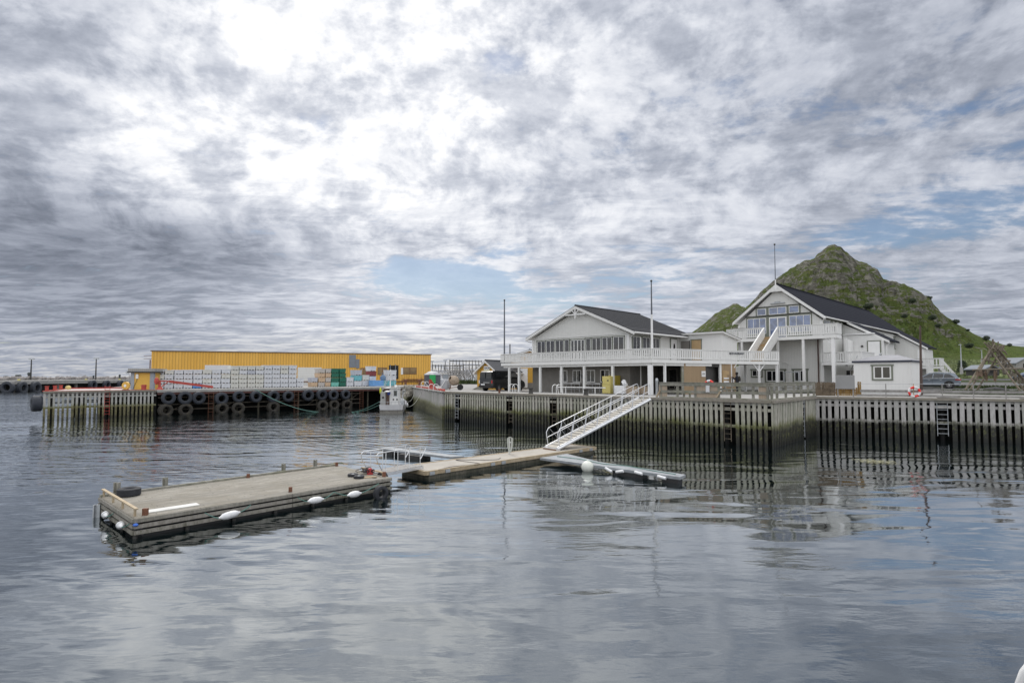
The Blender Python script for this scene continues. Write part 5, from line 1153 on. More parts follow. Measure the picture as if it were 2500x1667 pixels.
wins = [(-10.15, -9.12, 2), (-9.02, -7.98, 2), (-7.88, -6.9, 2), (-6.8, -6.25, 1), (-4.4, -3.85, 1), (-3.73, -2.78, 2), (-2.66, -1.62, 2), (-1.5, -.44, 2)]
for a0, a1, n in wins: window(t, a0, a1, 5.95, 7.38, .02, n, sw=.055)
w = window(t, -6.1, -4.5, 5.4, 7.34, .02, 4, sw=.06, fw=.09, nm='door')
for a0, a1 in ((.6, 1.7), (2.05, 3.2), (3.55, 4.7)): window(t, a0, a1, 5.95, 7.4, 0, 2, 'side', sw=.1)
box(t, 'door_surround', 'greenframe', 0, .05, 6.5, 7.75, 5.35, 7.55); d_ = box(t, 'door', 'white_clean', 0.0, .08, 6.62, 7.63, 5.37, 7.43)
m2 = MB(); m2.ell((.085, 7.13, 6.75-Q_), .02, .16, .30, 14, 8); m2.build('oval_window', 'glass_dark', d_)
text_part('RESTAURANT', .13, 'dark_wall', d_, (.095, 7.13, 6.05-Q_), (pi/2, 0, pi/2), .003)
# lower windows, doors and things on the shaded wall
for a0, a1 in ((-7.40, -6.48), (-5.86, -4.92), (-4.32, -3.42), (-2.85, -1.9)): window(t, a0, a1, 3.58, 4.64, 0, 2, surround=None, fw=.06, pane='glass_dark')
m2 = MB(); m2.box(-4.75, -4.55, -.18, 0, 1.25, 1.6); m2.build('lamp_box', 'black', t)
m2 = MB(); m2.tube([(.55, .9, 0), (.55, .9, 7.3-Q_)], .05, 7); m2.tube([(.85, -.3, 7.55-Q_), (.1, .1, 7.25-Q_), (.1, -.06, 5.4-Q_)], .045, 7); m2.build('downpipe', 'white', t)
m2 = MB(); m2.tube([(-11.2, -.5, 7.55-Q_), (-11.1, -.3, 7.4-Q_), (-10.8, -.08, 7.3-Q_)], .05, 7); m2.build('downpipe', 'white', t)
# veranda
VR = [(-13.5, -1.5), (3.05, -1.5), (4.95, 4.6), (5.45, 6.75), (7.6, 11.25)]
m2 = MB(); m2.ext([(a, b, 5.14-Q_) for a, b in [(-13.45, -1.42), (2.98, -1.42), (4.88, 4.6), (5.38, 6.75), (7.5, 11.2), (6.4, 13.5), (.2, 12.5), (.2, -.02), (-10.8, -.02), (-10.8, 3.5), (-13.45, 3.5)]], (0, 0, .2)); m2.build('veranda_floor', 'weathered_grey', t)
balustrade(t, (-13.5, 3.4), VR[0], 5.42, 6.2, 5.1)
for P, Q in zip(VR, VR[1:]): balustrade(t, P, Q, 5.42, 6.2, 5.1)
m2 = MB(); m2.bar((-13.3, -1.3, 5.0-Q_), (2.9, -1.3, 5.0-Q_), .14, .2); m2.bar((2.9, -1.3, 5.0-Q_), (4.8, 4.6, 5.0-Q_), .14, .2); m2.build('veranda_beam', 'white', t)
for px in (1243.4, 1267.2, 1319, 1371, 1426.6, 1496): a = BA.py(px, 950, -1.35)[0]; box(t, 'veranda_post', 'white', a-.1, a+.1, -1.42, -1.24, Q_, 4.92)
box(t, 'veranda_post', 'white_clean', 2.68, 3.0, -1.46, -1.2, Q_, 4.95)
box(t, 'veranda_post', 'white', -11.3, -11.12, 1.6, 1.78, Q_, 5.1)
def on_poly(px, z=4.5, off=0.0):   # point of the splayed veranda edge under a measured column
    for P, Q in zip(VR[1:], VR[2:]):
        p = BA.w(*P); q = BA.w(*Q); f = Fr(p, math.degrees(atan2(q[1]-p[1], q[0]-p[0]))); a, _ = f.py(px, 900, off)
        if a <= hypot(q[0]-p[0], q[1]-p[1])+.01: return BA.loc(f.w(a, off)), f
    return BA.loc(f.w(a, off)), f
for px, w in ((1622.8, .16), (1784, .2), (1853, .15), (1896.5, .17)):
    (a, b), f = on_poly(px, off=.12); box(t, 'veranda_post', 'white_clean', a-w/2, a+w/2, b-w/2, b+w/2, Q_, 5.12)
for px, s_ in ((1784, 1), (1853, -1), (1853, 1)):
    (a, b), f = on_poly(px, off=.12); m2 = MB(); m2.bar((a, b, 4.45-Q_), (a+s_*.26, b+s_*.5, 5.1-Q_), .07, .07); m2.build('knee_brace', 'white_clean', t)
box(t, 'veranda_post', 'white', 5.0, 5.14, 10.4, 10.54, Q_, 5.12)
# shaded service wall, timber entrance block
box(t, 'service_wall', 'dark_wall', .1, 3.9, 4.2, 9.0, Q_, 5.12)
window(t, 1.2, 2.0, 3.0, 4.7, 4.2, 1, surround=None, pane='glass_dark', frame='concrete_wall', nm='service_door')
window(t, 2.7, 3.4, 3.4, 4.6, 4.2, 1, surround=None, pane='glass_dark', frame='concrete_wall')
def wood_block(x0, x1, nm, mat, off=.1, z0=Q_, z1=5.1, d=.12):
    (a0, b0), f = on_poly(x0, off=off); (a1, b1), f = on_poly(x1, off=off); v = Vector((a1-a0, b1-b0)).normalized(); n = Vector((-v.y, v.x))*d
    m2 = MB(); m2.ext([(a0, b0, z0-Q_), (a1, b1, z0-Q_), (a1+n.x, b1+n.y, z0-Q_), (a0+n.x, b0+n.y, z0-Q_)], (0, 0, z1-z0)); return m2.build(nm, mat, t)
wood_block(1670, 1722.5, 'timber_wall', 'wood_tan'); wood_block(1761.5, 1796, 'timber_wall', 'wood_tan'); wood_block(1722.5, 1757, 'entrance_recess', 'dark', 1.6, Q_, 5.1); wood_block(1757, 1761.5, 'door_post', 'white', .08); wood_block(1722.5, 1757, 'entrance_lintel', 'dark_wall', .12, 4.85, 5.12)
wood_block(1664.5, 1670, 'corner_post', 'weathered', .12)
(a0, b0), f = on_poly(1722.5, off=.2); box(t, 'recess_side_wall', 'dark_wall', a0-.1, a0, b0, b0+2, Q_, 5.1)
s_ = wood_block(1713, 1722.5, 'notice_sign', 'white', .06, 4.05, 4.5, .03)
mk = wood_block(1764.5, 1780.5, 'notice_board', 'plywood', .05, 3.4, 4.55, .05)
for z0, z1, mt in ((4.2, 4.5, 'plywood'), (3.86, 3.98, 'white_clean'), (3.58, 3.72, 'white_clean')): wood_block(1767, 1779.5, 'leaflet', mt, .03, z0, z1, .02)
wood_block(1715, 1721, 'sign_text', 'dark_wall', .045, 4.3, 4.34, .01); wood_block(1714.5, 1721, 'sign_text', 'dark_wall', .045, 4.22, 4.25, .01)
wood_block(1789, 1792, 'notice_sheet', 'white_clean', .03, 3.6, 3.95, .02); wood_block(1786, 1789, 'box_on_wall', 'dark_wall', .03, 3.45, 3.9, .08)
# RESTAURANT on the veranda rail
(a, b), f = on_poly(1799.5, off=-.12); _, z_ = f.py(1799.5, 863.2, -.12)
text_part('RESTAURANT', .24, plain('sign blue black', (.03, .04, .06), .6), t, (a, b, z_-Q_), (pi/2, 0, f.a-BA.a), .02)
# flat-roofed annex
box(t, 'annex_wall', 'siding_fine', 0.05, 4.02, 8.25, 11.3, 5.34, 7.42)
m2 = MB(); m2.ext([(-.1, 7.9, 7.84-Q_), (-.1, 11.6, 7.30-Q_), (-.1, 11.6, 7.42-Q_), (-.1, 7.9, 7.97-Q_)], (4.4, 0, 0)); m2.build('annex_roof', 'white', t)
m2 = MB(); m2.ext([(0.06, 8.27, 7.4-Q_), (0.06, 11.3, 7.3-Q_), (.06, 8.27, 7.82-Q_)], (3.94, 0, 0)); m2.build('annex_gable', 'siding_fine', t)
m2 = MB(); m2.ext([(-.1, 7.88, 7.975-Q_), (-.1, 11.62, 7.425-Q_), (-.1, 11.62, 7.45-Q_), (-.1, 7.88, 8.0-Q_)], (4.42, 0, 0)); m2.build('annex_roof_felt', 'dark_wall', t)
window(t, 1.2, 2.1, 5.5, 7.35, 8.25, 1, surround='greenframe', pane='plywood', frame='plywood', sw=.07, nm='boarded_window'); box(t, 'annex_opening', 'concrete_wall', .15, 1.02, 8.2, 8.26, 5.5, 7.3); box(t, 'annex_opening_edge', 'dark_wall', 1.0, 1.06, 8.18, 8.27, 5.5, 7.32)
# things under and on the veranda
M['mast_grey'] = plain('dark grey mast', (.10, .11, .13), .5, .1)
def flagpole(fr, px, yt, yb, b, z0, label, split=None, r=.05):
    a, zt = fr.py(px, yt, b); p = fr.w(a, b); t = thing('flagpole', label, 'flagpole', (*p, z0), 0, 'flagpoles on the white buildings'); m2 = MB(); zs = zt if not split else fr.py(px, split, b)[1]
    m2.tube([(0, 0, 0), (0, 0, zs-z0)], r*1.3, 8, radii=[r*1.5, r*1.1]); m2.build('pole', 'white_clean' if split else 'mast_grey', t)
    if split: m2 = MB(); m2.tube([(0, 0, zs-z0), (0, 0, zt-z0)], r, 8, radii=[r*.95, r*.6]); m2.build('upper_pole', 'mast_grey', t)
    m2 = MB(); m2.ell((0, 0, zt-z0), .09, .09, .09, 10, 6); m2.build('finial', 'dark_wall', t); return t
flagpole(BA, 1231.5, 733, 865, -1.35, 5.3, 'grey flagpole at the left end of the restaurant veranda', None, .05)
flagpole(BA, 1590, 686, 850, -1.3, 5.3, 'flagpole with a white lower half at the veranda corner', 768, .07)
def fridge(px, yb, w, d, h, label, col, rot=0, open_=False):
    p = G(px, yb); t = thing('cabinet', label, 'cabinet', (*p, QZ), BA.a+rot, 'pale yellow cabinets under the veranda'); m2 = MB(); m2.box(-w/2, w/2, 0, d, .03, h); m2.build('body', col, t, bevel=.02)
    for z0, z1 in ((.06, h*.52), (h*.54, h-.04)): m2 = MB(); m2.box(-w/2+.02, w/2-.02, -.045, 0, z0, z1); m2.build('door', col, t, bevel=.015)
    m2 = MB(); m2.box(w*.15, w*.32, -.06, -.045, h*.72, h*.79); m2.build('badge', 'dark_wall', t)
    for z in (h*.3, h*.62): m2 = MB(); m2.box(-w/2+.02, -w/2+.06, -.07, -.045, z, z+.15); m2.build('handle', 'dark_wall', t)
M['cream'] = plain('pale yellow enamel', (.55, .47, .16), .5, .06); M['cream2'] = plain('mustard enamel', (.42, .33, .05), .5, .06)
fridge(1480.5, 961.5, .8, .7, 1.42, 'pale yellow double-door cabinet standing at the quay edge under the veranda', 'cream')
p = BA.w(-1.15, -.7); m2 = MB(); m2.box(-.4, .4, 0, .6, .85, 1.48); m2.box(-.38, .38, .02, .58, 0, .85); m2.box(-.36, .36, -.03, 0, .9, 1.44); top('cabinet', m2, 'cream2', 'mustard yellow cabinet partly hidden behind the veranda post', 'cabinet', (*p, QZ), 'pale yellow cabinets under the veranda'); bpy.data.objects['cabinet.001'].rotation_euler = (0, 0, BA.a)
p = G(1511, 962.5); t3 = thing('white_bin', 'white insulated box with crumpled foil on top under the veranda', 'box', (*p, QZ), BA.a); m2 = MB(); m2.box(-.45, .5, 0, .6, .05, .68); m2.build('body', 'fender_white', t3, bevel=.02); m2 = MB(); rr = random.Random(2)
for k in range(5): m2.ell((rr.uniform(.0, .45), rr.uniform(.1, .4), .76+.06*k), rr.uniform(.12, .22), rr.uniform(.12, .2), rr.uniform(.08, .16), 7, 5, Euler((rr.random(), rr.random(), rr.random())).to_matrix())
m2.build('foil', 'fender_white', t3)
for k, (px, w) in enumerate(((1535, 1.35), (1563, 1.1))):
    p = G(px, 962.8); t3 = thing('wooden_crate', ['large pale plywood crate left of the ramp head under the veranda', 'pale plywood crate at the ramp head beside the thick post'][k], 'crate', (*p, QZ), BA.a, 'plywood crates under the veranda')
    m2 = MB(); m2.box(-w/2, w/2, 0, .9, .06, .60); m2.build('body', 'wood_pale', t3)
    for a in (-w/2, 0, w/2-.06): m2 = MB(); m2.box(a, a+.06, -.03, 0, 0, .62); m2.build('batten', 'new_wood', t3)
    m2 = MB(); m2.box(-w/2-.02, w/2+.02, -.03, .92, .6, .63); m2.build('lid', 'new_wood', t3)
def table(px0, px1, yb, label):
    a0 = BA.py(px0, yb, -.55)[0]; a1 = BA.py(px1, yb, -.55)[0]; t3 = thing('work_table', label, 'table', (*BA.w(a0, -.55), QZ), BA.a, 'steel work tables along the shaded wall')
    m2 = MB(); m2.box(0, a1-a0, -.25, .3, .78, .83); m2.build('tabletop', 'alu', t3)
    for x in (.1, (a1-a0)/2, a1-a0-.1):
        for y in (-.2, .25): m2 = MB(); m2.tube([(x, y, 0), (x, y, .78)], .018, 6); m2.build('leg', 'steel', t3)
    m2 = MB(); m2.tube([(.1, -.2, .32), (a1-a0-.1, -.2, .32)], .014, 5); m2.build('stretcher', 'steel', t3)
table(1376, 1421, 957, 'long steel work table against the shaded wall, left one'); table(1430, 1470, 958, 'steel work table against the shaded wall, beside the yellow cabinet')
t3 = thing('quay_handrail', 'low white handrail at the quay edge before the yellow cabinet', 'handrail', (*BA.w(-4.9, -3.2), QZ), BA.a)
m2 = MB(); m2.tube([(0, 0, .52), (4.9, 0, .52)], .035, 7); m2.build('rail', 'white_clean', t3)
for x in (.9, 3.9): m2 = MB(); m2.tube([(x, 0, 0), (x, 0, .52)], .03, 6); m2.build('rail_post', 'white_clean', t3)
BB = 'dark bollards on the quay edge'
for px, l in ((1291.5, 'dark steel bollard between the two ladders below the van front'), (1426.5, 'dark green bollard at the foot of a veranda post by the white handrail')):
    s_ = s_at(E2, E3, px); p = along(E2, E3, s_); m2 = MB(); m2.lathe([(0, 0), (.2, 0), (.17, .08), (.15, .34), (.2, .4), (.19, .48), (0, .5)], n=12); top('bollard', m2, 'dark_wall', l, 'bollard', (p[0]+.15, p[1]+.3, QZ+.01), BB, smooth=True)
s_ = s_at(E2, E3, 1219); p = along(E2, E3, s_); m2 = MB(); m2.lathe([(0, 0), (.09, 0), (.09, .22), (.13, .25), (.13, .3), (0, .31)], n=10); top('bollard', m2, 'rust', 'small rusty bollard on the quay edge below the van', 'bollard', (p[0], p[1]+.2, QZ+.01), BB)
p = along(E2, E3, s_at(E2, E3, 1606)); m2 = MB(); m2.lathe([(0, 0), (.09, 0), (.09, 1.02), (.1, 1.04), (.1, 1.2), (.04, 1.28), (0, 1.28)], n=12); top('shore_power_post', m2, 'steel', 'grey-blue service pillar at the left end of the terrace rail', 'service pillar', (p[0]+.1, p[1]+.7, QZ), smooth=True)
# ------------------------------------------------------------------ hotel
t = place(HO, 'hotel_building', 'large white gabled hotel with black ribbed roof and wide upper balcony', 'building', QZ); HOT = t
WB = 2.2; LEN = 33.5
gable_wall(t, -4.57, 3.06, -.75, Q_, 9.2, 12.45, WB, LEN, 'siding')
box(t, 'ground_floor_extension', 'siding', -7.6, -4.6, 2.6, 8, Q_, 5.1)
gable(t, -5.0, 3.5, -.75, 9.5, 12.87, 1.8, LEN+.5, 'roof_black', barge=.3)
m2 = MB(); m2.ext([(-1.35, 1.76, 12.1-Q_), (-.15, 1.76, 12.1-Q_), (-.75, 1.76, 12.65-Q_)], (0, .03, 0)); m2.build('gable_ornament', 'white', t)
m2 = MB(); m2.box(-1.4, -.1, WB-.16, WB, 11.0-Q_, 11.08-Q_); m2.ell((-.75, WB-.1, 11.14-Q_), .3, .06, .07, 10, 6); m2.build('gable_lamp', 'steel', t)
box(t, 'corner_board', 'white_clean', 2.92, 3.1, WB-.04, WB+.12, Q_, 9.1); box(t, 'corner_board', 'white_clean', -4.62, -4.44, WB-.04, WB+.12, Q_, 9.1)
flag = flagpole(HO, 1891, 597, 690, 1.4, 12.2, 'thin flagpole rising from the hotel gable peak', 683, .045)
box(t, 'window_surround', 'greenframe', -2.84, 1.3, WB-.03, WB, 9.84, 10.74); box(t, 'window_surround', 'greenframe', -3.78, 2.26, WB-.03, WB, 7.62, 9.9)
box(t, 'drip_board', 'dark_wall', -2.95, 1.4, WB-.09, WB, 10.74, 10.8); box(t, 'drip_board', 'dark_wall', -3.88, 2.36, WB-.09, WB, 9.9, 9.95)
M['glass_sky'] = glass('wide hotel glazing', (.07, .10, .19), .02, .6)  # blue base colour stands in for reflected sky
for a0, a1, z0, z1, n in ((-2.70, -1.84, 9.98, 10.63, 1), (-1.57, .04, 9.98, 10.66, 2), (.28, 1.15, 10.0, 10.66, 1), (-3.66, -1.86, 8.2, 9.72, 3), (.28, 2.16, 8.2, 9.74, 3)): window(t, a0, a1, z0, z1, WB-.03, n, surround=None, pane='glass_sky', fw=.05)
window(t, -1.57, .04, 7.66, 9.72, WB-.03, 2, surround=None, pane='glass_sky', fw=.10, nm='balcony_door')
# balcony
m2 = MB(); m2.box(-4.7, 4.8, .03, 1.28, 7.46-Q_, 7.64-Q_); m2.box(-4.7, 3.1, 1.28, WB-.04, 7.46-Q_, 7.64-Q_); m2.build('balcony_floor', 'weathered_grey', t)
for P, Q in (((-4.75, WB), (-4.75, 0)), ((-4.75, 0), (-1.2, 0)), ((0, 0), (4.85, 0)), ((4.85, 0), (4.85, 1.3)), ((4.85, 1.3), (3.12, 2.3))): balustrade(t, P, Q, 7.72, 8.6, 7.36)
for a, z1 in ((-3.35, 7.5), (2.15, 7.5), (-.05, 7.5)): box(t, 'balcony_post', 'white', a-.1, a+.1, .02, .22, Q_, z1)
box(t, 'balcony_post', 'white_clean', 4.42, 4.66, .02, .26, Q_, 7.5); box(t, 'balcony_post', 'white', 4.5, 4.7, 3.4, 3.6, 5.0, 7.5)
m2 = MB(); m2.bar((4.54, .14, 6.8-Q_), (3.9, .14, 7.44-Q_), .09, .09); m2.build('knee_brace', 'white_clean', t)
m2 = MB(); m2.bar((-4.6, .16, 7.4-Q_), (4.7, .16, 7.4-Q_), .12, .12); m2.build('balcony_beam', 'dark_wall', t)
# stair from the balcony to the veranda
nst = 13; sb0, sb1, sz0, sz1 = -3.2, .0, 5.36, 7.64
for k in range(nst):
    f = (k+.5)/nst; b = sb0+(sb1-sb0)*f; z = sz0+(sz1-sz0)*f; m2 = MB(); m2.box(-1.16, -.06, b-.15, b+.15, z-Q_-.02, z-Q_+.02); m2.box(-1.16, -.06, b+.13, b+.15, z-Q_+.02, z-Q_+.17); m2.build('stair_tread', M['new_wood'] if k % 4 else 'plywood', t)
for a in (-1.22, .0):
    m2 = MB(); b0_, b1_ = sb0-.2, sb1+.02
    m2.ext([(a-.03, b0_, sz0-.05-Q_), (a-.03, b1_, sz1-.22-Q_), (a-.03, b1_, sz1+.05-Q_), (a-.03, b0_, sz0+.2-Q_)], (.06, 0, 0))
    for k in range(18):
        b = b0_+(b1_-b0_)*(k+.5)/18; z = sz0+(sz1-sz0)*(k+.5)/18; m2.bar((a+.045, b, z+.12-Q_), (a+.045, b, z+.92-Q_), .022, .14, (0, 1, 0))
    m2.bar((a, b0_, sz0+.93-Q_), (a, b1_, sz1+.95-Q_), .12, .06); m2.build('stair_side', 'white', t)
m2 = MB(); m2.ell((-3.9, .9, 8.62-Q_), .85, .3, .16, 12, 7); top('dark_tarp', m2, 'black', 'black covered bundle lying on the hotel balcony rail at left', 'tarpaulin', (0, 0, 0)); o = bpy.data.objects['dark_tarp']; o.location = (*HO.o, QZ); o.rotation_euler = (0, 0, HO.a)
# side windows and lower windows
for b0, b1 in ((2.75, 4.7), (5.1, 5.9), (6.3, 7.1), (7.6, 8.2)): window(t, b0, b1, 8.25, 9.25, 3.06, 2 if b1-b0 < 1.5 else 4, 'side', sw=.1)
for a0, a1, z0, z1, n in ((-1.95, -.3, 3.6, 4.66, 3), (.6, 1.65, 3.6, 4.66, 2)): window(t, a0, a1, z0, z1, WB, n, sw=.14, pane='glass_dark', fw=.09)
window(t, -3.3, -2.4, 4.1, 4.7, WB, 2, sw=.12, pane='glass_dark', fw=.06)
m2 = MB(); m2.tube([(2.72, WB-.08, 0), (2.72, WB-.08, 7.4-Q_)], .06, 8); m2.build('downpipe', plain('brown pipe', (.09, .05, .045), .6), t)
m2 = MB(); m2.tube([(-.3, WB-.06, 5.35-Q_), (-.05, WB-.06, 5.35-Q_), (.15, WB-.06, 5.2-Q_), (.15, WB-.06, 3.6-Q_)], .045, 7); m2.build('drain_pipe', 'white', t)
m2 = MB(); m2.tube([(3.5, 1.6, 9.35-Q_), (3.2, 2.0, 9.0-Q_), (3.14, 2.1, 8.0-Q_), (3.14, 2.1, 0)], .05, 7); m2.build('drain', 'white', t)
# side gallery balcony on the first floor, with room behind
bb = 1.6
box(t, 'gallery_floor', 'weathered_grey', 3.1, 6.2, bb+.04, bb+4.2, 5.16, 5.3)
for P, Q in (((3.14, bb), (6.25, bb)), ((6.25, bb), (6.25, bb+4.2))): balustrade(t, P, Q, 5.36, 6.2, 5.08)
window(t, 3.2+.6, 4.0+.6, 2.75, 4.7, 6.2, 2, surround=None, pane='glass_dark', nm='ground_door'); box(t, 'ground_floor_bay', 'siding', 3.06, 6.6, 6.2, 8.2, Q_, 5.3)
window(t, 4.0, 4.6, 5.5, 6.85, 8.26, 2, sw=.1, pane='glass_dark')
m2 = MB(); m2.bar((5.6, bb+.1, 4.2-Q_), (6.15, bb+.1, 5.05-Q_), .1, .1); m2.build('knee_brace', 'white', t)
# side wing with lean-to roof
b1_, b2_ = 8.26, 12.2; aW, zW = 6.95, 7.45
m2 = MB(); m2.ext([(3.0, b1_+.25, 0), (6.5, b1_+.25, 0), (6.5, b1_+.25, 7.45-Q_), (3.0, b1_+.25, 9.2-Q_)], (0, b2_-b1_-.3, 0)); m2.build('wing_wall', 'siding', t)
sl_ = (9.5-zW)/(aW-3.45)
m2 = MB(); m2.ext([(3.35, b1_, 9.55-Q_), (aW, b1_, zW-Q_), (aW, b1_, zW-.14-Q_), (3.35, b1_, 9.41-Q_)], (0, b2_-b1_, 0)); m2.build('wing_roof', 'roof_black', t)
m2 = MB(); m2.ext([(3.45, b1_-.04, 9.44-Q_), (aW, b1_-.04, zW-.04-Q_), (aW, b1_-.04, zW-.28-Q_), (3.45, b1_-.04, 9.2-Q_)], (0, .035, 0)); m2.build('wing_barge_board', 'white', t)
box(t, 'wing_band', 'white_clean', 3.1, 5.75, b1_-.25, b1_+.25, 8.08, 8.2)
m2 = MB(); m2.ext([(3.1, b1_-.1, 0), (6.5, b1_-.1, 0), (6.5, b1_-.1, 7.45-Q_), (5.75, b1_-.1, 8.0-Q_), (3.1, b1_-.1, 8.08-Q_)], (0, .35, 0)); m2.build('wing_porch_wall', 'siding_fine', t)
box(t, 'porch_door_surround', 'greenframe', 5.15, 6.3, b1_-.16, b1_-.1, 5.3, 7.46); d_ = box(t, 'porch_door', 'white_clean', 5.25, 6.2, b1_-.2, b1_-.1, 5.3, 7.36)
m2 = MB(); m2.ell((4.75, b1_-.2, 6.95-Q_), .12, .12, .1, 8, 6); m2.build('wall_lamp', 'dark_wall', t)
m2 = MB(); m2.ext([(3.9, 6.3, 5.3-Q_), (3.9, 8.1, 5.3-Q_), (3.9, 8.1, 7.45-Q_), (3.9, 6.3, 7.6-Q_)], (.12, 0, 0)); m2.build('screen_panel', 'white', t)
m2 = MB(); m2.tube([(aW, b1_+.3, zW-.2-Q_), (6.65, b1_+.3, zW-.5-Q_), (6.55, b1_+.3, 0)], .05, 7); m2.build('downpipe', 'white', t)
p1 = HO.py(2077, 905, 5.2); p2 = HO.py(2096, 863, 5.2); m2 = MB(); m2.bar((p1[0], 5.2, p1[1]-Q_), (p2[0], 5.2, p2[1]-Q_), .12, .05); m2.build('leaning_beam', 'steel', t)
for px in (2122, 2154, 2183): b = HO.px(px, 800, 3.06)[0]; window(t, b-.35, b+.35, 7.6, 8.9, 3.06, 2, 'side', sw=.12, pane='glass_dark')
b = HO.px(2172, 890, 3.06)[0]; window(t, b-.5, b+.5, 5.0, 6.2, 3.06, 2, 'side', sw=.12, pane='glass_dark')
# rear wing
b3_ = 29.1
m2 = MB(); m2.ext([(3.0, b3_+.3, 0), (6.1, b3_+.3, 0), (6.1, b3_+.3, 7.35-Q_), (3.0, b3_+.3, 9.3-Q_)], (0, 4.5, 0)); m2.build('rear_wing_wall', 'siding', t)
m2 = MB(); m2.ext([(3.3, b3_, 9.65-Q_), (6.4, b3_, 7.6-Q_), (6.4, b3_, 7.46-Q_), (3.3, b3_, 9.51-Q_)], (0, 5.5, 0)); m2.build('rear_wing_roof', 'roof_black', t)
m2 = MB(); m2.ext([(3.3, b3_-.04, 9.55-Q_), (6.4, b3_-.04, 7.5-Q_), (6.4, b3_-.04, 7.25-Q_), (3.3, b3_-.04, 9.3-Q_)], (0, .03, 0)); m2.build('rear_barge_board', 'white', t)
box(t, 'rear_door', 'white_clean', 5.3, 6.0, b3_+.2, b3_+.3, 5.35, 7.3); box(t, 'rear_porch_floor', 'weathered_grey', 4.5, 7.8, b3_-2, b3_+.3, 5.1, 5.25)
for P, Q in (((4.5, b3_-2), (7.8, b3_-2)), ((7.8, b3_-2), (7.8, b3_+.3))): balustrade(t, P, Q, 5.3, 6.2, 5.0, .3, .14)
for k in range(9): m2 = MB(); m2.box(7.85+k*.18, 8.05+k*.18, b3_-1.9, b3_-.9, 5.0-Q_-k*.25, 5.05-Q_-k*.25); m2.build('rear_step', 'white', t)
m2 = MB()
for b in (b3_-1.95, b3_-.85): m2.bar((7.8, b, 6.1-Q_), (9.4, b, 3.8-Q_), .06, .1); m2.bar((7.8, b, 5.1-Q_), (9.4, b, 2.8-Q_), .06, .2)
for k in range(10): m2.bar((7.85+k*.16, b3_-1.95, 5.0-Q_-k*.23), (7.85+k*.16, b3_-1.95, 6.0-Q_-k*.23), .05, .05)
m2.build('rear_stair_rail', 'white', t)
for a in (4.7, 7.7): box(t, 'rear_post', 'weathered_grey', a-.1, a+.1, b3_-1.9, b3_-1.7, Q_, 5.05)
# ------------------------------------------------------------------ hut
HF = Fr(G(2226, 963.5), -45.4)
t = place(HF, 'quay_hut', 'small white boarded hut with grey low roof and green-framed window on the right quay', 'hut', QZ)
hl = HF.py(2084.7, 920, 0)[0]; hd = HF.px(2249.3, 900, 0)[0]; hz = HF.py(2225, 883.5, 0)[1]; hz1 = HF.py(2225, 880, 0)[1]
box(t, 'wall', 'siding_fine', hl, 0, 0, hd, Q_, hz)
box(t, 'roof_fascia', plain('navy fascia', (.025, .03, .05), .5), hl-.1, .1, -.1, hd+.1, hz, hz+.15)
m2 = MB(); zr = hz+.15-Q_; rh = (HF.py(2160, 867, hd*.45)[1]-Q_)-zr; m2.add([(hl-.05, -.06, zr), (.06, -.06, zr), (.06, hd+.06, zr), (hl-.05, hd+.06, zr), (hl*.66, hd*.45, zr+rh), (hl*.3, hd*.45, zr+rh)], [(0, 1, 5, 4), (1, 2, 5), (2, 3, 4, 5), (3, 0, 4), (0, 3, 2, 1)]); m2.build('roof', plain('pale roofing sheet', (.30, .30, .32), .6, .08, 1.5), t)
m2 = MB(); m2.tube([(hl*.62, hd*.45, zr+rh-.1), (hl*.62, hd*.45, zr+rh+.1), (hl*.58, hd*.45, zr+rh+.14)], .06, 7); m2.build('roof_vent', 'steel', t)
w0, wz1 = HF.py(2132, 893.5, 0); w1, wz0 = HF.py(2176.5, 925, 0); window(t, w0, w1, wz0, wz1, 0, 2, sw=.12, pane='glass_dark', fw=.10)
m2 = MB()
for k in range(44): m2.tube([(hl-hl*k/44, -.22, .0), (hl-hl*k/44, -.22, .30)], .04, 5)
m2.build('corrugated_skirt', 'white', t)
M['pole_dark'] = worn_wood('dark pole', (.12, .08, .07), (.05, .035, .03), None, (1, 1, .3))
a, zt = HF.py(2246.5, 795, -.4); zb = Q_; p = HF.w(HF.py(2249.5, 958, -.4)[0], -.4); q = HF.w(a, -.4)
m2 = MB(); m2.tube([(*p, Q_-.1), (*q, zt)], .09, 7, radii=[.11, .06]); top('wooden_pole', m2, 'pole_dark', 'tall slim brown wooden pole at the right corner of the hut', 'pole')
# ------------------------------------------------------------------ terrace rails and fences
def board_fence(P, Q, label, posts, z0=QZ, top_h=1.02, solid=(), name='terrace_rail', mat='weathered', mid=.55, tw=.2):
    d = unit(P, Q); n_ = (d[1], -d[0]); L = hypot(Q[0]-P[0], Q[1]-P[1]); t = thing(name, label, 'fence', (*P, z0), atan2(d[1], d[0])); 
    m2 = MB(); m2.box(-.05, L+.05, -.06, -.02, top_h-tw, top_h); m2.box(-.05, L+.05, -.08, .08, top_h, top_h+.04); m2.build('top_board', mat, t)
    m2 = MB(); m2.box(-.05, L+.05, -.06, -.02, mid-.17, mid); m2.build('mid_board', mat, t)
    m2 = MB(); m2.box(-.05, L+.05, -.12, .02, .0, .09); m2.build('foot_beam', mat, t)
    for x in posts: m2 = MB(); m2.box(x-.06, x+.06, -.02, .1, 0, top_h); m2.build('rail_post', mat, t)
    for x0, x1 in solid: m2 = MB(); m2.box(x0, x1, -.018, .0, .08, top_h-.12); m2.build('infill_panel', 'wood_pale', t)
    return t
T0 = along(E2, E3, s_at(E2, E3, 1607)); n3 = unit(E2, E3); nn = (-n3[1], n3[0]); sh = lambda p, k: (p[0]+nn[0]*k, p[1]+nn[1]*k)
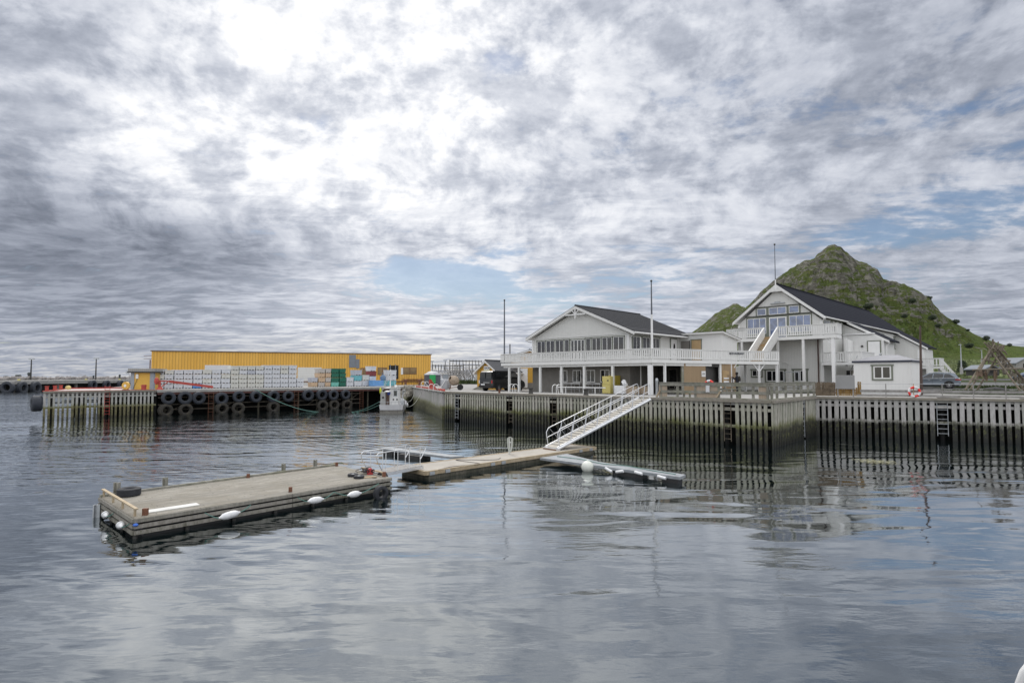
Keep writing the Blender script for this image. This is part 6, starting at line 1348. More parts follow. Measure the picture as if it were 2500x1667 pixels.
T0 = sh(T0, .25); T1 = sh(E3, .2); LT = hypot(T1[0]-T0[0], T1[1]-T0[1]); fT = Fr(T0, math.degrees(atan2(T1[1]-T0[1], T1[0]-T0[0])))
sx = lambda px: fT.py(px, 950, 0)[0]
t = board_fence(T0, T1, 'weathered grey terrace rail with boarded panels above the timber quay', [.06]+[sx(x) for x in (1653, 1697, 1754, 1805, 1838)]+[LT-.06], top_h=.98, solid=[(sx(1609), sx(1629)), (sx(1701), sx(1754)), (sx(1852), sx(1871))], mid=.5)
for px in (1663, 1677, 1779, 1793): m2 = MB(); m2.box(sx(px)-.05, sx(px)+.05, .3, .4, 0, .42); m2.build('short_post', 'weathered', t)
for x, s_ in ((sx(1604), 1), (sx(1749), 1)): m2 = MB(); m2.bar((x, -.08, .05), (x+.3, -.08, .5), .05, .09); m2.build('brace', 'new_wood', t)
T2 = (E4[0]-.2, E4[1]-.3); t = board_fence((E3[0]-.05, E3[1]+.25), T2, 'weathered terrace rail receding from the quay corner to the picket fence', [.05, 1.6, 3.2, 4.8, 6.3, 7.8, 9.1], top_h=1.0, mid=.55)
def pickets(P, Q, n, h, label, mat, pitch_jit=.02, w=.07, z0=QZ, group=None):
    d = unit(P, Q); L = hypot(Q[0]-P[0], Q[1]-P[1]); t = thing('picket_fence', label, 'fence', (*P, z0), atan2(d[1], d[0]), group)
    for k in range(n): x = L*(k+.5)/n; m2 = MB(); m2.bar((x, -.02, .05), (x+random.uniform(-.03, .03), -.02, h*random.uniform(.95, 1.03)), .03, w, (1, 0, 0)); m2.build('picket', mat, t)
    for z in (.25, h-.18): m2 = MB(); m2.bar((0, .03, z), (L, .03, z), .04, .07); m2.build('rail', mat, t)
M['picket_brown'] = worn_wood('brown pickets', (.22, .17, .12), (.08, .06, .04), None, (1, 1, 1))
M['picket_yellow'] = worn_wood('yellow pickets', (.42, .27, .10), (.25, .15, .05), None, (1, 1, 1))
f4 = Fr(E4, math.degrees(atan2(E5[1]-E4[1], E5[0]-E4[0])))
pk = lambda px, b: f4.w(f4.py(px, 950, b)[0], b)
pickets(pk(1991, .5), pk(2039, .5), 17, 1.0, 'brown picket fence between the terrace rail and the grey board', 'picket_brown', w=.085)
pickets(pk(2040, .9), pk(2093, .9), 22, .62, 'low yellow picket fence behind and below the grey board', 'picket_yellow', w=.05)
pickets(pk(2093, .5), pk(2102, .5), 5, 1.05, 'taller narrow yellow picket gate panel right of the grey board', 'picket_yellow', w=.06)
a0 = f4.py(2041, 940, .3)[0]; a1 = f4.py(2087, 940, .3)[0]; zt = f4.py(2060, 916, .3)[1]; zb = f4.py(2060, 949.5, .3)[1]
t = place(f4, 'blank_board', 'blank grey board on legs facing the water between fence and hut', 'board', QZ); m2 = MB(); m2.box(a0, a1, .28, .34, zb-QZ, zt-QZ); m2.build('panel', plain('grey board back', (.30, .30, .30), .6, .08, 1, 0, .02), t, bevel=.02)
for a in (a0+.1, a1-.1): m2 = MB(); m2.box(a-.04, a+.04, .34, .42, 0, zt-QZ-.1); m2.build('leg', 'weathered_grey', t)
# right quay: kerb, board rail, wire and posts
t = place(f4, 'edge_fence', 'low grey board fence with thin wire and slim posts along the right quay', 'fence', QZ)
m2 = MB(); m2.bar((2.5, .3, .12), (16.8, .3, .12), .16, .12); m2.build('kerb_beam', 'weathered_grey', t)
m2 = MB(); m2.bar((f4.py(2100, 960, .32)[0], .32, .42), (16.8, .32, .42), .03, .17); m2.build('board', 'weathered_grey', t)
m2 = MB(); m2.tube([(f4.py(2092, 940, .3)[0], .3, .90), (16.8, .3, .90)], .012, 5); m2.build('wire', 'steel', t)
for px in (2162.5, 2230, 2300, 2376, 2455): a = f4.py(px, 950, .3)[0]; m2 = MB(); m2.bar((a, .26, .0), (a, .26, .92), .05, .06); m2.build('fence_post', 'weathered_grey' if px != 2230 else M['new_wood'], t)
# lifebuoys
def lifebuoy(loc, ax, label, tilt=0, R=.30):
    t = thing('lifebuoy', label, 'lifebuoy', loc, 0, 'lifebuoys on the quay fences')
    for k in range(8):
        m2 = MB(); m2.torus((0, 0, 0), R, .07, ax, 6, 8, 1, (tilt+k*pi/4, tilt+(k+1)*pi/4)); m2.build('ring_section', 'buoy_red' if k % 2 else 'fender_white', t, smooth=True)
a = f4.py(2232, 950, .2)[0]; zc = f4.py(2232, 952, .2)[1]; lifebuoy((*f4.w(a, .16), zc-.12), (f4.s, -f4.c, .05), 'red and white lifebuoy hanging on the right quay fence by the hut', .3, .29)
p = sh(T0, .0); a = sx(1729); lifebuoy((*fT.w(a, .12), QZ+.86), (fT.s, -fT.c, .1), 'lifebuoy showing its red top above the terrace rail', .5, .26)
m2 = MB(); m2.box(a-.11, a+.13, -.1, -.06, .42, .82); m3 = MB(); m3.v = [(*fT.w(v[0], v[1]), v[2]+QZ) for v in m2.v]; m3.f = m2.f; m3.mi = m2.mi; top('notice_card', m3, 'fender_white', 'white notice card tied below the lifebuoy on the terrace rail', 'notice')
# terrace furniture
def picnic(px, py, label, rot=.3):
    p = G(px, py); t = thing('picnic_table', label, 'picnic table', (*p, QZ), rot, 'picnic tables on the terrace'); m2 = MB(); m2.box(-.8, .8, -.32, .32, .68, .73); m2.build('tabletop', 'weathered', t)
    for y in (-.65, .65): m2 = MB(); m2.box(-.8, .8, y-.12, y+.12, .40, .44); m2.build('bench', 'weathered', t)
    for x in (-.6, .6):
        for s_ in (-1, 1): m2 = MB(); m2.bar((x, s_*.6, 0), (x, s_*.2, .68), .04, .09); m2.build('leg', 'weathered', t)
        m2 = MB(); m2.bar((x, -.72, .36), (x, .72, .36), .04, .09); m2.build('cross_bar', 'weathered', t)
picnic(1668, 961, 'weathered picnic table behind the left part of the terrace rail'); picnic(1770, 962, 'weathered picnic table behind the terrace rail near the reading person', .8); picnic(1930, 958, 'grey picnic table behind the receding terrace rail', -.4)
p = HO.w(1.2, -.6); t = thing('goal_frame', 'grey metal frame standing behind the terrace rail before the hotel window', 'frame', (*p, QZ), HO.a); 
for x in (-.5, .75): m2 = MB(); m2.box(x-.05, x+.05, 0, .1, 0, 1.75); m2.build('upright', 'steel', t)
m2 = MB(); m2.box(-.6, .8, -.02, .12, 1.75, 1.83); m2.build('crossbar', 'steel', t)
# ------------------------------------------------------------------ vehicles
M['tyre'] = plain('car tyre', (.015, .015, .016), .8, .2); M['rim'] = metal('alloy rim', (.5, .5, .52), .3, .8)
M['glass_car'] = glass('car glass', (.010, .012, .014), .03, .35)
def paint(name, c, coat=.6):
    m = plain(name, c, .35, .04, 1, .3, .0); b = [n for n in m.node_tree.nodes if n.type == 'BSDF_PRINCIPLED'][0]; b.inputs['Coat Weight'].default_value = coat; return m
def wheel(t, x, y, r, w=.2, side=1, nsp=5):
    m2 = MB(); m2.lathe([(r*.62, -w/2), (r*.9, -w/2), (r, -w*.38), (r, w*.38), (r*.9, w/2), (r*.62, w/2), (r*.6, 0), (r*.62, -w/2)], (x, y, r), (0, 1, 0), 28); wh = m2.build('wheel', 'tyre', t, smooth=True)
    m2 = MB(); s_ = side*w*.42; m2.lathe([(r*.62, s_), (r*.66, s_*1.1), (r*.6, s_*1.15)], (x, y, r), (0, 1, 0), 24); m2.lathe([(0, s_*1.2), (r*.13, s_*1.2), (r*.15, s_*.7)], (x, y, r), (0, 1, 0), 12)
    for k in range(nsp*2): a = k*pi/nsp; m2.bar((x+cos(a)*r*.1, y+s_*1.0, r+sin(a)*r*.1), (x+cos(a)*r*.62, y+s_*1.05, r+sin(a)*r*.62), .02, r*.09, (0, 1, 0))
    m2.build('rim', 'rim', wh); m2 = MB(); m2.lathe([(0, s_*.3), (r*.62, s_*.3)], (x, y, r), (0, 1, 0), 20); m2.build('brake_disc', 'black', wh)
def vehicle(t, pm, body, roofl, W, tuck, wheels, r, glass_sides, belt):
    """body: side outline (x,z) up to the belt; roofl: outline of the cabin; tuck: how far the cabin leans in"""
    m2 = MB(); n = len(body); hw = W/2
    rows = [(-hw+.08, .0), (-hw, .06), (hw, .06), (hw-.08, 0)]
    # shell with softened edges: three offsets across the width
    def ring(y, k): cx = sum(p[0] for p in body)/n; cz = sum(p[1] for p in body)/n; return [(cx+(p[0]-cx)*(1-k), y, cz+(p[1]-cz)*(1-k*1.2)) for p in body]
    prof = [(-hw+.015, .07), (-hw, .035), (-hw+.06, 0.008), (-hw+.2, 0), (hw-.2, 0), (hw-.06, .008), (hw, .035), (hw-.015, .07)]
    vs = [];
    for y, k in prof: vs += ring(y, k)
    fs = [(i*n+j, i*n+(j+1) % n, (i+1)*n+(j+1) % n, (i+1)*n+j) for i in range(len(prof)-1) for j in range(n)]+[tuple(range(n)), tuple(range((len(prof)-1)*n, len(prof)*n))]
    m2.add(vs, fs); bo = m2.build('body', pm, t, smooth=True)
    m2 = MB(); k = len(roofl); zt = max(p[1] for p in roofl); zb = min(p[1] for p in roofl); vs = []
    for s_ in (-1, 1): vs += [(p[0], s_*(hw-.04-tuck*(p[1]-zb)/(zt-zb)), p[1]) for p in roofl]
    m2.add(vs, [tuple(range(k))[::-1], tuple(range(k, 2*k))]+[(i, (i+1) % k, k+(i+1) % k, k+i) for i in range(k)]); m2.build('cabin', pm, t, smooth=True)
    for nm, poly in glass_sides:
        for s_ in (-1, 1):
            m2 = MB(); f = [(p[0], s_*(hw-.04-tuck*(p[1]-zb)/(zt-zb)+.008), p[1]) for p in poly]; m2.ext(f, (0, s_*.004, 0)); m2.build(nm, 'glass_car', t)
    for x in wheels:
        for s_ in (-1, 1):
            m2 = MB(); m2.lathe([(0, hw*.9), (r*1.17, hw*.9), (r*1.2, hw+.012), (0, hw+.012)] if s_ > 0 else [(0, -hw*.9), (r*1.17, -hw*.9), (r*1.2, -hw-.012), (0, -hw-.012)], (x, 0, r*1.02), (0, 1, 0), 26); m2.build('wheel_arch', 'black', t)
            wheel(t, x, s_*(hw-.075), r, .22, s_, 5)
    return bo
# grey estate car / SUV: side on, heading left
pm = paint('blue grey car paint', (.20, .235, .28))
cp = G(2317, 948.7, 2.80); th = radians(141.5); r_ = .37; rearx = -1.40
t = thing('parked_car', 'blue-grey estate-like SUV parked behind the hut, its rear to the right', 'car', (cp[0]-rearx*cos(th)+sin(th)*0, cp[1]-rearx*sin(th), 2.80), th); t.scale = (1.03,)*3
body = [(-2.3, .42), (-2.34, .75), (-2.30, .98), (-2.18, 1.04), (-1.9, 1.06), (-.2, 1.03), (.95, .98), (1.6, .93), (2.15, .78), (2.32, .6), (2.32, .32), (2.0, .24), (-1.9, .24), (-2.25, .3)]
cab = [(-2.2, 1.02), (-2.05, 1.35), (-1.85, 1.56), (-1.5, 1.62), (-.4, 1.66), (.25, 1.6), (.8, 1.28), (1.15, .98)]
gl = [('side_window', [(-1.95, 1.12), (-1.45, 1.5), (-1.05, 1.53), (-.95, 1.10)]), ('side_window', [(-.9, 1.10), (-.98, 1.53), (-.18, 1.56), (-.08, 1.07)]), ('side_window', [(-.02, 1.07), (-.1, 1.555), (.2, 1.53), (.62, 1.3), (.92, 1.05)])]
vehicle(t, pm, body, cab, 1.9, .22, (-1.40, 1.45), r_, gl, 1.02)
m2 = MB(); m2.add([(-2.13, -.62, 1.12), (-2.13, .62, 1.12), (-1.88, .55, 1.52), (-1.88, -.55, 1.52)], [(0, 1, 2, 3)]); m2.ext([(-2.19, -.62, 1.12), (-2.19, .62, 1.12), (-1.92, .55, 1.52), (-1.92, -.55, 1.52)], (-.02, 0, .012)); m2.build('rear_window', 'glass_car', t)
M['tail_red'] = plain('tail lamp red', (.42, .015, .015), .25, .05)
for s_ in (-1, 1): m2 = MB(); m2.box(-2.35, -1.9, s_*.95-.03, s_*.95+.012, .88, .99); m2.box(-2.37, -2.28, s_*.6, s_*.93, .88, .99) if s_ > 0 else m2.box(-2.37, -2.28, -.93, -.6, .88, .99); m2.build('tail_light', 'tail_red', t)
for s_ in (-1, 1): m2 = MB(); m2.tube([(-1.9, s_*.72, 1.63), (-1.4, s_*.74, 1.69), (-.3, s_*.74, 1.72), (.3, s_*.72, 1.66)], .022, 6); m2.build('roof_rail', 'alu', t)
for s_ in (-1, 1): m2 = MB(); m2.bar((-2.0, s_*.945, 1.10), (.95, s_*.945, 1.035), .012, .025); m2.build('chrome_strip', 'alu', t); m2 = MB(); m2.bar((-2.2, s_*.955, .34), (2.1, s_*.955, .34), .02, .14); m2.build('sill', 'black', t)
for s_ in (-1, 1): m2 = MB(); m2.ell((.95, s_*1.05, 1.06), .1, .12, .08, 8, 6); m2.build('mirror', 'black', t)
for s_ in (-1, 1):
    for x in (-1.0, -.03): m2 = MB(); m2.box(x-.006, x+.006, s_*.952-.005, s_*.952+.005, .42, 1.03); m2.build('door_gap', 'black', t)
    for x in (-.8, .15): m2 = MB(); m2.box(x, x+.16, s_*.955-.01, s_*.955+.02, .88, .915); m2.build('door_handle', 'alu', t)
# dark van
pm = paint('black van paint', (.012, .013, .015), .5)
vp = G(1221, 954.2); th = radians(47)
t = thing('parked_van', 'dark grey passenger van parked beside the yellow gabled house', 'van', (vp[0]+1.0*cos(th)-.85*sin(th)*-1*0, vp[1]+1.0*sin(th), QZ), th)
t.location.x += 1.28*cos(th)-.9*sin(th)-1.0*cos(th); t.location.y += 1.28*sin(th)+.9*cos(th)-1.0*sin(th)
body = [(-2.38, .4), (-2.40, .9), (-2.36, 1.12), (1.2, 1.12), (1.9, 1.08), (2.3, .88), (2.42, .65), (2.42, .35), (2.1, .26), (-2.1, .26), (-2.36, .3)]
cab = [(-2.36, 1.1), (-2.28, 1.82), (-2.15, 1.94), (-1.8, 1.98), (.6, 1.98), (.95, 1.9), (1.35, 1.55), (1.85, 1.1)]
gl = [('side_window', [(-2.1, 1.2), (-2.05, 1.78), (-1.2, 1.8), (-1.2, 1.2)]), ('side_window', [(-1.1, 1.2), (-1.1, 1.8), (.1, 1.8), (.1, 1.2)]), ('side_window', [(.25, 1.15), (.25, 1.8), (.75, 1.8), (1.15, 1.5), (1.5, 1.15)])]
vehicle(t, pm, body, cab, 1.9, .14, (-1.5, 1.55), .33, gl, 1.1)
for s_ in (-1, 1): m2 = MB(); m2.box(-2.39, -2.33, s_*.43-.36, s_*.43+.36, 1.2, 1.78); m2.build('rear_window', 'glass_car', t)
for s_ in (-1, 1): m2 = MB(); m2.box(-2.43, -2.36, s_*.87-.05, s_*.87+.05, .75, 1.05); m2.build('tail_light', 'fender_white' if s_ > 0 else 'tail_red', t)
m2 = MB(); m2.box(-2.44, -2.39, .1, .62, .58, .70); m2.build('number_plate', 'fender_white', t); m2 = MB(); m2.box(-2.46, -2.36, -.9, .9, .36, .52); m2.build('bumper', 'black', t); m2 = MB(); m2.box(-2.42, -2.4, -.55, .3, .8, .84); m2.build('trim_bar', 'alu', t)
for s_ in (-1, 1): m2 = MB(); m2.box(1.35, 1.5, s_*1.02-.1, s_*1.02+.1, 1.12, 1.38); m2.build('mirror', 'black', t)
# distant blue car on the road
cp = atY(2490, 908.5, 98); pm = paint('dark blue car paint', (.05, .08, .14)); t = thing('parked_car', 'dark blue car cut by the right edge, beyond the drying tripod', 'car', (cp[0]+1.3, 98, 3.2+.25), radians(160))
vehicle(t, pm, [(-2.1, .35), (-2.15, .8), (-2.0, .95), (1.0, .92), (1.9, .78), (2.15, .55), (2.1, .28), (-2.0, .28)], [(-1.95, .92), (-1.6, 1.35), (-1.0, 1.46), (.1, 1.46), (.6, 1.3), (1.1, .92)], 1.8, .25, (-1.3, 1.3), .32, [('side_window', [(-1.6, 1.0), (-1.35, 1.32), (0, 1.38), (.4, 1.25), (.8, 1.0)])], .9)
p = G(2282, 942, 2.83)
m2 = MB(); m2.box(-.3, .3, -.2, .2, 0, .5); 
# ------------------------------------------------------------------ person
def person():
    (a, b), f = on_poly(1799, off=-.5); p = BA.w(a, b); t = thing('person', 'person in dark navy clothes with a small backpack reading the notice board', 'person', (*p, QZ), radians(150))
    # local x = facing the notice board ; arms raised forward
    J = {'pel': (0, 0, .93, .15), 'wa': (0, 0, 1.08, .135), 'ch': (.01, 0, 1.3, .155), 'nk': (.02, 0, 1.48, .06), 'hd': (.04, 0, 1.6, .075),
         'hl': (0, .09, .88, .10), 'kl': (.02, .1, .48, .062), 'al': (-.02, .1, .09, .042), 'tl': (.14, .11, .04, .035), 'hr': (0, -.09, .88, .10), 'kr': (.03, -.1, .48, .062), 'ar': (-.03, -.1, .09, .042), 'tr': (.13, -.11, .04, .035),
         'sl': (.0, .18, 1.4, .065), 'el': (.14, .25, 1.18, .045), 'wl': (.34, .14, 1.26, .03), 'sr': (.0, -.18, 1.4, .065), 'er': (.2, -.22, 1.22, .045), 'wr': (.42, -.1, 1.36, .03)}
    E = [('pel', 'wa'), ('wa', 'ch'), ('ch', 'nk'), ('nk', 'hd'), ('pel', 'hl'), ('hl', 'kl'), ('kl', 'al'), ('al', 'tl'), ('pel', 'hr'), ('hr', 'kr'), ('kr', 'ar'), ('ar', 'tr'), ('ch', 'sl'), ('sl', 'el'), ('el', 'wl'), ('ch', 'sr'), ('sr', 'er'), ('er', 'wr')]
    K = list(J); me = bpy.data.meshes.new('body'); me.from_pydata([J[k][:3] for k in K], [(K.index(a), K.index(b)) for a, b in E], []); o = bpy.data.objects.new('body', me); COL.objects.link(o); o.parent = t
    md = o.modifiers.new('skin', 'SKIN'); 
    for i, k in enumerate(K): sv = me.skin_vertices[0].data[i]; sv.radius = (J[k][3]*1.18,)*2; sv.use_root = (k == 'pel')
    o.modifiers.new('sub', 'SUBSURF').levels = 2; o.modifiers['sub'].render_levels = 2; me.materials.append(plain('navy clothing', (.012, .013, .022), .85, .2))
    skin = plain('skin', (.35, .2, .14), .6)
    m2 = MB(); m2.ell((.05, 0, 1.62), .095, .075, .12, 14, 10); m2.ell((.14, 0, 1.61), .02, .018, .025, 6, 5); m2.build('head', skin, t, smooth=True)
    m2 = MB(); m2.ell((.02, 0, 1.65), .115, .10, .125, 14, 10); m2.build('hair', plain('black hair', (.01, .009, .009), .8), t, smooth=True)
    for x, y, z in ((.36, .13, 1.27), (.44, -.1, 1.37)):
        m2 = MB(); m2.ell((x, y, z), .04, .03, .02, 8, 6)
        for k in range(4): m2.tube([(x+.02, y-.025+.016*k, z), (x+.06, y-.028+.018*k, z+.01), (x+.08-.005*abs(k-1.5), y-.028+.018*k, z-.005)], .008, 5)
        m2.tube([(x, y+.03, z), (x+.03, y+.045, z+.02)], .009, 5); m2.build('hand', skin, t)
    m2 = MB(); m2.ell((-.17, 0, 1.22), .11, .15, .22, 12, 9); m2.ell((-.24, 0, 1.12), .06, .11, .11, 10, 7); m2.build('backpack', plain('brown-black backpack', (.03, .025, .018), .8, .2), t, smooth=True)
    for y in (.1, -.1): m2 = MB(); m2.ell((.05, y, .035), .14, .05, .04, 10, 6); m2.build('shoe', 'white' , t, smooth=True)
person()
# ------------------------------------------------------------------ things on the left quay corner
p = G(1052.5, 941.8); D = hypot(*p); t = thing('portable_toilet', 'round grey portable cabin with bright green door beside the warehouse', 'portable toilet', (*p, QZ)); k_ = D/FPX; R = 20.3*k_; Hh = 26*k_
m2 = MB(); m2.lathe([(R, 0), (R*1.02, .1), (R*.98, Hh), (R*1.03, Hh+.05)], (0, R, 0), n=10); m2.build('wall', plain('toilet grey', (.075, .08, .10), .5, .1), t)
m2 = MB(); m2.lathe([(R*1.04, Hh), (R*1.02, Hh+.12), (R*.6, Hh+.42), (0, Hh+.52)], (0, R, 0), n=10); m2.build('roof', plain('toilet roof', (.3, .31, .35), .5, .1), t)
m2 = MB(); m2.box(-.25, R*.5, -.05+.04, .3, Hh*.22, Hh*1.02); m2.build('door', plain('bright green', (.01, .32, .08), .45, .05), t)
m2 = MB(); m2.box(-.5, -.2, .1, .25, Hh+.02, Hh+.32); m2.ell((0, R, Hh+.46), R*.6, R*.6, .13, 10, 6); m2.build('roof_light', 'white_clean', t)
p = G(1086.5, 951.5); t = thing('steel_tank', 'grey cylindrical tank with a square top box, near the ladder hoops', 'tank', (*p, QZ)); k_ = p[1]/FPX; R = 13*k_
m2 = MB(); m2.lathe([(0, .05), (R, .1), (R, 22*k_), (R*.85, 25*k_), (R*.55, 28*k_), (0, 28*k_)], (0, R, 0), n=20); m2.build('body', plain('tank grey', (.36, .37, .39), .5, .1, 2, .3), t, smooth=True)
m2 = MB(); m2.box(-.25, .28, R-.3, R+.3, 27*k_, 37*k_); m2.build('top_box', plain('box grey', (.25, .28, .31), .5), t); m2 = MB(); m2.bar((-.5, -.1, .2), (.05, -.1, 24*k_), .06, .06); m2.build('brace', 'white_clean', t)
p = G(1108.5, 952); t = thing('concrete_mixer', 'pale cement-stained concrete mixer with tilted drum on a wheeled frame', 'concrete mixer', (*p, QZ)); k_ = p[1]/FPX
m2 = MB(); m2.lathe([(0, -.55), (.3, -.5), (.52, -.15), (.52, .12), (.3, .5), (.22, .56), (.2, .5), (.27, .4), (.3, .2)], (-.05, .3, 23*k_), (-.55, -.45, .35), 20); m2.build('drum', plain('cement-stained drum', (.36, .29, .22), .8, .3, 3, 0, .2, (.2, .08, .04), .5), t, smooth=True)
m2 = MB(); m2.bar((-.55, .3, .2), (.6, .3, .35), .07, .07); m2.bar((-.5, .3, .05), (-.2, .3, .9), .06, .06); m2.bar((.5, .3, .3), (.25, .3, 1.0), .06, .06); m2.bar((-.5, -.2, .2), (-.5, .8, .2), .06, .06); m2.build('frame', 'rust', t)
for y in (0, .6): m2 = MB(); m2.lathe([(0, -.05), (.3, -.05), (.3, .05), (0, .05)], (.62, y, .3), (0, 1, 0), 18); m2.build('wheel', 'tyre', t)
t = thing('kerb_rail', 'row of red kerb blocks along the top of the concrete wall', 'kerb rail', (*E1, QZ)); L = hypot(E2[0]-E1[0], E2[1]-E1[1])
for k in range(12): a = along(E1, E2, 2.0+k*2.0); b = along(E1, E2, 3.4+k*2.0); m2 = MB(); m2.bar((*a, QZ+.12), (*b, QZ+.12), .22, .18); m2.build('block', 'redsteel', t, world=True)
HG = 'tube ladder hoops on the concrete wall'
for k, (px, l) in enumerate(((1041.5, 'white ladder hoop with red panel above the concrete wall'), (1063.5, 'white ladder hoop in front of the portable toilet'))):
    p = G(px, 947.5+.28*(px-1041)); t = thing('ladder_hoop', l, 'ladder hoop', (*p, QZ), 0, HG); k_ = p[1]/FPX
    for s_ in (-.22, .22): m2 = MB(); m2.tube([(s_-.4, -.3, 0), (s_-.4, -.3, 12*k_), (s_-.3, -.2, 16*k_), (s_-.1, 0, 16*k_), (s_+.5, .6, 0)], .03, 6); m2.build('hoop', 'white_clean', t)
p = G(1047, 950); m2 = MB(); m2.ext([(0, 0, 0), (.9, .3, 0), (.25, 0, 1.1), (0, 0, 1.1)], (0, .1, 0)); top('red_panel', m2, 'redsteel', 'leaning red triangular panel behind the left ladder hoop', 'panel', (*p, QZ))
RS = 'rusty bollards before the warehouse'
for k, px in enumerate((1024, 990)): p = G(px, 941.0); m2 = MB(); m2.lathe([(0, 0), (.25, 0), (.2, .1), (.18, .7), (.28, .8), (.28, .95), (0, 1)], n=10); top('bollard', m2, 'rust', ['rusty bollard left of the portable toilet', 'small rusty bollard in front of the warehouse right end'][k], 'bollard', (*p, QZ), RS)
# yellow gabled house
YF = Fr(G(1212.0, 951.5), -30); gx0 = YF.py(1165, 940, 0)[0]; t = place(YF, 'yellow_house', 'yellow boarded house with dark gabled roof and stacked signs on the gable', 'house', QZ)
zE = YF.py(1213, 905, 0)[1]; zA = YF.py(1186, 881.5, 0)[1]; am = (gx0+0)/2
M['yellow_boards'] = boards('yellow boards', (.60, .34, .045), .16, .6, .45, (.4, .2, .05), .3, 'z')
gable_wall(t, gx0, 0, am, Q_, zE, zA-.1, 0, 9, 'yellow_boards'); M['slate'] = plain('slate roof', (.055, .058, .066), .7, .12, 3)
gable(t, gx0-.35, .35, am, zE-.15, zA+.1, -.35, 9.4, 'slate', barge=.2)
for z0, z1, mt in ((.60, .86, 'fender_white'), (.36, .59, plain('yellow sign', (.6, .55, .04), .5)), (.12, .34, 'fender_white')): 
    zz0 = zE-.9+(zA-zE+.6)*z0; zz1 = zE-.9+(zA-zE+.6)*z1; m2 = MB(); m2.box(am-.35, am+.4, -.06, -.01, zz0-Q_, zz1-Q_); s2 = m2.build('sign', mt, t)
    if mt == 'fender_white':
        for k in range(3): m2 = MB(); m2.box(am-.25+k*.22, am-.1+k*.22, -.07, -.06, (zz0+zz1)/2-Q_-.05, (zz0+zz1)/2-Q_+.05); m2.build('lettering', 'dark_wall', s2)
m2 = MB(); m2.ext([(gx0-.5, -.25, 0), (gx0+1.4, -.25, 0), (gx0+1.4, -.25, .75), (gx0-.2, -.25, .15)], (0, .25, 0)); m2.build('ramp', 'weathered', t)
# second yellow building with white gate, behind
Y2 = Fr(atY(1247, 950, 66)[:2], -12); a1 = Y2.py(1303, 900, 0)[0]; zA = Y2.py(1275, 853.5, 0)[1]; zE = Y2.py(1247, 864.5, 0)[1]
t = place(Y2, 'yellow_house', 'second yellow house with grey-green roof rising behind the veranda end', 'house', QZ); gable_wall(t, 0.1, a1+1.6, (a1+1.6)/2+.1, Q_, zE-.1, zA-.15, 0, 6, 'yellow_boards'); gable(t, -.3, a1+2.1, (a1+1.6)/2+.1, zE-.25, zA, -.3, 6.3, M['grey_sheet'], barge=.15)
m2 = MB(); m2.box(Y2.py(1271, 920, -.05)[0], Y2.py(1288, 920, -.05)[0], -.06, 0, .15, Y2.py(1280, 899, 0)[1]-Q_); m2.build('white_gate', 'white_clean', t)
m2 = MB(); m2.box(.1, a1+1.6, -.05, 0, 0, .7); m2.build('plinth', 'concrete_wall', t)
b = atY(1245, 866, 64); m2 = MB(); m2.tube([(0, 0, QZ-b[2]), (0, 0, atY(1245, 840, 64)[2]-b[2])], .07, 6); top('utility_pole', m2, 'dark_wall', 'short dark pole behind the left end of the veranda', 'pole', b)
# fish drying racks
def rack(x0, x1, Y, dy, h, label, nA):
    a = atY(x0, 930, Y); b = atY(x1, 930, Y+dy); t = thing('fish_rack', label, 'drying rack', (a[0], a[1], QZ), 0, 'timber fish drying racks beyond the quay'); L = Vector((b[0]-a[0], b[1]-a[1]))
    for k in range(nA):
        c = L*(k/(nA-1)); m2 = MB()
        for s_ in (-1, 1): m2.bar((c.x+random.uniform(-.3, .3), c.y+s_*4.0, 0), (c.x, c.y-s_*.3, h+.4), .15, .15); m2.bar((c.x+1.2, c.y+s_*2.4, 0), (c.x-.8, c.y+s_*1.8, h*.6), .12, .12)
        m2.bar((c.x, c.y-3, h*.45), (c.x, c.y+3, h*.45), .16, .16); m2.build('trestle', 'weathered_grey', t)
    for y, z in ((-.3, h), (.3, h), (-1.6, h*.66), (1.6, h*.66), (-2.8, h*.35), (2.8, h*.35)):
        m2 = MB(); m2.bar((0, y, z), (L.x, L.y+y, z), .14, .12); m2.build('pole', 'weathered_grey', t)
    m2 = MB(); m2.ext([(0, -2, h), (0, 2, h), (L.x, L.y+2, h), (L.x, L.y-2, h)], (0, 0, .14)); m2.build('top_netting', 'dark_wall', t)
rack(1056, 1130, 190, 12, 5.2, 'long timber fish drying rack right of the warehouse', 12); rack(1098, 1176, 165, 6, 6.0, 'taller timber fish drying rack left of the yellow gabled house', 11); rack(1110, 1230, 215, 0, 5.8, 'farthest timber fish drying rack behind the grass bank', 12)
p = G(1139.5, 932.5); m2 = MB(); m2.box(-2.6, 2.8, 0, 2, 0, 2.1); m2.box(-2.6, 2.8, -.1, 0, 0, .25); m2.box(-.06, .06, -.04, 0, .2, 2.0); top('concrete_block', m2, 'concrete', 'pale concrete block on the gravel left of the yellow house', 'block', (p[0]+5, p[1], QZ), bevel=.04)
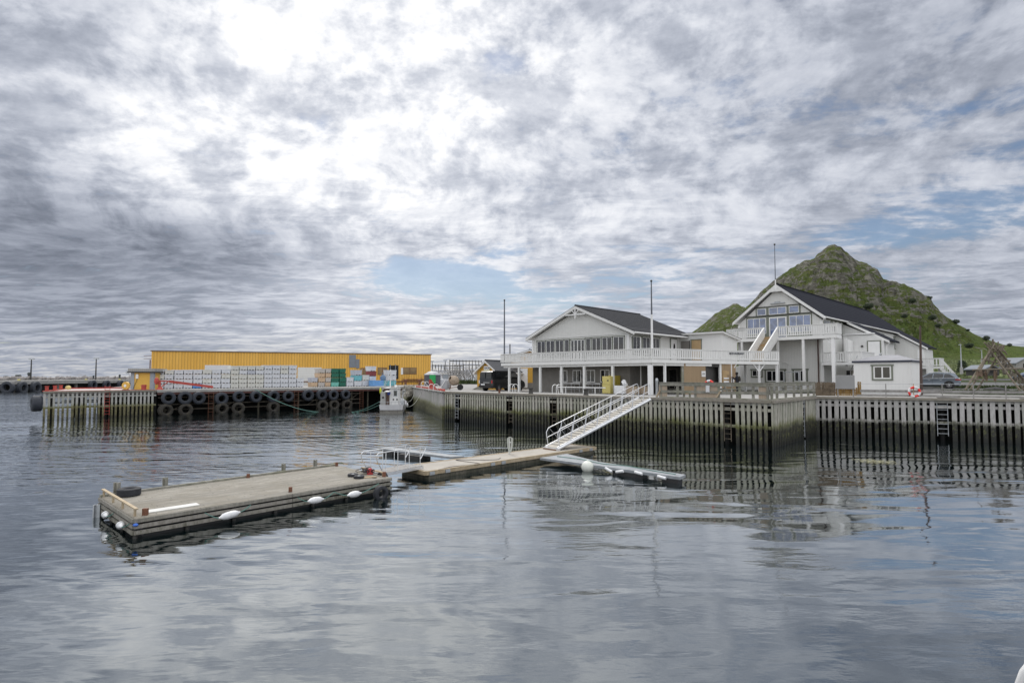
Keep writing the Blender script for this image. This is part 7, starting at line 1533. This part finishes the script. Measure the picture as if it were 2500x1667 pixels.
# ------------------------------------------------------------------ right side background
def lamp_post(px, yb, yt, Y, label):
    b = atY(px, yb, Y); h = atY(px, yt, Y)[2]-b[2]; t = thing('lamp_post', label, 'lamp post', b, 0, 'grey lamp posts along the road'); m2 = MB(); m2.tube([(0, 0, -.5), (0, 0, h)], .08, 7, radii=[.16, .07]); m2.build('pole', 'steel', t)
    m2 = MB(); m2.lathe([(0, -.5), (.28, -.5), (.26, h*.16), (.0, h*.18)], n=8); m2.build('base', 'concrete', t); m2 = MB(); m2.box(-.35, .1, -.12, .12, h-.1, h+.03); m2.build('lamp_head', 'steel', t)
lamp_post(2347.5, 907, 841, 118, 'grey lamp post in front of the dark spruce'); lamp_post(2397.5, 880, 855, 150, 'shorter grey lamp post left of the drying tripod top')
def small_house(px0, px1, yb, ye, ya, Y, label, wall, roof):
    a = atY(px0, yb, Y); b = atY(px1, yb, Y); w = b[0]-a[0]; ze = atY(px0, ye, Y)[2]-a[2]; za = atY((px0+px1)/2, ya, Y)[2]-a[2]; t = thing('small_house', label, 'house', (a[0], a[1], a[2]), 0)
    m2 = MB(); m2.ext([(0, 0, -.5), (w, 0, -.5), (w, 0, ze), (w/2, 0, za-.2), (0, 0, ze)], (0, 5, 0)); m2.build('wall', wall, t)
    for x0, z0, x1, z1 in ((-.3, ze-.1, w/2, za), (w/2, za, w+.3, ze-.1)): m2 = MB(); m2.ext([(x0, -.3, z0), (x1, -.3, z1), (x1, -.3, z1-.22), (x0, -.3, z0-.22)], (0, 5.6, 0)); m2.build('roof_slope', roof, t)
    m2 = MB(); m2.box(w*.35, w*.6, -.05, 0, 0, ze*.8); m2.build('door', 'dark', t)
small_house(2405, 2440, 911, 899, 890, 118, 'small white-edged shelter seen through the drying tripod', 'dark_wall', 'grey_sheet'); small_house(2481, 2530, 897, 885, 872, 140, 'grey cottage cut by the right edge behind the blue car', 'weathered_grey', 'grey_sheet')
# drying tripod
def tripod():
    base = (40.4, 46.5); z0 = 2.72; c = atY(2430, 850, 47.5)
    t = thing('drying_tripod', 'tall timber pole tripod hung with dried fish at the right', 'drying tripod', (c[0], c[1], z0)); zt = c[2]-z0
    rr = random.Random(4)
    def P(px, py, Y): q = atY(px, py, Y); return Vector((q[0]-c[0], q[1]-c[1], q[2]-z0))
    legs = [((2352, 957), (2429, 838), 45.5, 47.4), ((2366, 958), (2422, 850), 46.5, 47.6), ((2382, 958), (2452, 842), 48.5, 47.3), ((2496, 953), (2406, 838), 45.0, 47.8), ((2505, 951), (2430, 846), 46.2, 48.0), ((2528, 949), (2438, 858), 49, 47.2), ((2516, 938), (2436, 850), 49.5, 46.9)]
    for (x0, y0), (x1, y1), Y0, Y1 in legs:
        a = P(x0, y0, Y0); a.z = min(a.z, .02); b = P(x1, y1, Y1); m2 = MB(); m2.tube([a, (a+b)/2+Vector((rr.uniform(-.06, .06), 0, 0)), b], .08, 7, radii=[.085, .075, .055]); m2.build('leg', 'pole_wood', t)
    bars = [((2374, 903), (2500, 899), 46.2), ((2397, 876), (2436, 886), 47), ((2438, 873), (2462, 880), 47.5), ((2403, 836), (2420, 850), 46.5), ((2374, 927), (2390, 926), 46), ((2426, 893), (2466, 880), 47), ((2412, 836), (2426, 854), 47.2), ((2450, 858), (2447, 842), 47.8), ((2424, 828), (2423, 850), 47.4)]
    for (x0, y0), (x1, y1), Y in bars: m2 = MB(); m2.tube([P(x0, y0, Y), P(x1, y1, Y+.3)], .06, 7); m2.build('cross_pole', 'pole_wood', t)
    for k in range(12): a = P(2430+rr.uniform(-20, 22), 850+rr.uniform(-10, 10), 47.4+rr.uniform(-.5, .5)); m2 = MB(); d = Vector((rr.uniform(-1, 1), rr.uniform(-.6, .6), rr.uniform(-.3, 1))).normalized()*rr.uniform(.35, .6); m2.tube([a-d, a+d], .05, 6); m2.build('pole_stub', 'pole_wood', t)
    M['fish'] = plain('dried fish', (.17, .12, .085), .9, .5, 5, 0, .5, (.30, .27, .22), .8)
    M['fish_grey'] = plain('weathered fish', (.17, .15, .12), .9, .5, 5, 0, .5, (.30, .28, .24), .6)
    # hanging bunches: near vertical strips tapered downward
    spots = [(2388, 905, 10, 16), (2397, 905, 11, 22), (2405, 905, 8, 30), (2430, 905, 11, 34), (2414, 868, 8, 26), (2420, 862, 10, 16), (2436, 862, 10, 18), (2444, 870, 10, 20), (2452, 882, 10, 22), (2460, 892, 10, 18), (2452, 903, 10, 14), (2469, 905, 10, 20), (2478, 912, 12, 20), (2488, 920, 10, 16), (2498, 928, 8, 14)]
    for px, py, w, h in spots:
        m2 = MB(); n = 16
        for k in range(n):
            a = P(px+rr.uniform(-w/2, w/2)*.7, py+rr.uniform(-2, 3), 46.2+rr.uniform(-.15, .2)+(1.0 if py < 900 else 0)); L_ = h*.034*rr.uniform(.35, .8); s_ = rr.uniform(.045, .10); an = rr.uniform(0, 3.1); u = Vector((cos(an), sin(an), 0))*s_
            e = a-Vector((rr.uniform(-.05, .05), rr.uniform(-.05, .05), L_)); mid = (a+e)/2; m2.add([a-u*.4, a+u*.4, mid+u, e+u*.35, e-u*.35, mid-u, mid+Vector((u.y, -u.x, 0))*.4], [(0, 1, 2, 6), (0, 6, 5), (6, 2, 3, 4), (6, 4, 5)])
        m2.build('fish_bunch', 'fish' if 900 < py < 906 and px < 2440 else 'fish_grey', t)
    q = P(2430, 905, 46.4); m2 = MB(); m2.tube([q, q-Vector((0, 0, 1.2))], .012, 5); m2.build('string', 'rope_dark', t)
tripod()
p = G(2434, 957.5, 2.74); m2 = MB(); rr = random.Random(1); m2.ell((0, 0, .12), 1.25, .6, .36, 22, 12)
m2.v = [(v[0]*(1 if v[0] > 0 else .9), v[1], max(-.05, v[2]+.07*mnoise.noise(Vector(v)*2.5)-(.14*v[0] if v[0] > 0 else 0))) for v in m2.v]; top('net_heap', m2, plain('dark fishing net', (.055, .055, .055), .9, .3, 8, 0, .8, (.12, .12, .12), .5), 'dark grey heaped fishing net under the drying tripod', 'fishing net', (*p, 2.72))
for px, l, w in ((2317, 'flat pale stone slab at the foot of the car, behind the fence', 1.6), (2500, 'pale boulder at the right edge of the quay', .5)):
    a = f4.py(px-20, 963, .9)[0]; q = f4.w(a+.4, .9); m2 = MB(); m2.ell((0, 0, .06), w/2, .25, .16, 12, 7); m2.v = [(v[0], v[1], v[2]+.04*mnoise.noise(Vector(v)*4)) for v in m2.v]; top('stone', m2, 'concrete', l, 'stone', (*q, QZ))
